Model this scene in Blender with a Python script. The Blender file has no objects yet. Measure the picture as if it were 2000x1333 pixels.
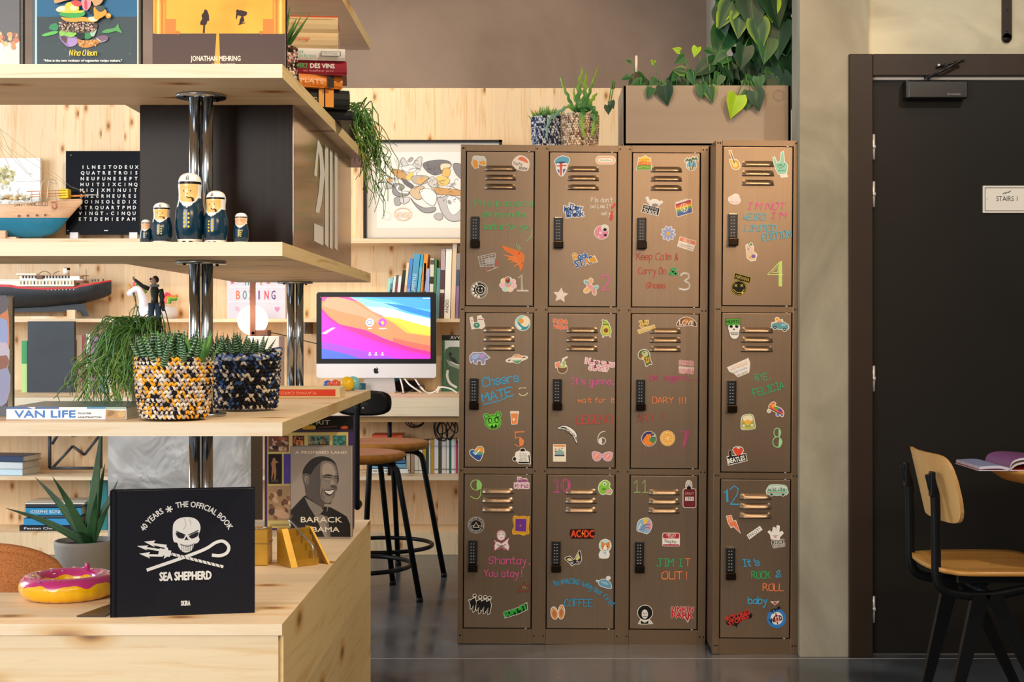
import bpy, bmesh, math, random
from mathutils import Vector, Matrix
from mathutils.geometry import tessellate_polygon
R = math.radians; PI = math.pi; TAU = 2 * math.pi
SC = bpy.context.scene; COL = SC.collection
rnd = random.Random(7)

# ---------------------------------------------------------------- camera
CZ, FPX, VX, VY = 1.134, 2800.0, 1037.0, 646.0     # eye height, focal length in pixels, vanishing point of the 2000 x 1333 frame
cam_d = bpy.data.cameras.new('camera'); cam = bpy.data.objects.new('camera', cam_d); COL.objects.link(cam)
cam.location = (0, 0, CZ); cam.rotation_euler = (R(90), 0, 0)
cam_d.sensor_width = 36; cam_d.lens = FPX / 2000 * 36
cam_d.shift_x = -(VX - 1000) / 2000; cam_d.shift_y = (VY - 666.5) / 2000
cam_d.clip_start = .05
SC.camera = cam
# ---------------------------------------------------------------- view
SC.view_settings.view_transform = 'Standard'; SC.view_settings.look = 'None'
SC.view_settings.exposure = 0.0; SC.view_settings.gamma = 1.0; SC.view_settings.use_curve_mapping = False
# ---------------------------------------------------------------- world: soft daylight outside the open glazed front behind the camera
wd = bpy.data.worlds.new('world'); SC.world = wd; wd.use_nodes = True
bg = wd.node_tree.nodes['Background']; bg.inputs[0].default_value = (.95, .97, 1, 1); bg.inputs[1].default_value = .8
# ---------------------------------------------------------------- lights
def area(name, loc, target, sx, sy, power, col):
    d = bpy.data.lights.new(name, 'AREA'); d.shape = 'RECTANGLE'; d.size = sx; d.size_y = sy; d.energy = power; d.color = col
    o = bpy.data.objects.new(name, d); COL.objects.link(o); o.location = loc
    o.rotation_euler = (Vector(target) - Vector(loc)).to_track_quat('-Z', 'Y').to_euler(); return o
def spot(name, loc, target, power, col, ang=60, blend=.6, rad=.06):
    d = bpy.data.lights.new(name, 'SPOT'); d.energy = power; d.color = col; d.spot_size = R(ang); d.spot_blend = blend; d.shadow_soft_size = rad
    o = bpy.data.objects.new(name, d); COL.objects.link(o); o.location = loc
    o.rotation_euler = (Vector(target) - Vector(loc)).to_track_quat('-Z', 'Y').to_euler(); return o
area('window_daylight', (-2.6, -1.6, 2.0), (-.7, 3.2, 1.0), 2.6, 2.2, 165, (1, .95, .89))
area('added_locker_glow', (1.6, -1.6, 2.62), (.6, 5.2, 1.6), 1.8, .5, 38, (1, .66, .36))  # added warm area light behind the camera, for the glow on the upper lockers
area('window_daylight_side', (-5.2, 5.2, 2.1), (.2, 7.2, 1.1), 2.2, 2.0, 135, (.8, .91, 1))
spot('ceiling_spot', (.15, 3.7, 3.15), (.35, 5.18, 1.55), 42, (1, .72, .42), 60)
spot('ceiling_spot', (1.0, 3.7, 3.15), (.74, 5.02, 1.65), 60, (1, .66, .34), 48)
spot('ceiling_spot', (-.1, 6.2, 3.15), (-.15, 8.1, 2.2), 70, (1, .8, .55), 70)
spot('ceiling_spot', (-1.6, 6.0, 3.15), (-1.7, 8.1, 2.1), 90, (1, .85, .65), 80)
spot('ceiling_spot', (-.2, 4.9, 3.15), (-.25, 7.3, .9), 80, (1, .84, .62), 60)
spot('ceiling_spot', (1.9, 2.6, 3.15), (1.4, 4.6, 1.1), 120, (1, .9, .76), 70)
spot('ceiling_spot', (1.3, 2.3, 3.15), (-.45, 3.4, 1.0), 190, (1, .84, .62), 72)
spot('ceiling_spot', (-.75, 1.5, 3.15), (-.75, 3.1, 1.0), 40, (1, .88, .72), 60)

# ---------------------------------------------------------------- helpers: colour and materials
def lin(h):
    h = h.lstrip('#')
    if len(h) == 3: h = ''.join(c * 2 for c in h)
    out = []
    for i in (0, 2, 4):
        c = int(h[i:i + 2], 16) / 255
        out.append(c / 12.92 if c <= .04045 else ((c + .055) / 1.055) ** 2.4)
    return out[0], out[1], out[2], 1
MATS = {}
def mat(hexc, rough=.5, metal=0, emit=0, coat=0, trans=0, alpha=1):
    key = (hexc, rough, metal, emit, coat, trans, alpha)
    if key in MATS: return MATS[key]
    m = bpy.data.materials.new('colour_' + hexc.strip('#')); m.use_nodes = True
    b = m.node_tree.nodes['Principled BSDF']
    b.inputs['Base Color'].default_value = lin(hexc); b.inputs['Roughness'].default_value = rough; b.inputs['Metallic'].default_value = metal
    if max(lin(hexc)[:3]) < .05 and not coat: b.inputs['Specular IOR Level'].default_value = .22
    if emit: b.inputs['Emission Color'].default_value = lin(hexc); b.inputs['Emission Strength'].default_value = emit
    if coat: b.inputs['Coat Weight'].default_value = coat; b.inputs['Coat Roughness'].default_value = .08
    if trans: b.inputs['Transmission Weight'].default_value = trans
    m.diffuse_color = lin(hexc); MATS[key] = m
    return m
class NT:
    def __init__(s, name):
        s.m = bpy.data.materials.new(name); s.m.use_nodes = True; s.t = s.m.node_tree; s.b = s.t.nodes['Principled BSDF']
    def n(s, typ, **kw):
        nd = s.t.nodes.new(typ)
        for k, v in kw.items():
            if k.startswith('i_'):
                key = k[2:]; key = int(key) if key.isdigit() else key.replace('_', ' ')
                nd.inputs[key].default_value = v
            else: setattr(nd, k, v)
        return nd
    def l(s, a, ao, b, bi): s.t.links.new(a.outputs[ao], b.inputs[bi])
    def ramp(s, src, out, stops):
        r = s.n('ShaderNodeValToRGB'); e = r.color_ramp.elements
        while len(e) < len(stops): e.new(.5)
        for el, (p, c) in zip(e, stops): el.position = p; el.color = lin(c) if isinstance(c, str) else (c, c, c, 1)
        s.l(src, out, r, 0); return r
    def mix(s, fac, fo, a, ao, b, bo, mode='MIX', f=None):
        x = s.n('ShaderNodeMix', data_type='RGBA', blend_type=mode)
        if fac: s.l(fac, fo, x, 0)
        else: x.inputs[0].default_value = f
        s.l(a, ao, x, 6); s.l(b, bo, x, 7); return x
    def noise(s, co, scale, detail=4, rough=.55, dist=0, sc=(1, 1, 1), out='Object'):
        mp = s.n('ShaderNodeMapping'); mp.inputs['Scale'].default_value = sc
        s.l(co, out, mp, 0)
        nz = s.n('ShaderNodeTexNoise', i_Scale=scale, i_Detail=detail, i_Roughness=rough, i_Distortion=dist); s.l(mp, 0, nz, 'Vector'); return nz
    def bump(s, src, out, strength=.2, dist=.002):
        bp = s.n('ShaderNodeBump', i_Strength=strength, i_Distance=dist); s.l(src, out, bp, 'Height'); s.l(bp, 0, s.b, 'Normal'); return bp
def pine(name, grain, across, light='#fae0bc', dark='#efc792', plank=.11, knots=1, rough=.5):
    """solid pine board: grain runs along axis `grain` (0 x, 1 y, 2 z), planks are glued side by side along axis `across`"""
    q = NT(name); co = q.n('ShaderNodeTexCoord')
    sep = q.n('ShaderNodeSeparateXYZ'); q.l(co, 'Object', sep, 0)
    dv = q.n('ShaderNodeMath', operation='DIVIDE', i_1=plank); q.l(sep, across, dv, 0)
    fl = q.n('ShaderNodeMath', operation='FLOOR'); q.l(dv, 0, fl, 0)
    wn = q.n('ShaderNodeTexWhiteNoise', noise_dimensions='1D'); q.l(fl, 0, wn, 'W')
    off = q.n('ShaderNodeVectorMath', operation='SCALE', i_Scale=7.0); q.l(wn, 'Color', off, 0)
    ad = q.n('ShaderNodeVectorMath', operation='ADD'); q.l(co, 'Object', ad, 0); q.l(off, 0, ad, 1)
    sc = [9, 9, 9]; sc[grain] = .55
    n1 = q.noise(ad, 4.2, 5, .6, 1.2, sc, 0)
    base = q.ramp(n1, 0, [(.3, dark), (.48, light), (.62, light), (.8, dark)])
    sc2 = [40, 40, 40]; sc2[grain] = .8
    n2 = q.noise(ad, 4, 2, .5, .3, sc2, 0)
    r2 = q.ramp(n2, 0, [(.3, .93), (.6, 1.0)])
    c1 = q.mix(None, 0, base, 0, r2, 0, 'MULTIPLY', .8)
    r3 = q.ramp(wn, 'Value', [(0, .86), (1, 1.0)])
    c2 = q.mix(None, 0, c1, 2, r3, 0, 'MULTIPLY', 1)
    if knots:
        mp = q.n('ShaderNodeMapping'); s3 = [8.5, 8.5, 8.5]; s3[grain] = 4.2; mp.inputs['Scale'].default_value = s3; q.l(ad, 0, mp, 0)
        s4 = q.n('ShaderNodeSeparateXYZ'); q.l(mp, 0, s4, 0); cb4 = q.n('ShaderNodeCombineXYZ'); q.l(s4, across, cb4, 0); q.l(s4, grain, cb4, 1)
        vo = q.n('ShaderNodeTexVoronoi', voronoi_dimensions='2D', i_Scale=.8 * knots, i_Randomness=1.0); q.l(cb4, 0, vo, 'Vector')
        sk = q.n('ShaderNodeSeparateColor'); q.l(vo, 'Color', sk, 0); gt_ = q.n('ShaderNodeMath', operation='LESS_THAN', i_1=.42); q.l(sk, 0, gt_, 0)
        dk_ = q.n('ShaderNodeMath', operation='ADD'); q.l(vo, 'Distance', dk_, 0); q.l(gt_, 0, dk_, 1)
        rk = q.ramp(dk_, 0, [(.03, '#7a5230'), (.06, '#b98a58'), (.1, '#ecd2a8'), (.2, '#ffffff')])
        c2 = q.mix(None, 0, c2, 2, rk, 0, 'MULTIPLY', .85)
    fr = q.n('ShaderNodeMath', operation='FRACT'); q.l(dv, 0, fr, 0)
    rs = q.ramp(fr, 0, [(0, .72), (.02, 1.0)])
    c3 = q.mix(None, 0, c2, 2, rs, 0, 'MULTIPLY', .5)
    q.l(c3, 2, q.b, 'Base Color'); q.b.inputs['Roughness'].default_value = rough; q.bump(n1, 0, .12, .001)
    return q.m
def mottled(name, stops, scale, rough=.8, metal=0, detail=6, bump=.1, sc=(1, 1, 1), dist=0, rr=None, bd=.003, spec=.5):
    q = NT(name); co = q.n('ShaderNodeTexCoord'); n1 = q.noise(co, scale, detail, .6, dist, sc)
    r = q.ramp(n1, 0, stops); q.l(r, 0, q.b, 'Base Color')
    q.b.inputs['Roughness'].default_value = rough; q.b.inputs['Metallic'].default_value = metal; q.b.inputs['Specular IOR Level'].default_value = spec
    if rr: q.l(q.ramp(n1, 0, [(.3, rr[0]), (.7, rr[1])]), 0, q.b, 'Roughness')
    if bump: q.bump(n1, 0, bump, bd)
    return q.m

# ---------------------------------------------------------------- helpers: points, meshes
def W(px, py, D): return Vector(((px - VX) * D / FPX, D, CZ - (py - VY) * D / FPX))
def X(px, D): return (px - VX) * D / FPX
def Z(py, D): return CZ - (py - VY) * D / FPX
def tag(o, label=None, cat=None, group=None, kind=None):
    if label: o['label'] = label
    if cat: o['category'] = cat
    if group: o['group'] = group
    if kind: o['kind'] = kind
    return o
def thing(name, label, cat, loc=(0, 0, 0), rz=0, group=None, ry=0):
    o = bpy.data.objects.new(name, None); COL.objects.link(o); o.empty_display_size = .02
    o.location = loc; o.rotation_euler = (0, ry, rz)
    return tag(o, label, cat, group)
def xf(o): return Matrix.Translation(o.location) @ o.rotation_euler.to_matrix().to_4x4()
class MB:
    def __init__(s): s.v = []; s.f = []; s.m = []; s.uv = {}; s.sm = []
    def add(s, verts, faces, m, smooth=False):
        b = len(s.v); s.v += [Vector(p) for p in verts]
        for i, f in enumerate(faces):
            s.f.append([b + k for k in f]); s.m.append(m[i] if isinstance(m, list) else m); s.sm.append(smooth)
        return b
    def box(s, x0, x1, y0, y1, z0, z1, m, M=None, bev=0):
        if bev:
            bm = bmesh.new(); bmesh.ops.create_cube(bm, size=1)
            for v in bm.verts: v.co = ((x0 + x1) / 2 + v.co.x * (x1 - x0), (y0 + y1) / 2 + v.co.y * (y1 - y0), (z0 + z1) / 2 + v.co.z * (z1 - z0))
            bmesh.ops.bevel(bm, geom=bm.edges[:], offset=bev, segments=2, affect='EDGES', profile=.5)
            vs = [v.co.copy() for v in bm.verts]; bm.verts.index_update(); fs = [[v.index for v in f.verts] for f in bm.faces]; bm.free()
        else:
            vs = [Vector((x, y, z)) for x in (x0, x1) for y in (y0, y1) for z in (z0, z1)]
            fs = [(0, 1, 3, 2), (4, 6, 7, 5), (0, 4, 5, 1), (2, 3, 7, 6), (0, 2, 6, 4), (1, 5, 7, 3)]
        if M: vs = [M @ p for p in vs]
        s.add(vs, fs, m); return s
    def lathe(s, prof, m, n=32, c=(0, 0, 0), M=None, fn=None, smooth=True, cap=True):
        """prof: list of (r, z); m: material or fn(angle, t, z)->material"""
        vs = []; fs = []; ms = []
        for r, z in prof:
            for k in range(n):
                a = TAU * k / n; p = Vector((r * math.cos(a), r * math.sin(a), z))
                if fn: p = fn(p, a, z)
                vs.append(p)
        for i in range(len(prof) - 1):
            for k in range(n):
                fs.append((i * n + k, i * n + (k + 1) % n, (i + 1) * n + (k + 1) % n, (i + 1) * n + k))
                ms.append(m((k + .5) / n * TAU, (prof[i][1] + prof[i + 1][1]) / 2) if callable(m) else m)
        if cap:
            if prof[0][0] > 1e-6: fs.append(tuple(range(n - 1, -1, -1))); ms.append(ms[0])
            if prof[-1][0] > 1e-6: fs.append(tuple((len(prof) - 1) * n + k for k in range(n))); ms.append(ms[-1])
        vs = [Vector(c) + p for p in vs]
        if M: vs = [M @ p for p in vs]
        s.add(vs, fs, ms, smooth); return s
    def tube(s, pts, r, m, n=8, closed=False, r2=None, flat=None, up=None, smooth=True):
        """r may be a list; flat=(w,h) makes an oval bar"""
        pts = [Vector(p) for p in pts]; N = len(pts); vs = []
        rr = r if isinstance(r, (list, tuple)) else [r + ((r2 if r2 is not None else r) - r) * i / max(1, N - 1) for i in range(N)]
        prev = None
        for i, p in enumerate(pts):
            a = pts[i - 1] if (i or closed) else p; b = pts[(i + 1) % N] if (i < N - 1 or closed) else p
            t = (b - a).normalized() if (b - a).length > 1e-9 else Vector((0, 0, 1))
            if prev is None:
                u = Vector(up) if up else (Vector((0, 0, 1)) if abs(t.z) < .9 else Vector((1, 0, 0)))
            else: u = prev
            u = (u - t * u.dot(t)).normalized(); prev = u; w = t.cross(u)
            for k in range(n):
                an = TAU * (k + .5) / n; fx, fy = flat if flat else (1, 1)
                vs.append(p + u * (math.cos(an) * rr[i] * fy) + w * (math.sin(an) * rr[i] * fx))
        fs = []
        for i in range(N if closed else N - 1):
            j = (i + 1) % N
            for k in range(n): fs.append((i * n + k, i * n + (k + 1) % n, j * n + (k + 1) % n, j * n + k))
        if not closed: fs.append(tuple(range(n - 1, -1, -1))); fs.append(tuple((N - 1) * n + k for k in range(n)))
        s.add(vs, fs, m, smooth); return s
    def ball(s, c, r, m, n=12, k=8, sc=(1, 1, 1), M=None):
        prof = [(math.sin(PI * i / k) * r, -math.cos(PI * i / k) * r) for i in range(k + 1)]
        prof[0] = (1e-5, -r); prof[-1] = (1e-5, r)
        T = Matrix.Translation(c) @ (M or Matrix()) @ Matrix.Diagonal((*sc, 1))
        return s.lathe(prof, m, n, M=T, cap=False)
    def prism(s, outline, y0, y1, m, fr=None, mside=None):
        """outline: 2D points (x,z) extruded from y0 to y1; fr maps (x,y,z)"""
        o = [Vector((p[0], p[1], 0)) for p in outline]; n = len(o)
        tri = tessellate_polygon([o])
        P = fr or (lambda x, y, z: Vector((x, y, z)))
        vs = [P(p.x, y0, p.y) for p in o] + [P(p.x, y1, p.y) for p in o]
        fs = [tuple(t) for t in tri] + [tuple(n + i for i in reversed(t)) for t in tri]
        ms = [m] * len(fs)
        for i in range(n): fs.append((i, (i + 1) % n, n + (i + 1) % n, n + i)); ms.append(mside or m)
        s.add(vs, fs, ms); return s
    def grid(s, rows, m, smooth=True, closed=False):
        n = len(rows[0]); vs = [p for r in rows for p in r]; fs = []; ms = []
        for i in range(len(rows) - 1):
            for k in range(n if closed else n - 1):
                k2 = (k + 1) % n; fs.append((i * n + k, i * n + k2, (i + 1) * n + k2, (i + 1) * n + k))
                ms.append(m(i, k) if callable(m) else m)
        s.add(vs, fs, ms, smooth); return s
    def build(s, name, parent=None, local=False, org=None, fixn=True):
        me = bpy.data.meshes.new(name); o = bpy.data.objects.new(name, me); COL.objects.link(o)
        vs = s.v
        if parent is not None:
            o.parent = parent
            if not local:
                chain = parent; M = xf(chain)
                while chain.parent is not None: chain = chain.parent; M = xf(chain) @ M
                I = M.inverted(); vs = [I @ p for p in vs]
        elif org is not None:
            o.location = org; vs = [p - Vector(org) for p in vs] if not local else vs
        me.from_pydata([tuple(p) for p in vs], [], s.f)
        slots = []
        for m in s.m:
            if m not in slots: slots.append(m)
        for m in slots: me.materials.append(m)
        idx = {m: i for i, m in enumerate(slots)}
        me.polygons.foreach_set('material_index', [idx[m] for m in s.m])
        me.polygons.foreach_set('use_smooth', s.sm)
        if s.uv:
            ul = me.uv_layers.new(name='UVMap')
            for p in me.polygons:
                for li in p.loop_indices:
                    ul.data[li].uv = s.uv.get(me.loops[li].vertex_index, (0, 0))
        me.update()
        if fixn and not getattr(s, 'flatart', False):
            bm = bmesh.new(); bm.from_mesh(me); bmesh.ops.recalc_face_normals(bm, faces=bm.faces); bm.to_mesh(me); bm.free()
        return o
def copy_tree(o, loc=None, rz=None, label=None):
    c = o.copy(); COL.objects.link(c)
    for ch in [x for x in COL.objects if x.parent == o]:
        d = ch.copy(); COL.objects.link(d); d.parent = c
        for g in [x for x in COL.objects if x.parent == ch]:
            e = g.copy(); COL.objects.link(e); e.parent = d
    if loc is not None: c.location = loc
    if rz is not None: c.rotation_euler[2] = rz
    if label: c['label'] = label
    return c
def spline(pts, n=8, closed=False):
    """Catmull-Rom through points (any dimension)"""
    P = [Vector(p) for p in pts]; N = len(P); out = []
    for i in range(N if closed else N - 1):
        a, b, c, d = (P[(i + k) % N] if closed else P[min(max(i + k, 0), N - 1)] for k in (-1, 0, 1, 2))
        for k in range(n):
            t = k / n; out.append(.5 * ((2 * b) + (c - a) * t + (2 * a - 5 * b + 4 * c - d) * t * t + (3 * b - a - 3 * c + d) * t ** 3))
    if not closed: out.append(P[-1])
    return out

# ---------------------------------------------------------------- helpers: printed / painted flat graphics on real surfaces
HF = {  # single stroke hand lettering: x 0-6, y 0-9 (baseline 3, x height 7, capitals 9)
'A': '033963 1555', 'B': '0309 093958473606 065564534303', 'C': '68593918070413335364', 'D': '0309 093968644303', 'E': '69090363 0646', 'F': '690903 0646', 'G': '685939180704133353646545', 'H': '0309 0666 6963', 'I': '1959 3933 1353', 'J': '2969 4944331304', 'K': '0309 6905 2763', 'L': '090353', 'M': '0309366963', 'N': '03096369', 'O': '3918070413335364675939', 'P': '0309 093958473606', 'Q': '3918070413335364675939 3563', 'R': '0309 093958473606 3663', 'S': '685939180716465554331304', 'T': '0969 3933', 'U': '09041333536469', 'V': '093369', 'W': '0913365369', 'X': '0963 6903', 'Y': '0936 6936 3633', 'Z': '09690363', 'a': '5737160413335457 5753', 'b': '0903 0527475654431304', 'c': '5637170604133354', 'd': '5737160413335455 5953', 'e': '05555647270604133354', 'f': '59492823 0747', 'g': '5737160413335457 57514001', 'h': '0903 0627475653', 'i': '3733 3839', 'j': '37312001 3839', 'k': '0903 5705 2653', 'l': '393443', 'm': '0703 06273633 36576663', 'n': '0703 0627475653', 'o': '270604133344564727', 'p': '0700 0627475644331304', 'q': '5737160413335457 5750', 'r': '0703 06274757', 's': '56371706154554431304', 't': '29243343 0747', 'u': '0704133354 5753', 'v': '073357', 'w': '0713365367', 'x': '0357 0753', 'y': '0734 572000', 'z': '07570353', '!': '3935 3433', "'": '3937', '.': '3334', ',': '343322', '-': '1646', '&': '53172839483604133355', '?': '081939575635 3433'}
TXT = {}
def text_mesh(t):
    if t not in TXT:
        c = bpy.data.curves.new('lettering', 'FONT'); c.body = t; c.resolution_u = 2; c.size = 1
        o = bpy.data.objects.new('lettering', c); me = o.to_mesh()
        v = [(p.co.x, p.co.y) for p in me.vertices]; f = [tuple(p.vertices) for p in me.polygons]
        o.to_mesh_clear(); bpy.data.objects.remove(o); bpy.data.curves.remove(c); TXT[t] = (v, f)
    return TXT[t]
class G:
    """flat artwork on a surface: frame(u, v, h) -> point; u to the right, v DOWN, h out of the surface"""
    def __init__(s, frame, h0=.0004, dh=.00004, border=0, bcol='#fbfaf6', rough=.45):
        s.fr = frame; s.h = h0; s.dh = dh; s.items = []; s.mb = MB(); s.mb.flatart = True; s.border = border; s.bc = bcol; s.rough = rough
    def M(s, c): return c if not isinstance(c, str) else mat(c, s.rough)
    def _poly(s, pts, c):
        if len(pts) < 3: return
        o = [Vector((p[0], p[1], 0)) for p in pts]; tri = tessellate_polygon([o]); s.h += s.dh
        out = []
        for t in tri:
            a, b, d = (o[i] for i in t)
            cr = (b.x - a.x) * (d.y - a.y) - (b.y - a.y) * (d.x - a.x)
            if abs(cr) < 1e-12: continue
            out.append(tuple(t) if cr < 0 else (t[0], t[2], t[1]))
        s.mb.add([s.fr(p.x, p.y, s.h) for p in o], out, s.M(c))
    def _ribbon(s, pts, w, c, closed=False):
        P = [Vector((p[0], p[1])) for p in pts]
        Q = [P[0]]
        for p in P[1:]:
            if (p - Q[-1]).length > 1e-7: Q.append(p)
        if closed and len(Q) > 2 and (Q[0] - Q[-1]).length < 1e-7: Q.pop()
        N = len(Q)
        if N < 2: return
        s.h += s.dh; vs = []
        for i, p in enumerate(Q):
            a = Q[i - 1] if (i or closed) else p; b = Q[(i + 1) % N] if (i < N - 1 or closed) else p
            d1 = (p - a); d2 = (b - p); d1 = d1.normalized() if d1.length else d2.normalized(); d2 = d2.normalized() if d2.length else d1
            t = d1 + d2; t = t.normalized() if t.length > .2 else d1
            nn = Vector((-t.y, t.x)); k = min(1.6, 1 / max(.4, abs(nn.dot(Vector((-d1.y, d1.x))))))
            e = Vector((0, 0))
            if not closed and i == 0: e = -d2 * w * .4
            if not closed and i == N - 1: e = d1 * w * .4
            vs += [p + e + nn * w / 2 * k, p + e - nn * w / 2 * k]
        fs = []
        for i in range(N if closed else N - 1):
            j = (i + 1) % N; fs.append((2 * i + 1, 2 * i, 2 * j, 2 * j + 1))
        s.mb.add([s.fr(p.x, p.y, s.h) for p in vs], [tuple(reversed(f)) for f in fs], s.M(c))
    def poly(s, pts, c, sm=0):
        if sm: pts = [(p.x, p.y) for p in spline([(a, b, 0) for a, b in pts], sm, True)]
        s.items.append(('p', pts, c)); return s
    def rect(s, x0, y0, x1, y1, c, r=0):
        if not r: return s.poly([(x0, y0), (x1, y0), (x1, y1), (x0, y1)], c)
        p = []
        for cx, cy, a in ((x1 - r, y0 + r, -90), (x1 - r, y1 - r, 0), (x0 + r, y1 - r, 90), (x0 + r, y0 + r, 180)):
            p += [(cx + r * math.cos(R(a + k * 22.5)), cy + r * math.sin(R(a + k * 22.5))) for k in range(5)]
        return s.poly(p, c)
    def ell(s, cx, cy, rx, ry, c, rot=0, n=20, a0=0, a1=360):
        q = R(rot); p = []
        full = a1 - a0 >= 360
        for k in range(n + (0 if full else 1)):
            a = R(a0 + (a1 - a0) * k / n); x, y = rx * math.cos(a), ry * math.sin(a)
            p.append((cx + x * math.cos(q) - y * math.sin(q), cy + x * math.sin(q) + y * math.cos(q)))
        return s.poly(p, c)
    def st(s, pts, w, c, sm=0, closed=False):
        if sm: pts = [(p.x, p.y) for p in spline([(a, b, 0) for a, b in pts], sm, closed)]
        s.items.append(('s', pts, w, c, closed)); return s
    def ring(s, cx, cy, rx, ry, w, c, rot=0, n=24, a0=0, a1=360):
        q = R(rot); p = []; full = a1 - a0 >= 360
        for k in range(n + (0 if full else 1)):
            a = R(a0 + (a1 - a0) * k / n); x, y = rx * math.cos(a), ry * math.sin(a)
            p.append((cx + x * math.cos(q) - y * math.sin(q), cy + x * math.sin(q) + y * math.cos(q)))
        s.items.append(('s', p, w, c, full)); return s
    def txt(s, t, x, y, h, c, w=None, rot=0, al='L', shear=0, fat=0, warp=None):
        """printed text, cap height h, baseline at y; w fits the width"""
        s.items.append(('t', t, x, y, h, c, w, rot, al, shear, fat, warp)); return s
    def hand(s, t, x, y, h, c, w=None, sw=1.2, rot=0, shear=0, sm=3, warp=None, adv=7.2):
        """hand written chalk text: cap height h, baseline y"""
        k = h / 6.0; cx = 0; strokes = []; sw *= .82
        for ch in t:
            if ch == ' ': cx += 4.5; continue
            xs = [0]
            for tok in HF.get(ch, '').split():
                tok = tok if len(tok) % 2 == 0 else tok[:-1]
                pts = [(int(tok[i]), int(tok[i + 1])) for i in range(0, len(tok), 2)]
                if len(pts) < 2: continue
                xs += [p[0] for p in pts]
                strokes.append([(cx + p[0], p[1] - 3) for p in pts])
            cx += (max(xs) + 1.6) if ch not in "il.'!,I" else max(xs) + (1.0 if ch != 'I' else 1.2)
        kx = k if not w else w / max(1, cx - 1.6); q = R(rot)
        for p in strokes:
            if sm and len(p) > 2: p = [(a.x, a.y) for a in spline([(u, v, 0) for u, v in p], sm)]
            out = []
            for u, v in p:
                a = u * kx + v * k * shear; b = -v * k
                if warp: out.append(warp(a, b, x, y))
                else: out.append((x + a * math.cos(q) - b * math.sin(q), y + a * math.sin(q) + b * math.cos(q)))
            s.items.append(('s', out, sw, c, False))
        return s
    def _text(s, it, grow=0, col=None):
        _, t, x, y, h, c, w, rot, al, shear, fat, warp = it
        v, f = text_mesh(t)
        if not v: return
        xs = [p[0] for p in v]; x0, x1 = min(xs), max(xs); k = h / .682; kx = k if not w else w / max(1e-6, x1 - x0)
        wid = (x1 - x0) * kx; o = {'L': 0, 'C': -wid / 2, 'R': -wid}[al]; q = R(rot)
        def T(px, py):
            a = (px - x0) * kx + o + py * k * shear; b = -py * k
            if warp: return warp(a, b, x, y)
            return x + a * math.cos(q) - b * math.sin(q), y + a * math.sin(q) + b * math.cos(q)
        offs = [(0, 0)] if not fat else [(-fat, 0), (fat, 0), (0, fat), (0, -fat)]
        for dx, dy in offs:
            s.h += s.dh; pts = [T(*p) for p in v]
            ff = []
            for fc in f:
                a, b, d = (pts[i] for i in fc[:3]); cr = (b[0] - a[0]) * (d[1] - a[1]) - (b[1] - a[1]) * (d[0] - a[0])
                ff.append(fc if cr < 0 else tuple(reversed(fc)))
            s.mb.add([s.fr(p[0] + dx, p[1] + dy, s.h) for p in pts], ff, s.M(col or c))
    def done(s, name, parent=None, label=None, org=None):
        if s.border:
            for it in s.items:
                b = s.border
                if it[0] == 'p': s._poly(it[1], s.bc); s._ribbon(it[1], 2 * b, s.bc, True)
                elif it[0] == 's': s._ribbon(it[1], it[2] + 2 * b, s.bc, it[4])
                elif it[0] == 't': s._text(it[:10] + (b, it[11]), col=s.bc)
        for it in s.items:
            if it[0] == 'p': s._poly(it[1], it[2])
            elif it[0] == 's': s._ribbon(it[1], it[2], it[3], it[4])
            else: s._text(it)
        o = s.mb.build(name, parent, org=org)
        if label: o['label'] = label
        return o
def front(D):           # surface facing the camera at depth D, in photo pixels
    return lambda u, v, h: Vector(((u - VX) * D / FPX, D - h, CZ - (v - VY) * D / FPX))
def arc(cx, cy, r, a0, dirn=1):
    """text warp along a circle: a0 start angle (deg, 0 = right, -90 = top), clockwise if dirn 1"""
    def f(a, b, x, y):
        t = R(a0) + dirn * a / r; rr = r - b * dirn
        return cx + rr * math.cos(t), cy + rr * math.sin(t)
    return f
# ---------------------------------------------------------------- materials of the place
PX = pine('pine_grain_x', 0, 1); PY = pine('pine_grain_y', 1, 0); PZ = pine('pine_grain_z', 2, 0, '#fadbb0', '#eec089', .13, 1.35)
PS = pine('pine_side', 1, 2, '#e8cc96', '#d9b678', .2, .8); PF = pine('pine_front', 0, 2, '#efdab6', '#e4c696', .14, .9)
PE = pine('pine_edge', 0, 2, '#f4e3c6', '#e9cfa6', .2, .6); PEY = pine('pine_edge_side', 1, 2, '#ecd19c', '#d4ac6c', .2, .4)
CONC = mottled('concrete', [(.3, '#807c6c'), (.5, '#959080'), (.66, '#a4a08e'), (.8, '#888474')], 3.4, .85, 0, 12, .3, (1, 1, .45), .9)
CONC2 = mottled('concrete_light', [(.3, '#b3ab92'), (.5, '#ccc4aa'), (.7, '#dad2b8'), (.85, '#bcb398')], 3.6, .85, 0, 12, .35, (.5, 1, 1.5), 1.1)
PLAS = mottled('taupe_plaster', [(.3, '#7f6b5c'), (.55, '#8c7768'), (.8, '#958071')], 1.4, .7, 0, 7, .08, (1, 1, 1), 1.5)
FLR = mottled('polished_concrete', [(.3, '#3b3f45'), (.5, '#4b5057'), (.62, '#585d64'), (.8, '#43484e')], 1.7, .3, 0, 9, .02, (1, 1, 1), 1.2, (.13, .28))
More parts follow.
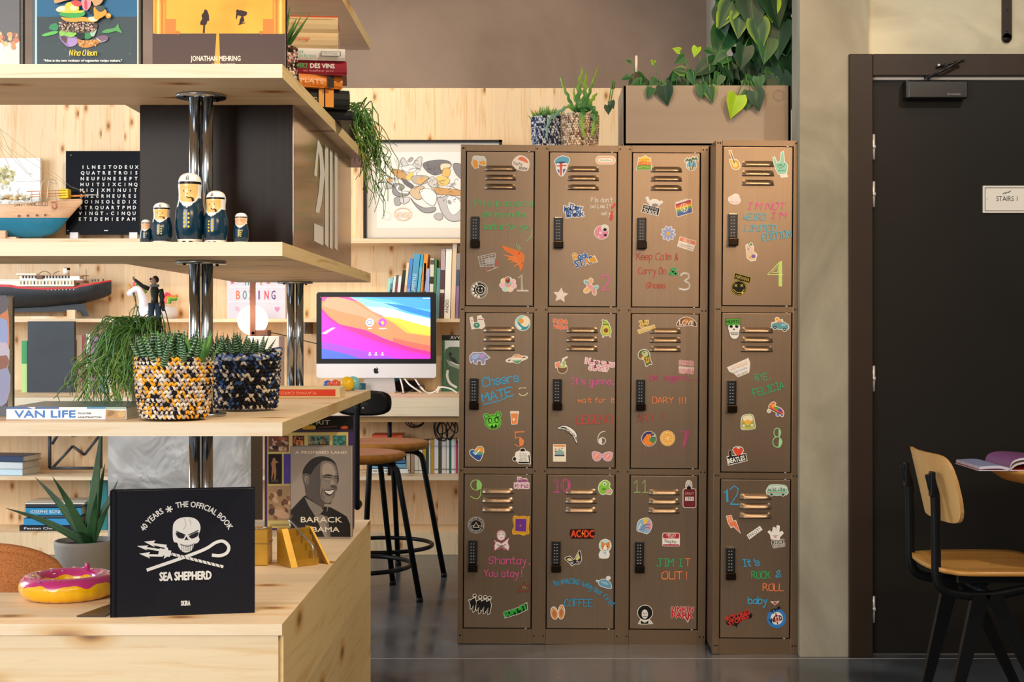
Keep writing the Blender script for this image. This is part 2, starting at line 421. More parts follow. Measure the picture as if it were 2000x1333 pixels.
def brushed(name, c1, c2, rough, axis=2, metal=.9):
    q = NT(name); co = q.n('ShaderNodeTexCoord'); s = [90, 90, 90]; s[axis] = 1.2
    n1 = q.noise(co, 2, 3, .5, 0, s); n2 = q.noise(co, 2.3, 4, .5, .8)
    a = q.ramp(n1, 0, [(.2, c1), (.8, c2)]); b = q.ramp(n2, 0, [(.3, .86), (.7, 1.0)])
    c = q.mix(None, 0, a, 0, b, 0, 'MULTIPLY', 1); q.l(c, 2, q.b, 'Base Color')
    q.b.inputs['Metallic'].default_value = metal; q.b.inputs['Roughness'].default_value = rough
    q.bump(n1, 0, .02, .0003); return q.m
STEEL = brushed('raw_steel', '#99836d', '#a08a74', .33); STEELF = brushed('raw_steel_frame', '#8c765f', '#937d66', .36)
DARKM = mat('#1b1a19', .5, .3); BLK = mat('#16161a', .45); CHROME = mat('#b2b6ba', .18, 1); BLKP = mat('#101012', .3, 0, 0, .2)
DOORM = mottled('black_door_paint', [(.3, '#1a1815'), (.7, '#1e1c19')], 3, .5, 0, 3, 0, spec=.18)
FRAMEM = mottled('dark_brown_frame', [(.3, '#2a1f18'), (.7, '#31241c')], 3, .45, 0, 3, 0, spec=.25)
ALU = mat('#d9dadb', .35, .25); WHITE = mat('#f4f3ee', .5); PAPER = mat('#efe9da', .8)

# ---------------------------------------------------------------- the room
def struct(name, mb, **k): return tag(mb.build(name, **k), kind='structure')
f = MB().box(-6, 4.2, -3, 8.6, -.06, 0, FLR)
f.box(-6, 4.2, 4.9495, 4.9535, 0, .0006, mat('#a8a6a2', .6)); struct('floor', f)
struct('ceiling', MB().box(-6, 4.2, -1.5, 8.6, 3.3, 3.36, mat('#cfc6ba', .9)))
struct('wall_back', MB().box(-6, 1.0, 8.25, 8.3, 0, 2.53, PZ))
struct('wall_upper', MB().box(-6, 1.013, 8.275, 8.34, 2.53, 3.3, PLAS))
struct('wall_rear', MB().box(-6, 4.2, -3.1, -3, 0, 1.05, mat('#4a3c32', .7)).box(2.2, 4.2, -3.1, -3, 1.05, 3.3, mat('#6a5a4c', .8)))
struct('wall_side', MB().box(4.2, 4.3, -3.1, 5.0, 0, 3.3, mat('#a89e8a', .85)))
struct('wall_far', MB().box(1.0, 4.2, 8.42, 8.5, 0, 3.3, mat('#ebe6de', .8)))
w = MB().box(.934, 1.103, 4.98, 5.13, 0, 2.093, CONC).box(.934, 1.172, 4.98, 5.13, 2.093, 3.3, CONC)
w.box(1.172, 4.2, 5.0, 5.13, 2.093, 3.3, CONC2).box(2.19, 4.2, 5.0, 5.13, 0, 2.093, CONC2); struct('wall_right', w)
t = MB().box(1.103, 1.185, 4.965, 5.12, 0, 2.093, FRAMEM, bev=.003).box(1.185, 2.11, 4.965, 5.12, 2.017, 2.093, FRAMEM, bev=.003).box(2.11, 2.19, 4.965, 5.12, 0, 2.093, FRAMEM, bev=.003)
t.box(1.185, 2.11, 4.99, 5.12, 2.0075, 2.0165, mat('#e8e4dc', .4)); struct('trim_1', t)  # pale strip stands in for the bright light in the gap above the door
door = struct('door_1', MB().box(1.192, 2.106, 5.0, 5.045, .006, 2.003, DOORM, bev=.002))
for y0, y1 in ((263, 312), (355, 405), (715, 765), (1165, 1216)):
    z1, z0 = Z(y0, 4.99), Z(y1, 4.99)
    MB().lathe([(.008, z0), (.008, z1)], ALU, 12, (1.1895, 4.988, 0)).lathe([(.0105, (z0 + z1) / 2 - .006), (.0105, (z0 + z1) / 2 + .006)], ALU, 12, (1.1895, 4.988, 0)).build('hinge', door)
cl = MB().box(X(1773, 4.95), X(1890, 4.95), 4.945, 5.0, Z(192, 4.95), Z(158, 4.95), BLKP, bev=.004)
cl.box(X(1770, 4.95), X(1774, 4.95), 4.95, 5.0, Z(190, 4.95), Z(157, 4.95), BLKP).build('door_closer', door)
arm = [W(1812, 152, 4.95), W(1850, 134, 4.93), W(1878, 119, 4.93)]
MB().tube(arm, .006, BLKP, 6, flat=(1.5, .7)).tube([W(1878, 119, 4.935), W(1830, 130, 4.955)], .004, BLKP, 6).ball(W(1880, 118, 4.93), .007, BLKP).ball(W(1834, 128, 4.955), .006, ALU).lathe([(.009, Z(160, 4.95)), (.009, Z(146, 4.95))], BLKP, 12, (X(1813, 4.95), 4.97, 0)).build('closer_arm', door)
G(lambda u, v, h: front(4.945)(u, v, h)).txt('dormakaba', 1850, 185.5, 4, '#8d8d90', 26).done('closer_lettering', door)
sg = MB().box(X(1920, 4.992), X(2013, 4.992), 4.992, 5.0, Z(416, 4.992), Z(363, 4.992), mat('#e9e5dc', .4), bev=.001).build('door_sign', door)
g = G(front(4.992))
g.st([(1924, 367), (2009, 367), (2009, 412), (1924, 412)], 1.1, '#3a3835', 0, True)
g.txt('STAIRS 1', 1946, 393, 9.5, '#34332f', 41).st([(1959, 379), (1963, 376.5), (1964, 378), (1969, 375), (1970, 376), (1974, 373)], 1.4, '#3d3b38')
g.ell(1928, 389, 1, 1, '#9a968e'); g.done('sign_lettering', door)
s = MB().box(X(1958, 4.99), X(1976, 4.99), 4.988, 5.0, Z(74, 4.99), 3.1, mat('#2c2523', .4, .4)).lathe([(.016, 0), (.016, .012)], mat('#2c2523', .4, .4), 20, M=Matrix.Translation((X(1967, 4.99), 5.0, Z(74, 4.99))) @ Matrix.Rotation(R(90), 4, 'X'))
for y in (19, 59): s.ball(W(1967, y, 4.987), .004, BLKP, sc=(1, .5, 1))
tag(s.build('metal_strip', org=W(1967, 40, 4.99)), 'dark vertical steel strap with two bolts on the concrete above the stairs door', 'bracket')

# ---------------------------------------------------------------- lockers
LEAN = .0072
class Lock: pass
def locker(D, xm, half, cols, top, label):
    L = Lock(); L.root = thing('locker_unit', label, 'locker', (xm, D, 0), 0, ry=LEAN)
    dp = .48; rows = [(1.2215, 1.777), (.6385, 1.1945), (.0575, .611)]
    MB().box(-half, half, .018, dp, .012, top, STEELF).box(-half + .012, half - .012, .0172, .019, .05, top - .02, DARKM).build('carcass', L.root, True)  # dark sheet behind the doors puts the shade of the gaps into the colour
    fr = MB()
    xs = sorted([c + s * .1245 for c in cols for s in (-1, 1)]); ed = [-half] + xs + [half]
    for i in range(0, len(ed), 2): fr.box(ed[i], ed[i + 1], 0, .02, .0, top, STEELF, bev=.0015)
    zr = [(.0, .0545), (.614, .6355), (1.1975, 1.2185), (1.78, top)]
    for c in cols:
        for a, b in zr: fr.box(c - .1245, c + .1245, .0005, .02, a, b, STEELF)
    for i in range(0, len(ed), 2):
        for zz in (.625, 1.208, 1.79, .03):
            for sx in (ed[i] + .008, ed[i + 1] - .008): fr.ball((sx, -.0002, zz), .003, DARKM, 8, 4, (1, .4, 1))
    fr.build('front_frame', L.root, True)
    for sx in (-half + .03, half - .03):
        for yy in (.03, dp - .04): MB().lathe([(.018, -.01), (.018, .0), (.008, .0), (.008, .012)], mat('#9aa0a6', .3, .8), 14, (sx, yy, 0)).build('foot', L.root, True)
    L.doors = {}
    for ri, (z0, z1) in enumerate(rows):
        for ci, c in enumerate(cols):
            d = MB().box(c - .121, c + .1205, .001, .017, z0, z1, STEEL, bev=.0012).build('door', L.root, True)
            for k in range(3):       # pressed louvres
                zc = z1 - .06 - k * .033; rows_ = []
                for j in range(9):
                    v = j / 8; row = []
                    for i in range(21):
                        u = -1 + i / 10; e = max(0, 1 - abs(u) ** 6) * (1 - max(0, abs(u) - .82) / .18 * .5 if abs(u) > .82 else 1)
                        hh = .0125 * e * math.sin(min(1, v * 1.25) * PI / 2) if j < 8 else 0.0
                        row.append(Vector((c + u * .057 * (1 - .07 * (1 - v)), .001 - hh, zc + .011 - v * .021)))
                    rows_.append(row)
                MB().grid(rows_, STEEL).build('louvre', d, True)
            zt = z1 - .235; x0 = c - .105
            lk = MB().box(x0, x0 + .032, -.022, .001, zt - .086, zt, BLKP, bev=.003).box(x0 - .001, x0 + .034, -.032, .001, zt - .113, zt - .086, mat('#2a2018', .22, .8), bev=.003)
            for r in range(7):
                for q in range(2): lk.box(x0 + .008 + q * .009, x0 + .0125 + q * .009, -.0226, -.0219, zt - .014 - r * .011, zt - .011 - r * .011, mat('#9a9a9c'))
            lk.build('keypad_lock', d, True)
            MB().box(c + .1, c + .106, -.001, .004, z1 + .0005, z1 + .003, ALU).box(c + .1, c + .106, -.001, .004, z0 - .003, z0 - .0005, ALU).build('hinge', d, True)
            L.doors[ri, ci] = d
    L.D, L.xm = D, xm
    return L
LA = locker(5.1756, .182, .448, (-.3046, -.0050, .2950), 1.803, 'wide three column raw steel locker block covered in stickers, beside the bar stools')
LB = locker(5.018, .784, .15, (-.0012,), 1.80, 'narrow one column raw steel locker tower standing against the concrete pillar')
def lframe(L, T):
    ox, oy, k = T
    def fr(u, v, h):
        px, py = ox + u / k, oy + v / k; z = CZ - (py - VY) * L.D / FPX
        return Vector(((px - VX) * L.D / FPX - LEAN * z - L.xm, -h, z))
    return fr
T1, T2, T3, T4, T5, T6 = (880, 270, 3.92), (1220, 270, 3.92), (880, 590, 3.92), (1220, 590, 3.92), (880, 910, 3.603), (1220, 910, 3.508)
DOORS = {1: (LA, 0, 0, T1), 2: (LA, 0, 1, T1), 3: (LA, 0, 2, T2), 4: (LB, 0, 0, T2), 5: (LA, 1, 0, T3), 6: (LA, 1, 1, T3), 7: (LA, 1, 2, T4), 8: (LB, 1, 0, T4), 9: (LA, 2, 0, T5), 10: (LA, 2, 1, T5), 11: (LA, 2, 2, T6), 12: (LB, 2, 0, T6)}
class S(G):
    def __init__(s, n, label, border=5, bcol='#f6f3ea', name='sticker', h0=.0007):
        L, r, c, T = DOORS[n]; G.__init__(s, lframe(L, T), h0, .00002, border, bcol, .35); s.par = L.doors[r, c]; s.lab = label; s.nm = name
    def done(s, *a):
        if s.border:
            for it in s.items:
                b = s.border
                if it[0] == 'p': s._poly(it[1], s.bc); s._ribbon(it[1], 2 * b, s.bc, True)
                elif it[0] == 's': s._ribbon(it[1], it[2] + 2 * b, s.bc, it[4])
                elif it[0] == 't': s._text(it[:10] + (b, it[11]), col=s.bc)
        for it in s.items:
            if it[0] == 'p': s._poly(it[1], it[2])
            elif it[0] == 's': s._ribbon(it[1], it[2], it[3], it[4])
            else: s._text(it)
        o = s.mb.build(s.nm, s.par, True); o['label'] = s.lab; return o
def chalk(n): return S(n, 'chalk pen lettering', 0, name='chalk_lettering', h0=.0013)
def num(n, c): return S(n, c + ' chalk number', 0, name='chalk_number', h0=.0012)
# ---------------------------------------------------------------- stickers and chalk writing on the locker doors
K = '#1b1a1c'
# door 1
g = S(1, 'two clinking beer mugs sticker').poly([(168, 165), (190, 150), (205, 180), (214, 230), (185, 236), (172, 215)], '#f3a63a').poly([(215, 180), (240, 170), (270, 185), (268, 215), (240, 212), (222, 205)], '#f6b24a').poly([(175, 150), (200, 145), (230, 148), (255, 150), (268, 175), (245, 178), (225, 185), (205, 172), (180, 175)], '#dfe2e4', 3).st([(168, 185), (166, 205), (176, 215)], 4, '#f0c070'); g.done()
g = S(1, 'pink lobster lettering sticker').poly([(480, 180), (500, 155), (530, 140), (570, 150), (600, 185), (590, 245), (550, 250), (500, 235), (475, 205)], '#f7efe8', 3).poly([(515, 165), (540, 145), (575, 160), (598, 195), (575, 190), (550, 180)], '#ef7f5a', 3).hand("You're", 478, 207, 26, K, 68, 3.2, rot=8).hand('lobster', 520, 240, 22, K, 70, 3, rot=6); g.done()
g = chalk(1); c = '#38c46a'
g.hand("I'll slip an extra", 172, 525, 46, c, 455, 6).hand('shrimp on the', 246, 608, 42, c, 325, 6).hand('barbie for you', 255, 702, 42, c, 350, 6).st([(625, 715), (615, 755), (580, 795)], 5, '#7fd89a', 4).st([(505, 815), (518, 855), (533, 850), (520, 825)], 5, '#8edc86', 3); g.done()
g = S(1, 'orange chalk drawing of a shrimp', 0, name='chalk_drawing', h0=.0012)
g.poly([(395, 828), (470, 850), (540, 875), (565, 905), (560, 960), (550, 1000), (530, 1020), (525, 985), (500, 960), (455, 935), (440, 915), (480, 905), (420, 870)], '#ef7f35', 3)
for a in ((415, 905, 500, 915), (440, 935, 510, 930), (465, 955, 520, 945), (490, 985, 535, 960)): g.st([a[:2], a[2:]], 9, '#f0914a')
g.ell(525, 885, 8, 6, '#c84d25').ell(550, 962, 7, 6, '#c84d25'); g.done()
g = S(1, 'white chalk drawing of a shopping trolley', 0, name='chalk_drawing', h0=.0012); c = '#c9cdd2'
g.st([(340, 885), (210, 915), (230, 990), (330, 985), (345, 900)], 5, c, 0, True).st([(330, 985), (350, 1000), (280, 1025)], 5, c).ell(300, 945, 40, 25, '#a9a9ae', -8)
for k in range(4): g.st([(222 + k * 4, 925 + k * 18), (338, 900 + k * 20)], 4, c)
for k in range(4): g.st([(235 + k * 27, 910 - k * 4), (250 + k * 25, 988)], 3, c)
g.st([(355, 950), (345, 985)], 12, '#d4543c').ell(272, 1012, 8, 8, '#d86a50').st([(330, 1005), (365, 990)], 4, c); g.done()
g = S(1, 'round black smiley face band sticker', 3).ell(220, 1170, 62, 62, K, n=36).ring(220, 1170, 56, 56, 3, '#d8d5cf').ring(228, 1168, 36, 36, 5, '#e6e3dd').ring(226, 1168, 44, 44, 2.5, '#e6e3dd', a0=-30, a1=140).ell(215, 1158, 5, 8, '#e6e3dd').ell(240, 1158, 5, 8, '#e6e3dd').ring(228, 1170, 18, 18, 5, '#e6e3dd', a0=10, a1=170)
for a in (95, 125, 155, 185, 215, 245): g.ell(220 + 50 * math.cos(R(a)), 1170 + 50 * math.sin(R(a)), 10, 10, '#efece6', n=12)
g.done()
g = S(1, 'pastel flower with sitting woman sticker')
for k in range(7): a = TAU * k / 7 + .3; g.ell(440 + 42 * math.cos(a), 1125 + 38 * math.sin(a), 22, 18, ['#f3c7d6', '#f6dcc0', '#bfe3e2'][k % 3], n=12)
g.ell(440, 1120, 26, 26, '#8ed0cf', n=14).ell(437, 1092, 18, 24, '#8a3b2c').ell(435, 1080, 9, 10, '#d07a56').poly([(418, 1130), (440, 1115), (465, 1135), (440, 1150)], '#e7a4a0'); g.done()
g = num(1, 'white'); g.st([(520, 1075), (548, 1050), (552, 1165)], 5, '#e6e4e0').st([(545, 1055), (545, 1165)], 14, '#b9b4ae').st([(512, 1172), (592, 1172)], 12, '#d9d6d0'); g.done()
# door 2
g = S(2, 'blue lips with union flag tongue sticker').poly([(800, 175), (830, 148), (865, 140), (905, 155), (905, 185), (890, 205), (850, 195), (810, 205)], '#58a7cf', 3).poly([(815, 195), (890, 190), (885, 240), (862, 285), (840, 288), (815, 250)], '#e9edf2', 3).poly([(835, 192), (857, 190), (850, 288), (840, 288)], '#cf4a3a').st([(815, 215), (885, 210)], 9, '#cf4a3a').poly([(815, 240), (835, 245), (832, 275)], '#3a4f96').poly([(860, 240), (882, 235), (862, 278)], '#3a4f96').poly([(810, 190), (850, 180), (892, 186), (850, 195)], '#27436e', 3); g.done()
g = S(2, 'oval diner sign sticker', 3, '#f3ead9').rect(1112, 137, 1262, 200, '#e8d9c2', 30).rect(1122, 144, 1252, 193, '#ee9a80', 24).rect(1128, 150, 1246, 187, '#f6efe2', 19).txt('Jump Street', 1187, 176, 15, '#4aa6a8', 92, al='C', shear=.2); g.done()
g = S(2, 'on a work break blue lettering sticker', 7).hand('The', 905, 530, 26, '#2d62ad', 75, 9, rot=14).hand('Work', 868, 560, 36, '#2d62ad', 120, 10, rot=10).hand('Break', 890, 605, 38, '#2d62ad', 125, 10, rot=-4).hand('off', 950, 545, 24, '#2d62ad', 55, 8, rot=10); g.done()
g = chalk(2); g.hand("Pls don't", 1075, 490, 34, '#efe9e2', 165, 5).hand("call, me I'll", 1072, 535, 28, '#efe9e2', 165, 5).hand('call you', 1155, 588, 24, '#efe9e2', 90, 5).st([(1258, 505), (1235, 530)], 16, '#d9443a').ell(1232, 595, 12, 40, '#d04a3e', 8); g.done()
g = S(2, 'pink doughnut with sunglasses sticker').ell(1155, 722, 52, 50, '#e88fb4').ell(1180, 690, 28, 26, '#e9e6e2').ell(1182, 700, 14, 12, K).ell(1185, 742, 12, 9, K).ell(1148, 724, 13, 12, '#f4d6e2').st([(1120, 700), (1128, 692)], 5, '#f7d44c').st([(1130, 750), (1140, 756)], 5, '#ffffff'); g.done()
g = S(2, 'Rock STAR lettering sticker', 7).txt('R', 945, 935, 48, '#e8a72c', 38, -12, fat=3).txt('ock', 975, 925, 42, '#1c63b5', 80, -6, fat=3).txt('STAR', 958, 992, 52, '#1c63b5', 155, -16, fat=3).poly([(1058, 925), (1100, 905), (1120, 945), (1070, 955)], '#e8a72c').txt('A', 1030, 972, 48, '#e8a72c', 34, -16, fat=2); g.done()
g = S(2, 'pastel balloon dog sticker').ell(1045, 1105, 24, 14, '#8fc7d4', 25).ell(1072, 1095, 16, 22, '#f1b58a', 20).ell(1070, 1140, 30, 17, '#efa0a8', 35).ell(1045, 1165, 26, 18, '#f2c07a', -30).ell(1110, 1145, 22, 12, '#8fc7d4', -35).ell(1100, 1178, 14, 24, '#e99a9c', -15); g.done()
g = S(2, 'pale pink star sticker', 4).poly([p for k in range(10) for p in [(843 + (54 if k % 2 == 0 else 25) * math.sin(TAU * k / 10 + .1), 1205 - (54 if k % 2 == 0 else 25) * math.cos(TAU * k / 10 + .1))]], '#eed3cf').poly([p for k in range(10) for p in [(843 + (38 if k % 2 == 0 else 17) * math.sin(TAU * k / 10 + .1), 1205 - (38 if k % 2 == 0 else 17) * math.cos(TAU * k / 10 + .1))]], '#f3dfda'); g.done()
g = num(2, 'faded pink'); g.st([(1160, 1078), (1168, 1055), (1195, 1050), (1212, 1078), (1198, 1112), (1162, 1160)], 13, '#cf6f9a', 3).st([(1158, 1162), (1216, 1164)], 12, '#cf6f9a'); g.done()
# door 3
g = S(3, 'stacked festival logo with trees sticker', 4).poly([(100, 200), (150, 160), (200, 195), (205, 238), (90, 240)], '#6aa23c').poly([(125, 150), (160, 132), (185, 150), (200, 175), (115, 175)], '#f0d23c').rect(108, 150, 198, 175, '#efd13b').rect(104, 176, 200, 203, '#e0532e').txt('HAPPY', 112, 172, 18, '#d8481f', 82).txt('SUMMER', 110, 198, 18, '#f4d84a', 86).st([(105, 225), (150, 212), (200, 228)], 5, '#a9d35f'); g.done()
g = S(3, 'palm tree beach sticker').ell(512, 205, 38, 36, '#6fb3d0').poly([(480, 215), (545, 215), (520, 242), (500, 240)], '#eedb9c').st([(505, 240), (498, 200), (492, 165)], 7, '#6b4a2a').st([(515, 235), (530, 195), (532, 160)], 7, '#6b4a2a')
for x, y in ((490, 165), (534, 155)):
    for a in (150, 190, 230, 310, 350, 30): g.st([(x, y), (x + 16 * math.cos(R(a)), y + 12 * math.sin(R(a)) - 4), (x + 28 * math.cos(R(a)), y + 20 * math.sin(R(a)) + 6)], 6, '#2f5d33')
g.done()
g = S(3, 'never too old TO ROCK sticker', 5).poly([(145, 505), (268, 535), (255, 590), (132, 560)], K).ell(228, 490, 34, 24, '#ececec').st([(200, 500), (182, 480), (172, 455)], 14, '#e8e8e8').st([(255, 505), (272, 492), (282, 485)], 13, '#e8e8e8').ell(232, 510, 24, 14, '#8a8a8a').txt('NEVER TOO OLD', 148, 528, 15, '#f2f2f2', 108, 13).txt('TO ROCK', 140, 560, 26, '#f2f2f2', 110, 13, fat=1); g.done()
g = S(3, 'rainbow peace sign flag sticker', 5)
for k, c in enumerate(('#a8374a', '#e0672e', '#eec33e', '#6aa64a', '#4a6fb5', '#4f5fa0')): y = 500 + k * 16; g.poly([(388 + k * 3, y), (505 + k * 2, y - 36), (508 + k * 2, y - 20), (391 + k * 3, y + 16)], c)
g.ring(455, 528, 28, 32, 4, '#f4f0e8').st([(450, 497), (460, 560)], 4, '#f4f0e8').st([(455, 530), (435, 552)], 4, '#f4f0e8').st([(455, 530), (478, 548)], 4, '#f4f0e8').txt('PEACE NOW', 396, 500, 14, '#f4f0e8', 95, -17); g.done()
g = S(3, 'blue daisy flower sticker', 5, '#f3f2f6')
for k in range(9): a = TAU * k / 9 + .2; g.ell(334 + 33 * math.cos(a), 726 + 35 * math.sin(a), 21, 11, '#a9b7e8', math.degrees(a), 12)
for k in range(9): a = TAU * k / 9 + .2; g.st([(334 + 15 * math.cos(a), 726 + 15 * math.sin(a)), (334 + 40 * math.cos(a), 726 + 42 * math.sin(a))], 2, '#39447e')
g.ell(334, 727, 15, 15, '#efb53c', n=14); g.done()
g = S(3, 'orange hello my name is tag sticker', 4).poly([(425, 752), (545, 785), (520, 860), (405, 822)], '#f3ece4').poly([(425, 752), (545, 785), (536, 812), (417, 780)], '#e58a6a').txt('HELLO', 448, 784, 20, '#f8f0ea', 60, 14).st([(415, 800), (530, 832)], 2.5, '#9a9aa0').st([(412, 815), (522, 850)], 3, '#c87f74').txt('my name is', 432, 815, 12, '#777777', 70, 15); g.done()
g = chalk(3); c = '#c4462f'
g.hand('Keep Calm &', 92, 928, 52, c, 315, 6.5).hand('Carry On', 105, 1036, 48, c, 210, 6.5).hand('Shoes', 165, 1145, 44, c, 145, 6.5).hand('&', 345, 1040, 50, '#2fae62', 55, 16); g.done()
g = num(3, 'white'); g.st([(430, 1045), (450, 1030), (485, 1035), (490, 1065), (462, 1088), (495, 1110), (490, 1145), (455, 1155), (420, 1148)], 15, '#d3cec8', 3).st([(428, 1148), (455, 1158), (490, 1145)], 5, '#f4f2ee', 3); g.done()
# door 4
g = S(4, 'yellow electric guitar sticker').poly([(805, 165), (830, 178), (850, 165), (875, 190), (880, 225), (860, 240), (835, 238), (818, 215)], '#d9a93c', 3).poly([(818, 180), (845, 180), (865, 205), (850, 225), (830, 215)], '#f0d486', 3).st([(840, 190), (812, 115)], 10, '#8a6a34').poly([(800, 100), (815, 98), (820, 120), (806, 122)], '#c79a3a'); g.done()
g = S(4, 'mint horned rock hand sticker').poly([(1145, 200), (1138, 150), (1148, 145), (1165, 190), (1190, 180), (1200, 110), (1215, 100), (1222, 180), (1245, 205), (1240, 260), (1220, 275), (1180, 275), (1160, 240)], '#8ec9b2').st([(1170, 200), (1185, 230), (1215, 215), (1230, 190)], 5, '#4a8672', 3).st([(1175, 250), (1230, 245)], 5, '#4a8672').ell(1195, 205, 14, 10, '#5f9c86').poly([(1190, 275), (1235, 268), (1245, 292), (1200, 298)], '#e6ded2'); g.done()
g = S(4, 'pale pink sun hat sticker', 6, '#f2e7df').ell(840, 475, 44, 30, '#f0dcd8', 10).ell(850, 450, 24, 18, '#f3e2dc').txt('peachy', 805, 492, 15, '#d89a98', 70, 8); g.done()
g = chalk(4); a, b = '#e0569a', '#5bb0c8'
g.hand("I'M NOT", 935, 545, 50, a, 285, 7, shear=.25).hand('WEIRD', 905, 625, 46, b, 170, 8, shear=.15).hand("I'M", 1115, 612, 44, a, 115, 7, shear=.2).hand('LIMITED', 918, 712, 46, b, 235, 8, shear=.2).hand('EDITION', 1060, 785, 50, b, 218, 9, rot=-8); g.done()
g = S(4, 'victory hand with flowers sticker', 5).poly([(935, 880), (940, 920), (965, 940), (1000, 935), (1010, 890), (985, 870), (985, 830), (968, 830), (962, 865), (942, 815), (928, 822)], '#e3c7a8').ell(985, 905, 16, 14, '#7a5aa8').ell(960, 915, 10, 9, '#d9a83c').ell(968, 815, 10, 10, '#4a8a54').ell(948, 850, 8, 10, '#c88aa8'); g.done()
g = S(4, 'black and yellow smiley sticker', 3, '#b9a33a').ell(875, 1148, 60, 58, '#17160f', n=32).poly([(845, 1035), (965, 1068), (955, 1110), (838, 1078)], '#17160f').txt('NIRVANA', 848, 1072, 26, '#c9b23e', 106, 15.5).ring(875, 1148, 54, 52, 3, '#c9b23e')
for x, y in ((852, 1130), (897, 1130)): g.st([(x - 9, y - 9), (x + 9, y + 9)], 4, '#d8c24a').st([(x + 9, y - 9), (x - 9, y + 9)], 4, '#d8c24a')
g.st([(835, 1160), (850, 1178), (875, 1185), (900, 1178), (915, 1158)], 4, '#d8c24a', 3).ell(902, 1186, 7, 11, '#d8c24a'); g.done()
g = num(4, 'lime green'); g.poly([(1205, 935), (1205, 1135), (1178, 1135), (1178, 960)], '#c3de7a').st([(1190, 945), (1095, 1045), (1210, 1045)], 7, '#cfe586').st([(1175, 980), (1128, 1028), (1170, 1028)], 5, '#cfe586', 0, True); g.done()
# door 5
g = S(5, 'bowling pins and ball sticker').poly([(150, 130), (165, 125), (175, 165), (195, 205), (165, 212)], '#e9e2da').poly([(208, 118), (232, 112), (250, 150), (262, 190), (240, 208), (215, 205)], '#eae3dc').ell(200, 185, 24, 22, '#3e8a74').st([(158, 150), (172, 147)], 4, '#b85a50').st([(212, 140), (250, 140)], 5, '#b85a50').ell(200, 182, 8, 8, '#9fd0c0'); g.done()
g = S(5, 'round beach sunset sticker', 4).ell(552, 166, 56, 56, '#8fd6d8', n=32).ell(570, 155, 34, 40, '#f2ead2').poly([(500, 180), (520, 160), (545, 185), (580, 195), (600, 175), (590, 205), (555, 220), (520, 210)], '#2f9ab0', 3).ell(540, 150, 20, 20, '#f0a53a').poly([(500, 150), (520, 180), (545, 205), (530, 215), (505, 190)], '#e8f4f2', 3); g.done()
g = S(5, 'lilac galaxy bear sticker').poly([(150, 460), (150, 420), (175, 395), (220, 398), (250, 392), (270, 408), (298, 432), (280, 442), (262, 445), (262, 480), (240, 484), (235, 455), (205, 455), (200, 482), (180, 475), (175, 450), (158, 472)], '#8b93c8').poly([(160, 425), (190, 402), (225, 410), (200, 440), (170, 445)], '#a6b7e0', 3).poly([(225, 410), (262, 400), (258, 430), (230, 440)], '#b79ad0', 3); g.done()
g = S(5, 'oval cafe logo with coffee cups sticker', 4).ell(508, 442, 84, 19, '#ece6dc', -10).ell(508, 440, 36, 32, '#3f9a70', -10).poly([(478, 432), (490, 414), (530, 412), (538, 430)], '#e9893a', 3).rect(472, 430, 542, 448, '#f4efe4').txt('CENTRAL', 478, 432, 13, '#f6efe0', 54, -8).txt('PERK', 484, 462, 15, '#f4efe4', 50, -8).ell(450, 452, 12, 5, '#7a4a2c', -20).ell(560, 428, 14, 5, '#7a4a2c', -10); g.done()
g = chalk(5); g.hand('Cheers', 250, 655, 66, '#3fa3d8', 275, 11, rot=-9).hand('MATE', 250, 775, 62, '#3fa3d8', 235, 12, rot=-14).st([(245, 795), (385, 758), (430, 735)], 7, '#3fa3d8', 3).st([(525, 668), (545, 662)], 6, '#ece9b8').st([(555, 662), (578, 664)], 6, '#ece9b8').st([(525, 705), (540, 720), (570, 718), (590, 700)], 6, '#ece9b8', 3); g.done()
g = S(5, 'green grinning bear face sticker', 6, '#7fdc4a').ell(275, 885, 20, 20, '#174a1c').ell(365, 870, 20, 20, '#174a1c').ell(325, 925, 58, 52, '#62c83a').ell(275, 885, 14, 14, '#62c83a').ell(365, 870, 14, 14, '#62c83a').ring(325, 925, 56, 50, 4, '#12300f').ell(302, 912, 15, 20, '#12300f').ell(352, 908, 16, 22, '#12300f').ell(304, 914, 8, 13, '#7fe04c').ell(352, 910, 9, 14, '#7fe04c').poly([(285, 935), (365, 930), (350, 968), (310, 970)], '#12300f').poly([(290, 945), (305, 965), (318, 942), (332, 966), (345, 940), (360, 955), (360, 933), (288, 938)], '#7fe04c'); g.done()
g = S(5, 'orange paper cup sticker', 4).poly([(462, 858), (518, 856), (508, 938), (470, 940)], '#ea8d4c').rect(460, 845, 521, 859, '#f2d8c0', 4).ell(484, 905, 9, 11, '#f6e6d6'); g.done()
g = num(5, 'orange'); c = '#ee8a4e'; g.st([(555, 1000), (495, 1002), (495, 1048), (530, 1040), (560, 1065), (552, 1100), (520, 1112), (492, 1095)], 6, c, 0).poly([(528, 1045), (556, 1060), (560, 1090), (540, 1110), (528, 1100)], c, 3).st([(495, 1002), (565, 998)], 8, c); g.done()
g = S(5, 'rainbow heart sticker').poly([(200, 1215), (155, 1178), (150, 1150), (172, 1138), (192, 1148), (205, 1120), (235, 1115), (252, 1135), (245, 1175), (225, 1218)], '#3b5fb0', 3).poly([(192, 1150), (208, 1122), (235, 1118), (250, 1136), (246, 1165)], '#f0a23a', 3).poly([(170, 1150), (245, 1158), (240, 1178), (165, 1175)], '#52a88c').poly([(160, 1165), (230, 1190), (226, 1214), (200, 1212)], '#2f4f9a', 3).ell(185, 1162, 12, 12, '#8fd0e8').st([(190, 1175), (222, 1140)], 9, '#f4f2ee'); g.done()
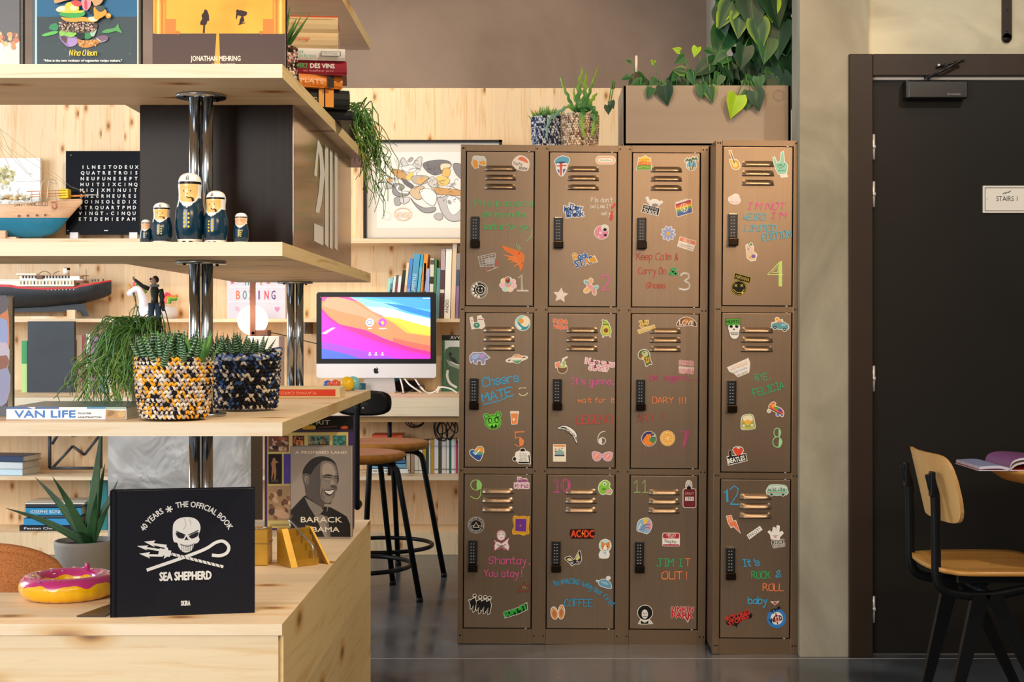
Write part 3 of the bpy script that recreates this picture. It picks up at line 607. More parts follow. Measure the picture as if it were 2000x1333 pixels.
g = S(5, 'black and white teapot quote sticker', 5).ell(552, 1140, 18, 14, K).poly([(500, 1165), (520, 1150), (590, 1150), (605, 1175), (600, 1230), (515, 1230), (500, 1200)], '#f2f1ee', 2).rect(520, 1228, 600, 1240, K, 4).ell(490, 1207, 12, 14, K).st([(600, 1180), (606, 1240)], 8, K)
for k, (t_, w_) in enumerate((("IT IS A", 52), ('TEA TIME', 60), ("you'll be", 50), ('FINE OK', 58))): g.txt(t_, 556, 1173 + k * 16, 11, K, w_, al='C')
g.done()
# door 6
g = S(6, 'PURA VIDA lettering sticker', 5, '#f4e2d2').txt('PURA', 788, 163, 30, '#e8714a', 108, 3, fat=3).txt('VIDA', 788, 206, 30, '#e8714a', 112, 3, fat=3); g.done()
g = S(6, 'avocado figure sticker').poly([(1170, 150), (1190, 140), (1208, 165), (1225, 205), (1225, 240), (1195, 258), (1160, 248), (1152, 215), (1165, 175)], '#a8c63e', 3).poly([(1172, 185), (1200, 180), (1215, 215), (1212, 240), (1190, 248), (1165, 235)], '#e4d65a', 3).ell(1190, 218, 18, 18, '#8a4f1e').st([(1172, 250), (1168, 268)], 5, '#8aa63a').st([(1215, 250), (1222, 264)], 5, '#8aa63a').st([(1165, 172), (1212, 170)], 6, '#44571e').st([(1175, 150), (1165, 140)], 8, '#56853a'); g.done()
g = S(6, 'coconut cocktail sticker', 4).ell(855, 512, 36, 36, '#7a5636', n=20).ell(855, 494, 34, 14, '#f0e6cf').ell(855, 495, 24, 9, '#b6c36a').st([(850, 492), (862, 440), (890, 425)], 7, '#e9e6dc').poly([(802, 470), (835, 460), (838, 500), (806, 505)], '#ee9482').ell(868, 470, 12, 16, '#9fc070'); g.done()
g = S(6, 'pink How you doin? lettering sticker', 8, '#f7dfe4').hand('How you', 1035, 468, 36, '#dd8aa2', 212, 6, rot=7).hand("doin?", 1062, 515, 36, '#dd8aa2', 140, 6, rot=6); g.done()
g = chalk(6); g.hand("It's gonna,", 922, 630, 46, '#e35bb0', 325, 6.5).hand('wait for it', 975, 770, 36, '#ec8a54', 280, 6).hand('LEGEND', 968, 935, 60, '#c74a40', 270, 6, rot=-2).hand('LEGEND', 972, 930, 58, '#c74a40', 264, 6, rot=-1); g.done()
g = S(6, 'black and white boomerang sticker', 4, '#17161a').poly([(818, 972), (858, 950), (905, 958), (950, 990), (968, 1030), (965, 1085), (945, 1040), (905, 1000), (860, 975)], '#f0efec', 2).poly([(830, 970), (860, 957), (890, 968), (860, 970)], '#17161a').poly([(955, 1040), (965, 1030), (963, 1070)], '#17161a').txt('METALLICA', 868, 975, 18, '#17161a', 100, 38, fat=.8); g.done()
g = S(6, 'retro travel poster sticker', 4, '#f2e6cf').rect(788, 1096, 880, 1222, '#f4ecd8').rect(790, 1098, 878, 1112, '#e79a5a').poly([(800, 1180), (800, 1150), (835, 1128), (870, 1150), (870, 1180)], '#8fb7b5').rect(796, 1172, 872, 1184, '#38475c').ell(805, 1130, 6, 6, '#d85d48').ell(830, 1122, 4, 4, '#b84a72').rect(848, 1118, 858, 1128, '#3f6a92').ell(803, 1146, 6, 6, '#c84a3a'); g.done()
g = num(6, 'white'); c = '#e4e2de'; g.st([(1182, 990), (1150, 1000), (1130, 1030), (1130, 1070), (1158, 1092), (1185, 1072), (1180, 1045), (1155, 1040), (1135, 1055)], 6, c, 3).poly([(1135, 1050), (1158, 1045), (1158, 1090), (1138, 1080)], c, 2); g.done()
g = S(6, 'pink sunglasses sticker', 4, '#f1ddd8').poly([(1085, 1155), (1110, 1148), (1145, 1160), (1160, 1170), (1178, 1158), (1215, 1148), (1240, 1160), (1228, 1205), (1205, 1218), (1175, 1205), (1160, 1180), (1145, 1205), (1118, 1218), (1092, 1200)], '#d9a7c0', 2).ell(1117, 1182, 22, 24, '#ef9a88').ell(1204, 1182, 22, 24, '#ef9a88').st([(1105, 1190), (1125, 1165)], 5, '#f8d9d0').st([(1194, 1190), (1214, 1165)], 5, '#f8d9d0'); g.done()
# door 7
g = S(7, 'yellow lettered sunshine sticker', 5, '#f4e6b4').hand('you', 118, 165, 28, '#d0a030', 60, 9, rot=-6).hand('are', 125, 188, 20, '#d0a030', 45, 8, rot=-6).poly([(102, 215), (225, 175), (232, 198), (112, 238)], '#d9b040').txt('SUNSHINE', 112, 232, 18, '#f9eec0', 112, -18); g.done()
g = S(7, 'brown LOVE letters sticker', 5).poly([(400, 175), (415, 140), (455, 115), (500, 118), (540, 145), (548, 180), (500, 172), (450, 178)], '#6a3f22', 3).poly([(440, 140), (475, 118), (515, 128), (530, 150), (480, 150)], '#cf8a3a', 3).txt('LOVE', 418, 172, 36, '#f4e6d0', 108, 2, fat=2).ell(458, 155, 12, 16, '#d9793a'); g.done()
g = S(7, 'green and yellow parrot sticker', 5).poly([(105, 400), (125, 370), (165, 365), (188, 390), (192, 430), (208, 470), (190, 472), (165, 488), (155, 455), (140, 430), (115, 430)], '#5a6a34', 3).ell(155, 395, 26, 24, '#c3cf9a').ell(128, 415, 14, 18, '#8a5a3a').poly([(160, 425), (185, 420), (190, 455), (165, 470)], '#d9b93a').ell(150, 385, 8, 8, '#6a8f4c').ell(175, 440, 8, 12, '#b85a3a').ell(140, 425, 12, 10, '#e6d05a'); g.done()
g = S(7, 'pink SUMMER LOVIN lettering sticker', 6, '#f3e0dc').txt('SUMMER', 418, 475, 32, '#d98f96', 108, 5, fat=2).txt('LOVIN', 420, 538, 34, '#d98f96', 100, 5, fat=2).st([(420, 495), (525, 503)], 2.5, '#c88a90').st([(420, 505), (525, 512)], 2.5, '#c88a90'); g.done()
g = chalk(7); g.hand('be legend,...', 195, 595, 46, '#c0407e', 355, 7).hand('DARY !!!', 212, 772, 46, '#ec8a4c', 250, 7.5).hand('ARY !', 92, 920, 56, '#b8473a', 200, 7, rot=-4); g.done()
g = S(7, 'round sunset wave sticker', 4, '#ede6da').ell(186, 1045, 54, 56, '#35357a', n=32).poly([(140, 1060), (165, 1020), (200, 1010), (205, 1050), (235, 1060), (215, 1088), (180, 1098), (150, 1085)], '#f08a2c', 3).poly([(190, 1045), (235, 1040), (230, 1070), (205, 1075)], '#4a8a4c', 3).poly([(200, 1030), (230, 1010), (238, 1035)], '#9fbf9c').ell(172, 1015, 5, 5, '#eacb5a').ell(210, 1005, 4, 4, '#eacb5a'); g.done()
g = S(7, 'round orange slice sticker', 4, '#f1d9a0').ell(328, 1040, 54, 56, '#f2a63a', n=32).ell(328, 1040, 46, 48, '#f7dc9a', n=28)
for k in range(9): a = TAU * k / 9; g.poly([(328 + 6 * math.cos(a), 1040 + 6 * math.sin(a)), (328 + 42 * math.cos(a - .28), 1040 + 43 * math.sin(a - .28)), (328 + 42 * math.cos(a + .28), 1040 + 43 * math.sin(a + .28))], '#f2a63a')
g.done()
g = num(7, 'dark pink'); g.st([(425, 998), (430, 985), (500, 985), (455, 1105)], 6, '#b5487a').poly([(462, 990), (502, 985), (455, 1108), (438, 1108)], '#a84a70'); g.done()
# door 8
g = S(8, 'white skull with green lettering sticker', 3, '#141414').poly([(795, 180), (880, 180), (878, 225), (870, 270), (845, 285), (815, 275), (800, 235)], '#f0efea', 2).poly([(772, 135), (885, 132), (882, 180), (860, 175), (850, 185), (835, 176), (815, 186), (800, 176), (775, 180)], '#4caf32').txt('MISFITS', 780, 168, 24, '#173a10', 98, -2, fat=1).ell(815, 190, 13, 11, K).ell(858, 190, 13, 11, K).poly([(828, 218), (845, 218), (836, 202)], K).poly([(808, 235), (872, 235), (866, 254), (815, 254)], K)
for k in range(7): g.rect(814 + k * 8, 238, 819 + k * 8, 250, '#f0efea')
g.done()
g = S(8, 'blue beach car with surfboard sticker').poly([(1125, 185), (1140, 160), (1195, 150), (1235, 165), (1252, 180), (1245, 210), (1140, 200)], '#5b9ca8', 2).ell(1150, 195, 13, 13, '#2c3a40').ell(1225, 210, 13, 13, '#2c3a40').ell(1168, 132, 14, 12, '#eaa83a').st([(1130, 165), (1205, 140)], 8, '#e2c08a').ell(1185, 150, 14, 10, '#e58a5a').ell(1215, 175, 20, 8, '#8fc5cc').ell(1150, 195, 5, 5, '#c8c8c0').ell(1225, 210, 5, 5, '#c8c8c0'); g.done()
g = S(8, 'they do not know that we know quote sticker', 4, '#f2ede4').poly([(788, 505), (945, 435), (958, 470), (950, 540), (868, 575), (835, 545), (805, 535)], '#f2ede4')
for k, (t_, c_, x_, w_) in enumerate((('they don\'t know that', '#e8b06a', 815, 135), ('THAT WE KNOW', '#d9706c', 812, 140), ('THEY KNOW', '#4f7fbf', 838, 110), ('WE KNOW', '#3a3a3a', 862, 88))): g.txt(t_, x_, 512 + k * 21, 16, c_, w_, -22)
g.done()
g = chalk(8); g.hand('BYE,', 1000, 600, 46, '#2fae78', 110, 7, rot=-3).hand('FELICIA', 990, 725, 52, '#2fae78', 240, 8, rot=-16); g.done()
g = S(8, 'rainbow roller skate sticker', 5).poly([(1110, 790), (1135, 768), (1155, 775), (1150, 800), (1195, 815), (1218, 850), (1195, 858), (1110, 815)], '#e86a3a', 2).poly([(1122, 785), (1150, 780), (1150, 800), (1130, 812)], '#f2b53a').poly([(1140, 805), (1165, 800), (1185, 815), (1170, 835)], '#5aa84c').poly([(1170, 815), (1195, 818), (1212, 845), (1185, 845)], '#6a4aa8').st([(1108, 815), (1200, 862)], 6, K).ell(1105, 835, 12, 12, '#d8c8b8').ell(1172, 862, 12, 12, '#6a7ac0').ell(1205, 868, 9, 9, '#6a7ac0'); g.done()
g = S(8, 'yellow camper van front sticker', 5).poly([(895, 910), (905, 875), (960, 862), (985, 880), (992, 920), (998, 955), (985, 972), (905, 978), (893, 950)], '#8fae5a', 2).poly([(905, 880), (958, 868), (980, 885), (975, 912), (915, 915)], '#f1e8c8', 2).poly([(895, 915), (943, 945), (990, 912), (985, 905), (943, 925), (900, 905)], '#e8a63a').ell(943, 925, 22, 22, '#eeb83c').ell(912, 950, 11, 11, '#e6e0c8').ell(975, 945, 11, 11, '#e6e0c8').st([(900, 970), (990, 962)], 8, '#e9c45a'); g.done()
g = num(8, 'mint green'); c = '#9fdc9a'; g.ring(1168, 1000, 26, 34, 6, c).ring(1168, 1072, 34, 40, 6, c).poly([(1180, 975), (1195, 1000), (1185, 1032), (1178, 1030)], c, 3).poly([(1185, 1040), (1208, 1070), (1190, 1110), (1178, 1108)], c, 3); g.done()
g = S(8, 'red heart and black lettering sticker', 5).poly([(785, 1190), (925, 1165), (935, 1215), (795, 1250)], '#24222a').poly([(868, 1182), (835, 1148), (835, 1122), (855, 1115), (872, 1128), (890, 1115), (905, 1130), (900, 1155)], '#e0452c', 2).txt('I', 803, 1188, 42, '#24222a', 16, -6, fat=3).txt('BEATLES', 795, 1240, 34, '#f4f2ee', 132, -13, fat=1.5); g.ring(868, 1148, 40, 36, 3, '#24222a', a0=200, a1=340).done()
# door 9
g = num(9, 'light green'); c = '#a6e07a'; g.ring(180, 142, 38, 36, 5, c).st([(215, 140), (210, 215), (180, 240), (142, 222)], 5, c, 3).poly([(185, 108), (208, 118), (214, 145), (205, 168), (185, 176)], '#8fce70', 2); g.done()
g = S(9, 'pink be kind lettering sticker', 7, '#f2e0e6').hand('Be', 478, 118, 26, '#b06a9a', 55, 8).hand('Kind', 455, 158, 28, '#b06a9a', 90, 8); g.done()
g = S(9, 'round black prism triangle sticker', 2, '#c9c6c2').ell(180, 425, 58, 58, K, n=36).ring(180, 425, 54, 54, 2, '#d8d6d2').ring(180, 425, 38, 38, 2, '#d8d6d2').poly([(180, 402), (205, 442), (155, 442)], '#d8d6d2').poly([(180, 409), (198, 438), (162, 438)], K).st([(145, 432), (166, 425)], 2, '#e0e0e0').st([(193, 425), (216, 432)], 3, '#d89a5a').txt('DARK SIDE OF THE MOON', 180, 425, 10, '#d8d6d2', 160, warp=arc(180, 425, 42, -200)).txt('DARK SIDE OF IT', 180, 425, 10, '#d8d6d2', 110, warp=arc(180, 425, 50, 155, -1)); g.done()
g = S(9, 'purple door with yellow ornate frame sticker', 0).poly([(438, 368), (458, 352), (480, 362), (510, 355), (540, 362), (557, 358), (555, 400), (550, 440), (555, 482), (530, 488), (515, 498), (480, 486), (440, 490), (432, 460), (445, 430), (438, 400)], '#e0a930', 2).poly([(457, 378), (535, 378), (532, 468), (455, 465)], '#6b2f96').ell(491, 426, 5, 5, '#d8a93a').st([(446, 372), (545, 370), (542, 478), (446, 475)], 4, '#b57f1c', 0, True); g.done()
g = S(9, 'pink outlined blonde woman portrait sticker', 4, '#e0679c').poly([(300, 520), (320, 540), (340, 545), (358, 555), (380, 540), (410, 515), (400, 545), (412, 575), (405, 600), (358, 560), (312, 600), (310, 570), (318, 545)], '#e7e4e2').ell(356, 495, 28, 34, '#f0ecea').poly([(328, 490), (335, 470), (355, 462), (378, 470), (386, 495), (378, 512), (372, 485), (345, 480), (338, 510)], '#cfc9c6', 3).st([(342, 490), (352, 488)], 3, K).st([(362, 488), (372, 490)], 3, K).st([(350, 512), (364, 512)], 4, '#8a4a50').st([(330, 560), (385, 590)], 6, '#8a8682').st([(385, 560), (330, 590)], 6, '#6a6662'); g.done()
g = chalk(9); c = '#d55a9c'; g.hand('Shantay,', 270, 695, 50, c, 285, 7).hand('You stay!', 235, 785, 46, c, 262, 7).st([(474, 890), (482, 850), (500, 870), (515, 820), (530, 855), (552, 830), (555, 880)], 5, '#8f3030').st([(474, 892), (556, 884)], 6, '#8f3030').hand('n', 508, 868, 18, '#d8c050', 18, 4); g.done()
g = S(9, 'four black suited musicians sticker', 4)
for x, y in ((165, 975), (205, 985), (240, 985), (270, 990)): g.poly([(x - 22, y - 25), (x + 8, y - 38), (x + 16, y), (x + 4, y + 55), (x - 8, y + 62), (x - 4, y + 12), (x - 20, y + 40), (x - 26, y + 35)], K).ell(x + 4, y - 50, 9, 11, '#d8d8d6').ell(x + 4, y - 56, 10, 7, K)
g.st([(135, 955), (150, 1000)], 10, K).done()
g = S(9, 'green number lettering sticker', 4, '#e8f0e4').poly([(375, 1040), (475, 1005), (535, 970), (540, 1015), (480, 1045), (385, 1075)], '#123a18').txt('SUM', 382, 1070, 36, '#35b548', 90, -18, fat=3).txt('41', 482, 1032, 38, '#35b548', 52, -20, fat=3); g.done()
# door 10
g = num(10, 'pink'); c = '#c8508e'; g.st([(722, 120), (742, 98), (742, 185)], 5, c).st([(722, 188), (768, 188)], 6, c).st([(755, 100), (755, 185)], 5, c).ring(810, 140, 32, 45, 5, c).ring(810, 140, 18, 38, 4, c).poly([(828, 110), (842, 140), (830, 172), (824, 140)], c); g.done()
g = S(10, 'green frog figure sticker').poly([(1045, 140), (1070, 110), (1095, 105), (1120, 125), (1115, 150), (1135, 175), (1125, 200), (1095, 195), (1065, 200), (1045, 175)], '#86c83c', 3).ell(1062, 128, 10, 10, '#a8d84a').ell(1085, 128, 13, 13, '#f2f4e6').ell(1085, 130, 6, 6, '#26401a').ell(1110, 180, 18, 14, '#e8a0b8').ell(1080, 165, 16, 8, '#5a9a2a'); g.done()
g = S(10, 'red lettering with lightning bolt sticker', 3, '#3a0f08').poly([(845, 452), (1005, 448), (1015, 480), (1000, 512), (850, 512), (840, 485)], '#3a0f08').txt('AC', 848, 503, 48, '#e04a22', 68, fat=2.5).txt('DC', 942, 503, 48, '#e04a22', 66, fat=2.5).poly([(935, 448), (920, 480), (930, 482), (918, 512), (940, 476), (930, 474)], '#f2a53a'); g.done()
g = S(10, 'orange dog with space helmet sticker').ell(1088, 562, 40, 42, '#bfe2e6').poly([(1060, 545), (1062, 530), (1080, 545), (1098, 545), (1118, 532), (1118, 575), (1090, 598), (1062, 580)], '#e08a3c', 2).poly([(1080, 560), (1095, 560), (1102, 590), (1075, 590)], '#f6f0e6', 2).ell(1075, 568, 4, 4, K).ell(1103, 568, 4, 4, K).poly([(1055, 605), (1110, 602), (1112, 640), (1090, 648), (1050, 645)], '#e8eef0', 2).poly([(1070, 605), (1095, 605), (1092, 630)], '#8fcbe0'); g.done()
g = S(10, 'pastel monarch butterfly sticker', 4).poly([(805, 655), (840, 640), (870, 665), (905, 600), (915, 620), (920, 660), (905, 690), (875, 690), (855, 705), (838, 685)], '#2a2a30', 2).poly([(815, 658), (838, 650), (862, 668), (835, 675)], '#e7dd9a').poly([(878, 660), (900, 615), (912, 650), (890, 670)], '#d9d78e').poly([(842, 680), (866, 675), (862, 692), (850, 698)], '#9ab0c8').poly([(880, 675), (910, 672), (900, 685)], '#c8b0d0'); g.done()
g = chalk(10); c = '#2f9bd0'
def wv(a, b, x, y):
    t = a / 420; xx = x + a * .95; yy = y + (-60 * math.sin(t * 2.0 + .2) + 175 * t * t * 1.0); sl = math.atan2((-60 * 2.0 * math.cos(t * 2.0 + .2) + 350 * t), 420)
    return xx - b * math.sin(sl), yy + b * math.cos(sl)
g.hand('Be AMAZING today but first', 732, 858, 34, c, 425, 6, warp=wv).hand('COFFEE', 803, 988, 46, c, 195, 7); g.done()
g = S(10, 'blue cap sticker', 5, '#dfe6ea').poly([(1045, 815), (1075, 800), (1115, 815), (1130, 845), (1125, 862), (1085, 855), (1050, 840)], '#5f9cc4', 3).st([(1045, 815), (1030, 812)], 6, '#7fb2d4').ell(1085, 825, 30, 10, '#8fc0dc', 20).ell(1110, 790, 12, 10, '#e6e6e2'); g.done()
g = S(10, 'brown flip flops sticker', 5).ell(730, 1040, 22, 42, '#d8925a', -10).ell(780, 1032, 20, 48, '#d8925a', 4).ell(728, 1035, 14, 32, '#c07a44', -10, 14).ell(780, 1028, 13, 36, '#c07a44', 4, 14)
for x, y in ((730, 1025), (780, 1018)): g.st([(x - 16, y + 5), (x, y - 22), (x + 16, y + 5)], 5, '#e9d9c0', 0)
g.done()
# door 11
g = num(11, 'light green'); c = '#9dbd70'
for x in (85, 140): g.st([(x - 18, 118), (x, 96), (x, 178)], 6, c).st([(x - 18, 180), (x + 22, 180)], 5, c)
g.done()
g = S(11, 'red poster with bald man sticker', 4).rect(402, 155, 486, 280, '#6f1622', 12).poly([(425, 155), (420, 125), (430, 100), (450, 102), (460, 125), (455, 155)], '#c9c4c0', 2).poly([(425, 145), (440, 132), (456, 145), (452, 158), (428, 158)], K).ell(437, 112, 9, 10, '#e2dedb').txt('GREAT', 412, 195, 18, '#d9a0a0', 64).rect(414, 208, 474, 236, '#f0e6e4').txt('1991', 420, 232, 20, K, 48).txt('CAGE BAND', 418, 266, 12, '#a0303a', 56); g.done()
g = S(11, 'pastel cassette and wave badge sticker', 4).poly([(85, 440), (95, 380), (125, 362), (160, 358), (185, 390), (180, 430), (155, 462), (115, 450)], '#8fb4d8', 2).poly([(125, 362), (160, 358), (160, 390), (130, 400)], '#e9c44c').poly([(155, 375), (185, 392), (178, 430), (150, 430)], '#d99ab0', 2).st([(110, 440), (135, 405), (170, 400)], 5, '#3f5a98', 3).st([(125, 450), (140, 420), (172, 425)], 4, '#6a4a98', 3).st([(95, 430), (110, 395)], 6, '#f0f0ea'); g.done()
g = S(11, 'red hello name tag sticker', 4).rect(262, 460, 374, 545, '#f2ece8', 8).rect(262, 460, 374, 495, '#b02a38', 8).txt('HELLO', 288, 480, 17, '#f6eeee', 62).txt('MY NAME IS', 298, 491, 8, '#f6eeee', 44).hand('Regina', 275, 522, 20, '#3a3a40', 75, 3, rot=4).rect(262, 535, 374, 545, '#b02a38', 4); g.done()
g = chalk(11); a, b = '#2fae68', '#ef8a50'
g.hand('JIM I', 222, 686, 52, a, 170, 8).hand('T', 415, 682, 50, b, 34, 8).hand('OUT!', 255, 772, 50, b, 165, 8); g.done()
g = S(11, 'black and white guitarist portrait with big hair sticker', 4).ell(140, 1005, 50, 50, K, n=18).ell(138, 1015, 22, 32, '#e8e6e2').poly([(95, 1080), (110, 1055), (135, 1062), (170, 1055), (192, 1080)], '#d8d6d2').poly([(110, 1058), (138, 1075), (165, 1058), (160, 1082), (112, 1082)], K).ell(129, 1008, 5, 3.5, K).ell(148, 1008, 5, 3.5, K).st([(128, 1030), (150, 1030)], 4, K).st([(138, 1012), (136, 1022)], 3, '#777777'); g.done()
g = S(11, 'red speech bubble lettering sticker', 5).txt('LINKIN', 322, 996, 32, '#c8202e', 148, fat=2.5).txt('PARK', 322, 1038, 36, '#c8202e', 148, fat=3).poly([(412, 1036), (445, 1036), (432, 1064)], '#c8202e'); g.done()
# door 12
g = num(12, 'blue'); c = '#3fa0cc'; g.st([(678, 190), (705, 165), (708, 250)], 6, c).poly([(694, 172), (708, 165), (710, 250), (696, 250)], c).st([(722, 165), (750, 140), (778, 160), (770, 200), (725, 268), (782, 268)], 7, c, 0).st([(725, 265), (782, 266)], 9, c); g.done()
g = S(12, 'mint camper van lettering sticker', 4).poly([(975, 195), (985, 145), (1010, 132), (1095, 135), (1112, 160), (1108, 198)], '#8fcdb2', 2).poly([(988, 150), (1010, 138), (1090, 140), (1105, 160), (985, 165)], '#d8e8dc', 2).hand('wild life', 985, 172, 24, '#3a5a50', 112, 4).ell(1005, 198, 9, 8, '#33403c').ell(1085, 198, 9, 8, '#33403c').st([(978, 182), (1108, 184)], 4, '#e08a8a'); g.done()
g = S(12, 'orange lightning bolt sticker', 5, '#f3e4da').poly([(700, 350), (728, 345), (740, 385), (760, 380), (792, 462), (745, 415), (730, 425), (712, 395)], '#ea7f54').poly([(705, 355), (722, 352), (735, 395), (722, 392)], '#f3a47e'); g.done()
g = S(12, 'PIVOT! lettering sticker', 5).poly([(842, 478), (925, 420), (938, 438), (855, 500)], '#f4f2ec').txt('PIVOT!', 857, 497, 22, '#26262a', 92, -35); g.done()
g = S(12, 'ROCK hand lettering sticker', 5).poly([(1005, 500), (1000, 470), (985, 455), (992, 448), (1012, 462), (1020, 425), (1032, 428), (1035, 460), (1046, 412), (1058, 416), (1055, 460), (1078, 452), (1084, 462), (1062, 485), (1055, 505)], '#f2f0ec').st([(1015, 480), (1050, 478)], 4, '#a8a8a8').ell(1032, 488, 10, 7, '#d8a0a0').txt('ROCK', 1012, 542, 28, K, 86, -7, fat=1).txt('NEVER DIES', 1018, 564, 12, K, 80, -10); g.done()
g = chalk(12); g.hand("It's", 808, 692, 46, '#3aa8dc', 115, 8, rot=-5).hand('ROCK', 870, 772, 48, '#2fa860', 125, 8).hand('&', 1035, 762, 46, '#4aa8e0', 34, 7).hand('ROLL', 948, 855, 46, '#ec8450', 138, 8).hand('baby', 845, 945, 44, '#3aa8dc', 128, 8); g.done()
g = S(12, 'small winged heart sticker', 2).poly([(1028, 955), (1015, 938), (1022, 930), (1030, 936), (1038, 930), (1044, 938)], '#c05048').poly([(1000, 930), (1018, 934), (1014, 944)], '#e6dcd4').poly([(1058, 926), (1042, 934), (1044, 944)], '#e6dcd4'); g.done()
g = S(12, 'red and black jagged lettering sticker', 0).poly([(695, 1060), (730, 1035), (780, 1025), (830, 995), (870, 1015), (868, 1045), (800, 1065), (770, 1100), (768, 1118), (755, 1098), (705, 1095)], K, 2).txt('ROLLING', 702, 1070, 34, '#c83428', 165, -18, fat=2).txt('STONES', 720, 1102, 30, '#c83428', 145, -24, fat=2); g.done()
g = S(12, 'round blue target sticker', 0).ell(1040, 1046, 66, 66, '#2f7fd0', n=36).ell(1042, 1046, 42, 44, '#f0eeea', n=28).ell(1043, 1048, 24, 26, '#c83a32', n=20).txt('The', 1012, 1020, 26, K, 72, -38, fat=2).txt('WHO', 1000, 1085, 34, K, 88, -20, fat=2).st([(1035, 1010), (1048, 1085)], 7, K).poly([(1030, 1040), (1055, 1030), (1060, 1068), (1036, 1070)], '#f0eeea').poly([(1034, 1044), (1052, 1036), (1056, 1064), (1040, 1066)], '#c83a32'); g.done()
# ---------------------------------------------------------------- the display shelving in the foreground
XR, XI, YF, YM, YB = -.466, -.852, 2.687, 3.01, 4.167     # right face, inner face of the arm, front, rear of the front strip, rear of the arm
XL = -1.75
def lshape(mb, z0, z1, m, ms_front, ms_side, x1=XR):
    o = [(XL, YF), (x1, YF), (x1, YB), (XI, YB), (XI, YM), (XL, YM)]
    n = len(o); tri = tessellate_polygon([[Vector((p[0], p[1], 0)) for p in o]])
    vs = [(p[0], p[1], z0) for p in o] + [(p[0], p[1], z1) for p in o]
    fs = [tuple(t) for t in tri] + [tuple(n + i for i in t) for t in tri]; ms = [m] * len(fs)
    for i in range(n): fs.append((i, (i + 1) % n, n + (i + 1) % n, n + i)); ms.append(ms_front if i % 2 == 0 else ms_side)
    mb.add(vs, fs, ms); return mb
unit = thing('display_shelving', 'tall pine display shelving with chrome twin posts standing on a long pine bench', 'shelving', (-.66, YF, 0))
SH = [(.936, .9615), (1.274, 1.3), (1.608, 1.6338), (1.950, 1.977)]
for z0, z1 in SH: lshape(MB(), z0, z1, PX, PE, PEY).build('shelf', unit)
b = lshape(MB(), .562, .5835, PX, PE, PEY, XR - .0005).build('bench_top', unit)
MB().box(XL, -.4745, YF + .004, YF + .03, 0, .562, PF).build('front_panel', unit)
MB().box(-.486, XR, YF + .012, YB, 0, .583, PS).build('side_panel', unit)
MB().box(XI, XI + .02, YM, YB, 0, .562, PS).box(XI, -.486, YB - .02, YB, 0, .562, PF).box(XL, XI, YM - .02, YM, 0, .562, PF).build('rear_panel', unit)
tiers = [(.584, .936), (.962, 1.274), (1.3005, 1.608), (1.6343, 1.95)]
for px, py in ((-.664, 2.885), (-.6735, 4.095), (-1.55, 2.885)):
    for z0, z1 in tiers:
        p = MB()
        for dx in (-.0125, .0125): p.lathe([(.0115, z0 + .004), (.0115, z1 - .004)], CHROME, 20, (px + dx, py, 0))
        p = p.build('twin_post', unit)
        for za, zb in ((z1 - .006, z1 - .0003), (z0, z0 + .006)):
            q = MB().lathe([(.05, za), (.05, zb)], CHROME, 32, (px, py, 0))
            for a in range(4): q.ball((px + .038 * math.cos(PI / 4 + a * PI / 2), py + .038 * math.sin(PI / 4 + a * PI / 2), za if za > z0 + .1 else zb), .004, DARKM, 8, 4)
            q.build('flange', p)
# ---------------------------------------------------------------- brown steel box with white graphic between the shelves
BX0, BX1, BY0, BY1, BZ0, BZ1 = -.8215, -.500, 3.01, 3.977, 1.3005, 1.6075
DKS = brushed('dark_brown_steel', '#1d140e', '#281b12', .26, 2, 0); DKS.node_tree.nodes['Principled BSDF'].inputs['Specular IOR Level'].default_value = .12
box = thing('steel_cabinet', 'dark brown glossy steel box with white painted graphic on its side, between the upper shelves', 'cabinet', (-.66, 3.5, BZ0))
MB().box(BX0, BX1, BY0, BY1, BZ0, BZ1, DKS, bev=.0015).build('body', box)
def side(x):   # surface facing +x: u along depth (y), v down from z
    return lambda u, v, h: Vector((x + h, u, v))
def sidepx(x):  # photo pixels on the plane x = const
    def f(u, v, h):
        D = x * FPX / (u - VX); return Vector((x + h, D, CZ - (v - VY) * D / FPX))
    return f
MB().box(BX1, BX1 + .0012, BY0, BY1, BZ0, BZ1, brushed('side_steel', '#b3a294', '#bba99b', .12, 2, .95)).build('side_panel', box)
g = G(sidepx(BX1 + .0013), .0004); c = '#e9e6e2'
g.poly([(613, 342), (620.5, 271), (622.5, 275), (619, 346)], c).poly([(622.5, 275), (629, 290), (634, 340), (628, 395), (623, 417), (615.5, 414), (622, 375), (625, 340), (624, 310), (619, 283)], c)
g.poly([(613, 436), (631, 444), (631, 480), (613, 471)], c)
for x0, x1, y0, y1, y2, y3 in ((634, 641, 281, 289, 477, 484), (643.5, 649, 290, 296, 484, 487), (653, 659, 296, 302, 485, 490)): g.poly([(x0, y0), (x1, y1), (x1, y3), (x0, y2)], c)
g.done('painted_graphic', box)

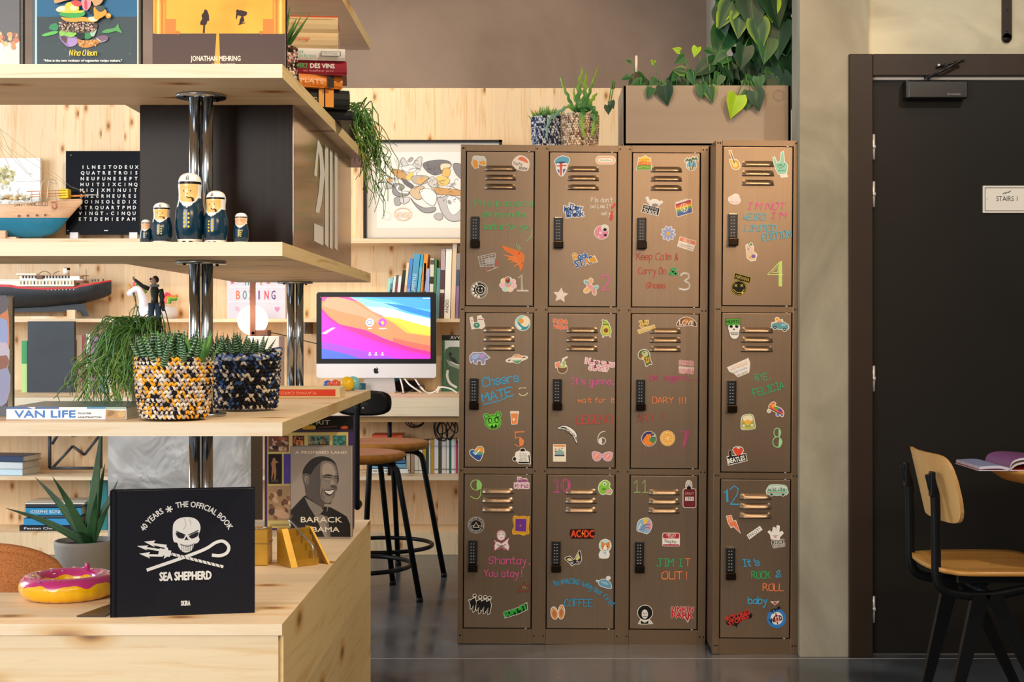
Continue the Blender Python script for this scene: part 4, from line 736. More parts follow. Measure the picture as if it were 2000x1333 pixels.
# ---------------------------------------------------------------- books
PG = mottled('page_block', [(.3, '#d8cfbb'), (.7, '#efe8d8')], 60, .9, 0, 2, 0, (1, 1, 6))
def book_mesh(w, h, t, cover, parent, pages=PG, hard=.003, spine=None, names=True):
    """standing book, local: cover face on -y side (facing the viewer), x 0..w, y 0..t, z 0..h, spine at x=0"""
    c = MB().box(0, w, 0, .0025, 0, h, cover).box(0, w, t - .0025, t, 0, h, cover).box(0, .003, 0, t, 0, h, spine or cover)
    c.build('cover', parent, True)
    MB().box(.003, w - hard, .0025, t - .0025, hard, h - hard, pages).build('page_block', parent, True)
def local(M):   # flat art on a thing's local front: u right (m), v down from top edge
    return M
def bfront(h, s=1.0):  # frame on local cover face; u, v in metres*s from the top left
    return lambda u, v, hh: Vector((u / s, -hh, h - v / s))
class B(G):
    def put(s, name, parent, label=None):
        s_fr = s.fr
        o = None
        if s.border: pass
        for it in s.items:
            if it[0] == 'p': s._poly(it[1], it[2])
            elif it[0] == 's': s._ribbon(it[1], it[2], it[3], it[4])
            else: s._text(it)
        o = s.mb.build(name, parent, True)
        if label: o['label'] = label
        return o
# Sea book on the bench
w, h = .272, .242
yaw = math.atan2(2.794 - 2.745, w)
NAVY = mottled('navy_book_cloth', [(.3, '#15161d'), (.7, '#1c1d25')], 300, .85, 0, 2, .3, (1, 1, 1), 0, None, .0006, .15)
bk = thing('book', 'large black cloth book with white skull emblem standing at the bench front', 'book', (-.806, 2.745, .584), yaw)
book_mesh(w, h, .034, NAVY, bk)
MB().tube([(.010, -.0004, 0), (.010, -.0004, h)], .0016, mat('#101118', .9), 6).build('hinge_groove', bk, True)
k = 2450.0; g = B(bfront(h, k), .0005, .00003); c = '#d9d9d6'   # crop pixels of the cover, origin at its top left
ox, oy = 85, 432
def QP(*p): return [(x - ox, y - oy) for x, y in p]
g.txt('40 YEARS', 0, 0, 26, c, 124, warp=arc(435 - ox, 735 - oy, 222, -150), fat=.8).txt('THE OFFICIAL BOOK', 0, 0, 26, c, 282, warp=arc(435 - ox, 735 - oy, 222, -102), fat=.8)
for a in range(6): g.st([(355 - ox, 522 - oy), (355 - ox + 14 * math.cos(R(a * 60)), 522 - oy + 14 * math.sin(R(a * 60)))], 6, c)
g.poly(QP((372, 610), (378, 585), (400, 567), (435, 561), (472, 568), (494, 590), (499, 620), (490, 650), (495, 670), (485, 685), (470, 690), (462, 715), (440, 728), (418, 725), (400, 705), (392, 682), (378, 678), (372, 655)), c, 3)
BKD = '#1b1c24'
g.poly(QP((386, 632), (425, 645), (420, 662), (400, 660), (390, 650)), BKD, 3).poly(QP((448, 650), (488, 632), (486, 652), (462, 664), (452, 660)), BKD, 3).poly(QP((434, 652), (424, 672), (434, 668), (446, 672)), BKD).st(QP((390, 628), (428, 646)), 5, BKD).st(QP((445, 646), (488, 626)), 5, BKD)
for x in range(6): g.st(QP((412 + x * 10, 692), (413 + x * 9.5, 722)), 2, BKD)
g.st(QP((405, 688), (440, 700), (470, 688)), 3, BKD, 3).st(QP((425, 570), (432, 600), (418, 620)), 1.5, '#8a8a8c', 3).st(QP((450, 572), (455, 598)), 1.5, '#8a8a8c')
g.st(QP((258, 805), (420, 752), (520, 715), (570, 685), (605, 680), (630, 705), (622, 735), (590, 748), (558, 745)), 15, c, 4)
g.st(QP((345, 728), (600, 800)), 13, c)
for i in range(12): g.st(QP((365 + i * 20, 728 + i * 5.6), (372 + i * 20, 742 + i * 5.6)), 3, BKD)
g.st(QP((350, 730), (320, 722)), 30, c).poly(QP((208, 692), (260, 690), (252, 698), (330, 712), (325, 722), (248, 706), (255, 714)), c).poly(QP((240, 672), (292, 668), (284, 680), (345, 690), (340, 705), (282, 690), (290, 700)), c).poly(QP((218, 728), (268, 722), (262, 732), (330, 735), (325, 745), (262, 742), (268, 752)), c).poly(QP((330, 690), (350, 705), (348, 745), (330, 755), (338, 725)), c)
g.txt('SEA SHEPHERD', 312 - ox, 858 - oy, 38, c, 237, fat=2.2).txt('SKIRA', 410 - ox, 979 - oy, 22, c, 42, fat=1)
g.put('cover_print', bk, 'white skull, trident and crook emblem')
be = MB()
zb = .5842; o = [(-.872, 2.752), (-.816, 2.752), (-.8165, 2.79), (-.722, 2.83), (-.722, 2.92), (-.83, 2.92)]
n = len(o); be.add([(x, y, zb) for x, y in o] + [(x, y, zb + .0022) for x, y in o], [tuple(range(n)), tuple(range(n, 2 * n))] + [(i, (i + 1) % n, n + (i + 1) % n, n + i) for i in range(n)], BLKP)
be.box(-.81, -.725, 2.835, 2.8375, zb, zb + .15, BLKP, bev=.0005)
be.lathe([(.012, zb + .0022), (.012, zb + .0025)], DARKM, 16, (-.822, 2.83, 0))
tag(be.build('book_stand', org=(-.79, 2.8, .584)), 'flat black metal book stand poking out under the black skull book', 'bookend')
# portrait book and art book behind it
w, h = .16, .243
bk = thing('book', 'grey hardback with a black and white smiling man on its cover, on the bench', 'book', (X(567, 3.79), 3.79, .584), R(-1.5))
GREYC = mottled('grey_jacket', [(.3, '#8e837a'), (.7, '#9d9289')], 4, .35, 0, 2, 0)
book_mesh(w, h, .042, mat('#8f857c', .3), bk, spine=mat('#3f5566', .2))
k = 1000 / .15 * .738; k = 4925.0; g = B(bfront(h, k), .0004, .00003, rough=.35); ox, oy = 112, 100     # crop [550,860,700,1060] x 6.67, 738 px per metre
g.rect(118 - ox, 2, 898 - ox, 1180, GREYC)
g.poly(QP((118, 930), (290, 745), (350, 720), (560, 880), (640, 890), (770, 960), (850, 1010), (895, 1110), (898, 1275), (118, 1275)), '#1d1a18')
g.poly(QP((300, 760), (360, 790), (520, 890), (545, 930), (500, 985), (440, 1010), (350, 870)), '#7d756d').poly(QP((440, 1010), (520, 985), (560, 1000), (600, 1010), (640, 1275), (560, 1275)), '#8a8178').poly(QP((560, 1000), (600, 1010), (640, 1275), (600, 1275)), '#6e665f')
g.poly(QP((280, 560), (275, 470), (300, 370), (380, 270), (470, 228), (570, 228), (660, 268), (712, 330), (735, 420), (745, 480), (748, 540), (722, 600), (728, 650), (700, 690), (690, 740), (655, 800), (640, 850), (560, 845), (540, 900), (400, 800), (318, 740), (300, 620)), '#473f3a', 3)
g.poly(QP((520, 300), (620, 290), (690, 330), (725, 430), (720, 560), (725, 640), (690, 700), (650, 810), (590, 835), (530, 790), (500, 690), (510, 560), (500, 440)), '#7c7169', 3)
g.poly(QP((560, 320), (650, 330), (700, 420), (690, 470), (600, 450), (545, 470), (525, 400)), '#a69a8f', 3).poly(QP((650, 520), (690, 560), (700, 620), (650, 625), (630, 590)), '#9a8f85', 3).poly(QP((530, 540), (610, 570), (620, 630), (560, 650), (520, 610)), '#857a71', 3).poly(QP((570, 760), (640, 765), (640, 820), (590, 830)), '#85796f', 3)
g.poly(QP((290, 380), (380, 275), (480, 232), (580, 232), (660, 268), (712, 335), (640, 290), (560, 280), (500, 310), (430, 380), (380, 460), (340, 460), (300, 560), (272, 480)), '#23201e', 3)
g.poly(QP((270, 470), (330, 450), (372, 500), (360, 600), (330, 615), (290, 580)), '#574d46', 3).poly(QP((300, 490), (345, 490), (345, 570), (310, 570)), '#8d8178', 3).st(QP((320, 500), (335, 530), (320, 570)), 9, '#3b342f', 3)
g.st(QP((545, 490), (590, 470), (650, 478)), 14, '#241f1c', 3).st(QP((560, 505), (600, 495), (640, 510)), 8, '#1d1917', 3).st(QP((695, 490), (735, 485)), 12, '#241f1c').st(QP((700, 510), (735, 515)), 9, '#1d1917').st(QP((555, 520), (635, 522)), 6, '#b5aaa0')
g.poly(QP((555, 665), (620, 665), (690, 655), (675, 705), (625, 740), (575, 715)), '#2a2421', 2).poly(QP((565, 672), (625, 675), (680, 665), (660, 705), (625, 720), (585, 700)), '#ece7e0', 2)
for x in range(6): g.st(QP((585 + x * 16, 675), (588 + x * 15, 708)), 2.5, '#a89f96')
g.poly(QP((640, 600), (700, 600), (720, 640), (660, 640)), '#4b423c', 3).st(QP((540, 650), (520, 720), (550, 770)), 9, '#463d37', 3).st(QP((700, 640), (715, 670)), 7, '#463d37')
g.st(QP((595, 870), (600, 910), (590, 940)), 8, '#8d8379', 3)
c = '#e6d9cc'; g.txt('A PROMISED LAND', 178 - ox, 192 - oy, 34, c, 672, fat=2.5); c = '#e4dccb'
g.txt('BARACK', 252 - ox, 1084 - oy, 68, c, 535, fat=1.5).txt('OBAMA', 285 - ox, 1208 - oy, 62, c, 470, fat=1.5)
g.put('cover_print', bk, 'portrait of a smiling man in a dark suit with white lettering')
w, h = .244, .312
bk = thing('book', 'tall art book with purple and yellow painting grid cover behind the portrait book', 'book', (X(517, 3.95), 3.95, .584), R(5))
book_mesh(w, h, .04, mat('#4a2f6e', .3), bk, spine=mat('#1e2a44', .3))
k = 2950.0; g = B(bfront(h, k), .0004, .00003, rough=.35); ox, oy = 118, 60   # crop [490,800,700,1120] x 4.167, 709 px per metre
g.rect(0, 0, 715, 105, '#1c1a14').rect(0, 105, 715, 130, '#3a2240').txt("L'ESPRIT", 360 - ox, 125 - oy, 34, '#d8d0b8', 285, fat=.5).rect(418 - ox, 132 - oy, 530 - ox, 165 - oy, '#e0b020', 14).ell(760 - ox, 150 - oy, 32, 13, '#d8502a').st(QP((560, 150), (700, 140)), 8, '#6a3a20')
g.rect(140 - ox, 188 - oy, 792 - ox, 905, '#e3cf7c')
def pic(x0, y0, x1, y1, base, sp, seed=1):
    rr = random.Random(seed); g.rect(x0 - ox, y0 - oy, x1 - ox, y1 - oy, base)
    for i in range(22):
        a, b_ = rr.uniform(x0 + 12, x1 - 12), rr.uniform(y0 + 12, y1 - 12); s_ = rr.uniform(.05, .1) * min(x1 - x0, y1 - y0) + 3
        g.ell(min(max(a, x0 + s_ * 1.6), x1 - s_ * 1.6) - ox, min(max(b_, y0 + s_ * 1.6), y1 - s_ * 1.6) - oy, s_ * 1.5, s_, sp[i % len(sp)], rr.uniform(0, 90), 9)
pic(148, 215, 312, 345, '#6b4434', ('#c8a58a', '#8a2f2a', '#d9c0a0', '#3b2a2e', '#b0583a'), 3)
pic(342, 215, 436, 305, '#4a2418', ('#b8482a', '#d8823a', '#2a1814', '#e0a860'), 4)
pic(468, 215, 640, 305, '#6a9a94', ('#c89a4a', '#8a6a3a', '#3f5a4a', '#2f4038'), 5); g.rect(468 - ox, 285 - oy, 640 - ox, 305 - oy, '#3a4a3c')
pic(668, 215, 776, 305, '#3d8a84', ('#2f7470', '#57a09a', '#2a6460'), 6)
g.rect(148 - ox, 362 - oy, 255 - ox, 605 - oy, '#1c1714').poly(QP((185, 400), (200, 392), (208, 415), (232, 432), (205, 440), (212, 500), (205, 570), (195, 570), (192, 500), (180, 560), (172, 565), (178, 480), (170, 440), (180, 420)), '#b07850', 2).rect(172 - ox, 570 - oy, 228 - ox, 590 - oy, '#4a3c30')
g.rect(272 - ox, 362 - oy, 372 - ox, 605 - oy, '#4530a0').rect(295 - ox, 470 - oy, 298 - ox, 520 - oy, '#8a7ac8')
pic(146, 622, 372, 902, '#b08f68', ('#8a5a3a', '#d8b088', '#6a4030', '#c89a70'), 8); g.ell(250 - ox, 850 - oy, 70, 32, '#d8b08c', 20).ell(175 - ox, 830 - oy, 25, 30, '#4a2a20')
for i in range(34): g.rect(165 - ox + i * 6, 930 - oy, 168 - ox + i * 6, 950 - oy, '#a8935a')
g.put('cover_print', bk, 'grid of small old paintings on yellow')
# VAN LIFE book lying on the lower shelf
vb = thing('book', 'thick white VAN LIFE book lying flat beside the yellow woven basket', 'book', (X(12.5, 2.767), 2.767, .962), R(2.2))
vw, vt, vd = .2285, .0235, .245
MB().box(0, vw, 0, vd, 0, .0025, WHITE).box(0, vw, 0, vd, vt - .0025, vt, mat('#56707a', .25)).box(0, vw, 0, .003, 0, vt, mat('#f2f2f4', .3)).build('cover', vb, True)
MB().box(.003, vw - .003, .003, vd - .003, .0025, vt - .0025, mat('#e8eee6', .8)).build('page_block', vb, True)
k = 3640.0; g = B(lambda u, v, hh: Vector((u / k, -hh, vt - v / k)), .0004, .00003, rough=.3); ox, oy = 47, 1125  # crop [0,480,400,850] x 3.6
g.rect(0, 0, 835, 85, '#f3f3f6').rect(0, -2, 365, 12, '#2a5a9e').poly(QP((190, 1123), (250, 1123), (240, 1137)), '#d8dce4').rect(560, -2, 700, 12, '#3f86b8').txt('VAN LIFE', 105 - ox, 1196 - oy, 48, '#1f72c4', 422, fat=3).txt('FOSTER', 548 - ox, 1174 - oy, 11, '#333333', 90, fat=.8).txt('HUNTINGTON', 548 - ox, 1201 - oy, 11, '#333333', 160, fat=.8)
g.poly(QP((740, 1142), (835, 1150), (878, 1148), (878, 1208), (735, 1208)), '#b08a52').poly(QP((760, 1150), (800, 1155), (790, 1180), (750, 1190)), '#8a6636', 2).poly(QP((820, 1160), (870, 1155), (870, 1190), (830, 1195)), '#c9a668', 2).rect(690, 0, 835, 15, '#9db7b0'); g.put('spine_print', vb)
# standing photo book at the left edge
pb = thing('book', 'thick photo book with orange and blue cover standing upright beside the white VAN LIFE book', 'book', (X(-150, 2.9), 2.9, .962), R(-9))
book_mesh(.182, .2425, .03, mat('#5a5560', .35), pb)
k = 1000.0; g = B(bfront(.2425, k), .0004, .00003, rough=.35)
g.rect(0, 0, 182, 242, '#4a4650').poly([(60, 20), (150, 5), (182, 12), (182, 130), (120, 120), (80, 80)], '#c87a4a', 3).poly([(120, 10), (182, 0), (182, 30), (150, 40)], '#56505a', 2).poly([(150, 55), (182, 50), (182, 110), (160, 105)], '#8f9fd0', 3).poly([(120, 110), (182, 95), (182, 150), (140, 150)], '#b9b4c8', 3).poly([(100, 150), (182, 140), (182, 215), (130, 220)], '#8e92b8', 3).poly([(130, 130), (182, 120), (182, 145), (140, 150)], '#8a5a48', 2).rect(120, 222, 182, 242, '#555a66'); g.put('cover_print', pb)
# playing cards book
cb = thing('book', 'cream and red PLAYING CARDS book lying upside down on the lower shelf', 'book', (-.68, 3.648, .962), R(1))
cw, ct, cd = .193, .0265, .13
MB().box(0, cw, 0, cd, 0, ct, mat('#f1dcae', .5), bev=.001).build('cover', cb, True)
k = 5900.0; g = B(lambda u, v, hh: Vector((cw - (1270 - u) / k, -hh, ct - (v - 135) / k)), .0004, .00003)
g.rect(280, 158, 1210, 265, '#f5c08a').rect(290, 162, 1205, 262, '#c84a20').rect(296, 168, 1199, 252, '#e23e14').txt('PLAYING CARDS', 915, 195, 42, '#f3b58a', 560, rot=180).st([(285, 287), (1250, 287)], 5, '#e0b070'); g.put('spine_print', cb)
# stack of books on the upper shelf arm
def stack_book(z, t, xr, D, wid, yaw, cols, label, text=None, dep=.15, roll=0):
    b = thing('book', label, 'book', (xr, D, z), R(yaw), 'books stacked at the upper shelf edge')
    MB().box(-wid, 0, 0, dep, 0, .002, mat(cols[0], .35)).box(-wid, 0, 0, dep, t - .002, t, mat(cols[-1], .35)).tube([(-wid, .002, t / 2), (0, .002, t / 2)], t / 2, mat(cols[0], .3), 10, flat=(.45, 1), up=(0, 0, 1), smooth=False).build('cover', b, True)
    MB().box(-wid + .003, -.003, .003, dep - .003, .002, t - .002, PG).build('page_block', b, True)
    if text:
        g = B(lambda u, v, hh: Vector((u / 1000 - wid, -.0012 - t * .2 - hh, t - v / 1000)), .0006, .00003)
        text(g, t * 1000, wid * 1000); g.put('spine_print', b)
def sy(y, D): return Z(y, D)
Ds = 3.34; zz = 1.6343
specs = [
 (.024, 688, 3.42, .21, 18, ('#22262a',), 'black book at the bottom of the leaning stack on the upper shelf', lambda g, t, w: g.txt('eriences', w * .3, t * .62, 7, '#b8b8b0', 30)),
 (.044, 682, 3.40, .21, 21, ('#2a2d2c',), 'black book with orange bands and upside down lettering, second from stack bottom', lambda g, t, w: g.rect(w * .64, 1, w * .7, t - 1, '#e8a850').rect(w * .715, 1, w * .81, t - 1, '#f09a2e').txt('VIN', w * .36, 8, 12, '#f2efe6', 26, rot=180, al='R', fat=.5).hand('Good', w * .62, t * .5, 12, '#f2efe6', 32, 1, rot=180).txt('VIN', w * .28, t * .45, 13, '#f2efe6', 24, fat=.8)),
 (.029, 668, 3.38, .185, 26, ('#e88a34', '#d9b26a'), 'orange book with black band in the middle of the leaning stack', lambda g, t, w: g.rect(w * .3, .5, w * .42, t - .5, '#2c2a28').rect(w * .8, .5, w * .88, t - .5, '#2c2a28').txt('PETITS PLATS', w * .08, t * .7, 9, '#f7e2c0', w * .66)),
 (.032, 677, 3.36, .20, 7, ('#a01f38',), 'dark red wine guide book with white lettering in the leaning stack', lambda g, t, w: g.txt('GUIDE', w * .2, t * .55, 10, '#f4ecec', 40, fat=.5).txt('VERT', w * .42, t * .55, 10, '#4aa860', 26, fat=.5).txt('DES VINS', w * .58, t * .55, 10, '#f4ecec', 56, fat=.6).txt('au meilleur prix', w * .5, t * .82, 5, '#e0a0a8', 70)),
 (.027, 674, 3.35, .2, 7, ('#f0efec',), 'white paperback travel guide with green lettering in the leaning stack', lambda g, t, w: g.txt('Southwest France', w * .12, t * .45, 8, '#3f9c80', 80).txt('Dordogne and Bordeaux', w * .3, t * .78, 6, '#4aa888', 74).rect(w * .72, t * .28, w * .95, t * .68, '#6b6b70').rect(w * .73, t * .32, w * .94, t * .64, '#f0efec').txt('EYEWITNESS', w * .74, t * .55, 5, '#6b6b70', 34)),
 (.037, 660, 3.35, .18, 6, ('#ecd0a2',), 'cream book with red lettering under the topmost book of the stack', lambda g, t, w: g.txt('Guide du fromage', w * .22, t * .52, 9, '#d8603a', 76)),
 (.037, 660, 3.35, .18, 6, ('#edd6a6', '#e2512c'), 'cream book with red top edge, topmost of the leaning stack', lambda g, t, w: g.rect(0, .3, w, 3.2, '#e2512c').txt('Guide du vin', w * .24, t * .55, 8, '#d9805a', 56)),
]
for t, px, D, wid, yw, cols, lab, tx in specs:
    stack_book(zz, t, X(px, D), D, wid, yw, cols, lab, tx); zz += t + .0004
# cookbook, skate book, dark cookbook on the upper shelf
zc = 1.6343
bk = thing('book', 'teal burger cookbook with yellow script lettering standing on the upper shelf', 'book', (X(63, 2.76), 2.76, zc), 0)
book_mesh(.2065, .275, .025, mat('#2b4653', .35), bk, spine=mat('#9cc4d8', .3))
k = 1014.0 * 8; S8 = 8.0
def cfr(px0, D):
    s = FPX / D
    return lambda T: (lambda u, v, hh: Vector(((T[0] + u / T[2] - px0) / s, -hh, Z(T[1] + v / T[2], D) - zc)))
fr = cfr(63, 2.76)((40, 0, 8)); g = B(fr, .0004, .00003, rough=.55)
g.rect(186, -1110, 225, 1090, '#4d5a62').rect(228, -1110, 258, 1090, '#b7dbe8').rect(258, -1110, 1830, 262, '#0b6592').rect(258, 262, 1830, 1090, '#2f424b').rect(1825, -1110, 1845, 1090, '#e3d9c4')
rr = random.Random(5)
for i in range(60): g.ell(rr.uniform(280, 1800), rr.uniform(600, 960), rr.uniform(3, 8), rr.uniform(2, 5), rr.choice(['#6f8a94', '#8fa3a8', '#55707a']), 0, 6)
g.poly([(450, 440), (480, 390), (560, 365), (600, 420), (580, 480), (480, 470)], '#2f8f5e', 3).poly([(340, 560), (380, 530), (520, 490), (600, 500), (540, 540), (400, 570)], '#5fbf5a', 3).poly([(1270, 510), (1350, 460), (1480, 440), (1530, 370), (1550, 440), (1600, 525), (1500, 490), (1380, 520)], '#4f9f55', 2)
g.poly([(610, 560), (700, 540), (880, 580), (900, 660), (870, 700), (760, 740), (690, 690), (640, 640)], '#8f78b4', 3).poly([(640, 570), (740, 590), (720, 680), (650, 620)], '#5a4048', 3).poly([(740, 600), (880, 610), (890, 690), (780, 735)], '#a890cc', 3)
g.poly([(905, 610), (1000, 640), (1180, 620), (1250, 660), (1180, 710), (1050, 750), (940, 735), (910, 690)], '#c98a42', 3)
for i in range(40): g.ell(rr.uniform(930, 1210), rr.uniform(640, 725), 16, 12, rr.choice(['#e2a85a', '#a8692e', '#d8b070']), rr.uniform(0, 90), 7)
g.poly([(1180, 600), (1290, 560), (1380, 580), (1360, 640), (1270, 670), (1230, 640)], '#7a5a78', 3).st([(1200, 610), (1260, 650)], 14, '#cfe0c0', 3).st([(1255, 670), (1340, 640)], 10, '#b8a8c8')
g.poly([(620, 500), (760, 480), (900, 520), (860, 560), (800, 590), (700, 560), (640, 570)], '#8ecf5a', 3).poly([(990, 540), (1100, 490), (1150, 560), (1060, 620), (1000, 590)], '#2f8a4e', 3).poly([(880, 520), (1000, 490), (1010, 600), (930, 620)], '#2a3c38', 3).poly([(1100, 470), (1200, 450), (1160, 570), (1110, 560)], '#a8c8b8', 3)
g.poly([(610, 360), (750, 330), (1000, 340), (1200, 370), (1190, 470), (1050, 520), (800, 510), (650, 450)], '#5b4a44', 3)
for i in range(170): g.ell(rr.uniform(630, 1170), rr.uniform(360, 500), rr.uniform(10, 20), rr.uniform(8, 14), rr.choice(['#c9a88a', '#e0c8a8', '#7a5a70', '#3f3438', '#a888a0', '#d8b890']), rr.uniform(0, 90), 7)
g.poly([(660, 280), (800, 300), (1000, 280), (1100, 300), (1250, 300), (1180, 360), (1000, 350), (820, 360), (700, 330)], '#f0a53a', 3).poly([(1080, 290), (1200, 280), (1220, 340), (1120, 350)], '#f3dcc0', 3)
g.poly([(640, 220), (1000, 200), (1010, 260), (860, 300), (680, 270)], '#3aa84e', 3).poly([(580, 160), (640, 115), (750, 110), (740, 180), (1010, 180), (960, 215), (700, 215), (600, 195)], '#efd23a', 3).poly([(580, 160), (650, 115), (740, 125), (720, 185), (620, 190)], '#f2dccf', 3).poly([(720, 100), (780, 50), (860, 70), (940, 130), (900, 200), (740, 190)], '#f5cf4a', 3).ell(850, 140, 60, 40, '#f8e2b0')
g.poly([(810, 40), (900, 20), (980, 60), (960, 110), (870, 110)], '#d84a4a', 3).poly([(980, 0), (1110, 0), (1120, 100), (1060, 180), (1000, 150)], '#e89aa8', 3).poly([(1020, 40), (1060, 20), (1070, 150), (1030, 160)], '#c84a5a', 3).poly([(1110, 120), (1160, 110), (1140, 230), (1100, 240)], '#2f3028', 2)
g.poly([(1165, 140), (1200, 130), (1250, 200), (1340, 160), (1370, 210), (1340, 260), (1250, 310), (1190, 320), (1170, 240)], '#f0a02c', 2).ell(1395, 262, 42, 42, '#ee9a30').ell(1400, 255, 20, 18, '#f6c87a').poly([(1190, 120), (1320, 110), (1330, 180), (1250, 200)], '#3c4a44', 3)
g.poly([(555, 60), (560, -30), (700, -60), (1280, -80), (1290, 60), (1180, 110), (1130, 30), (960, 0), (760, 20), (620, 60)], '#d0a070', 3).poly([(560, -200), (1300, -200), (1320, -60), (560, -30)], '#c88a48', 3)
g.hand('Nina Olson', 790, 880, 82, '#f0cf1e', 420, 15, shear=.15).txt('"Nina is the new rockstar of vegetarian recipe makers."', 392, 978, 32, '#e6ecee', 1215, fat=2)
g.put('cover_print', bk, 'tall vegetable burger with yellow script')
bk = thing('book', 'orange skateboarding photo book with two silhouettes standing on the upper shelf', 'book', (X(298, 2.752), 2.752, zc), 0)
book_mesh(.2537, .30, .028, mat('#3a2c2c', .3), bk)
g = B(cfr(298, 2.752)((280, 0, 4.04)), .0004, .00003, rough=.55)
ORG = NT('orange_sky_print'); co = ORG.n('ShaderNodeTexCoord'); sp = ORG.n('ShaderNodeSeparateXYZ'); ORG.l(co, 'Object', sp, 0)
ORG.l(ORG.ramp(ORG.noise(co, 9, 2), 0, [(.3, '#e9951c'), (.5, '#f2ac2c'), (.7, '#f3b63c')]), 0, ORG.b, 'Base Color'); ORG.b.inputs['Roughness'].default_value = .55; ORG = ORG.m
g.rect(76, -675, 1115, 270, ORG).rect(74, 265, 1115, 540, '#48312a')
for x0, sx in ((92, 1), (1110, -1)):
    for px_, w_, y0, c_ in ((0, 90, -675, '#e08c22'), (0, 165, 150, '#d97f26'), (8, 70, 20, '#eaa032'), (18, 18, -600, '#f8d070'), (50, 16, -600, '#c9791e')): g.rect(min(x0 + sx * px_, x0 + sx * (px_ + w_)), y0, max(x0 + sx * px_, x0 + sx * (px_ + w_)), 268, c_)
    g.ell(x0 + sx * 180, 258, 16, 14, '#c8741e')
g.poly([(578, 262), (598, 262), (608, 540), (558, 540)], '#eea22e')
g.poly([(460, 120), (485, 85), (505, 85), (518, 120), (520, 165), (505, 165), (500, 190), (488, 200), (485, 262), (470, 262), (474, 200), (448, 195), (450, 175), (465, 150)], '#3a2a2a', 0).ell(492, 88, 13, 13, '#3a2a2a').poly([(735, 85), (770, 80), (820, 95), (815, 120), (790, 130), (798, 165), (770, 190), (755, 195), (762, 155), (775, 130), (745, 120), (735, 160), (730, 135)], '#3a2a2a').ell(745, 88, 13, 13, '#3a2a2a').st([(752, 195), (802, 180)], 6, '#3a2a2a')
g.txt('JONATHAN MEHRING', 375, 481, 38, '#f2e6d8', 392, fat=1).txt('TONY HAWK', 540, 514, 14, '#e6dccf', 190); g.put('cover_print', bk, 'two skateboarder silhouettes on an orange sky')
bk = thing('book', 'dark cookbook with roasted food photo, partly cut off beside the teal burger cookbook', 'book', (X(-160, 2.76), 2.76, zc), 0)
book_mesh(.197, .26, .025, mat('#3c3a3e', .4), bk)
g = B(cfr(-160, 2.76)((0, 0, 5.126)), .0004, .00003, rough=.35)
g.rect(-820, -635, 193, 640, '#3f3d42').poly([(-820, 480), (0, 440), (195, 410), (195, 642), (-820, 642)], '#d3d0cc', 0).ell(-40, 500, 90, 110, '#e8e6dc')
for i in range(26): g.ell(rr.uniform(-60, 175), rr.uniform(330, 520) + 0, rr.uniform(20, 34), rr.uniform(16, 28), rr.choice(['#e0904e', '#b85a26', '#7a3a1c', '#d87a3a', '#efb070']), rr.uniform(0, 90), 9)
g.ell(5, 480, 35, 50, '#e6ead8').txt('BOX', 40, 0, 18, '#e9e9e9', 70).txt('DE', -10, 0, 12, '#e9e9e9', 20); g.put('cover_print', bk)
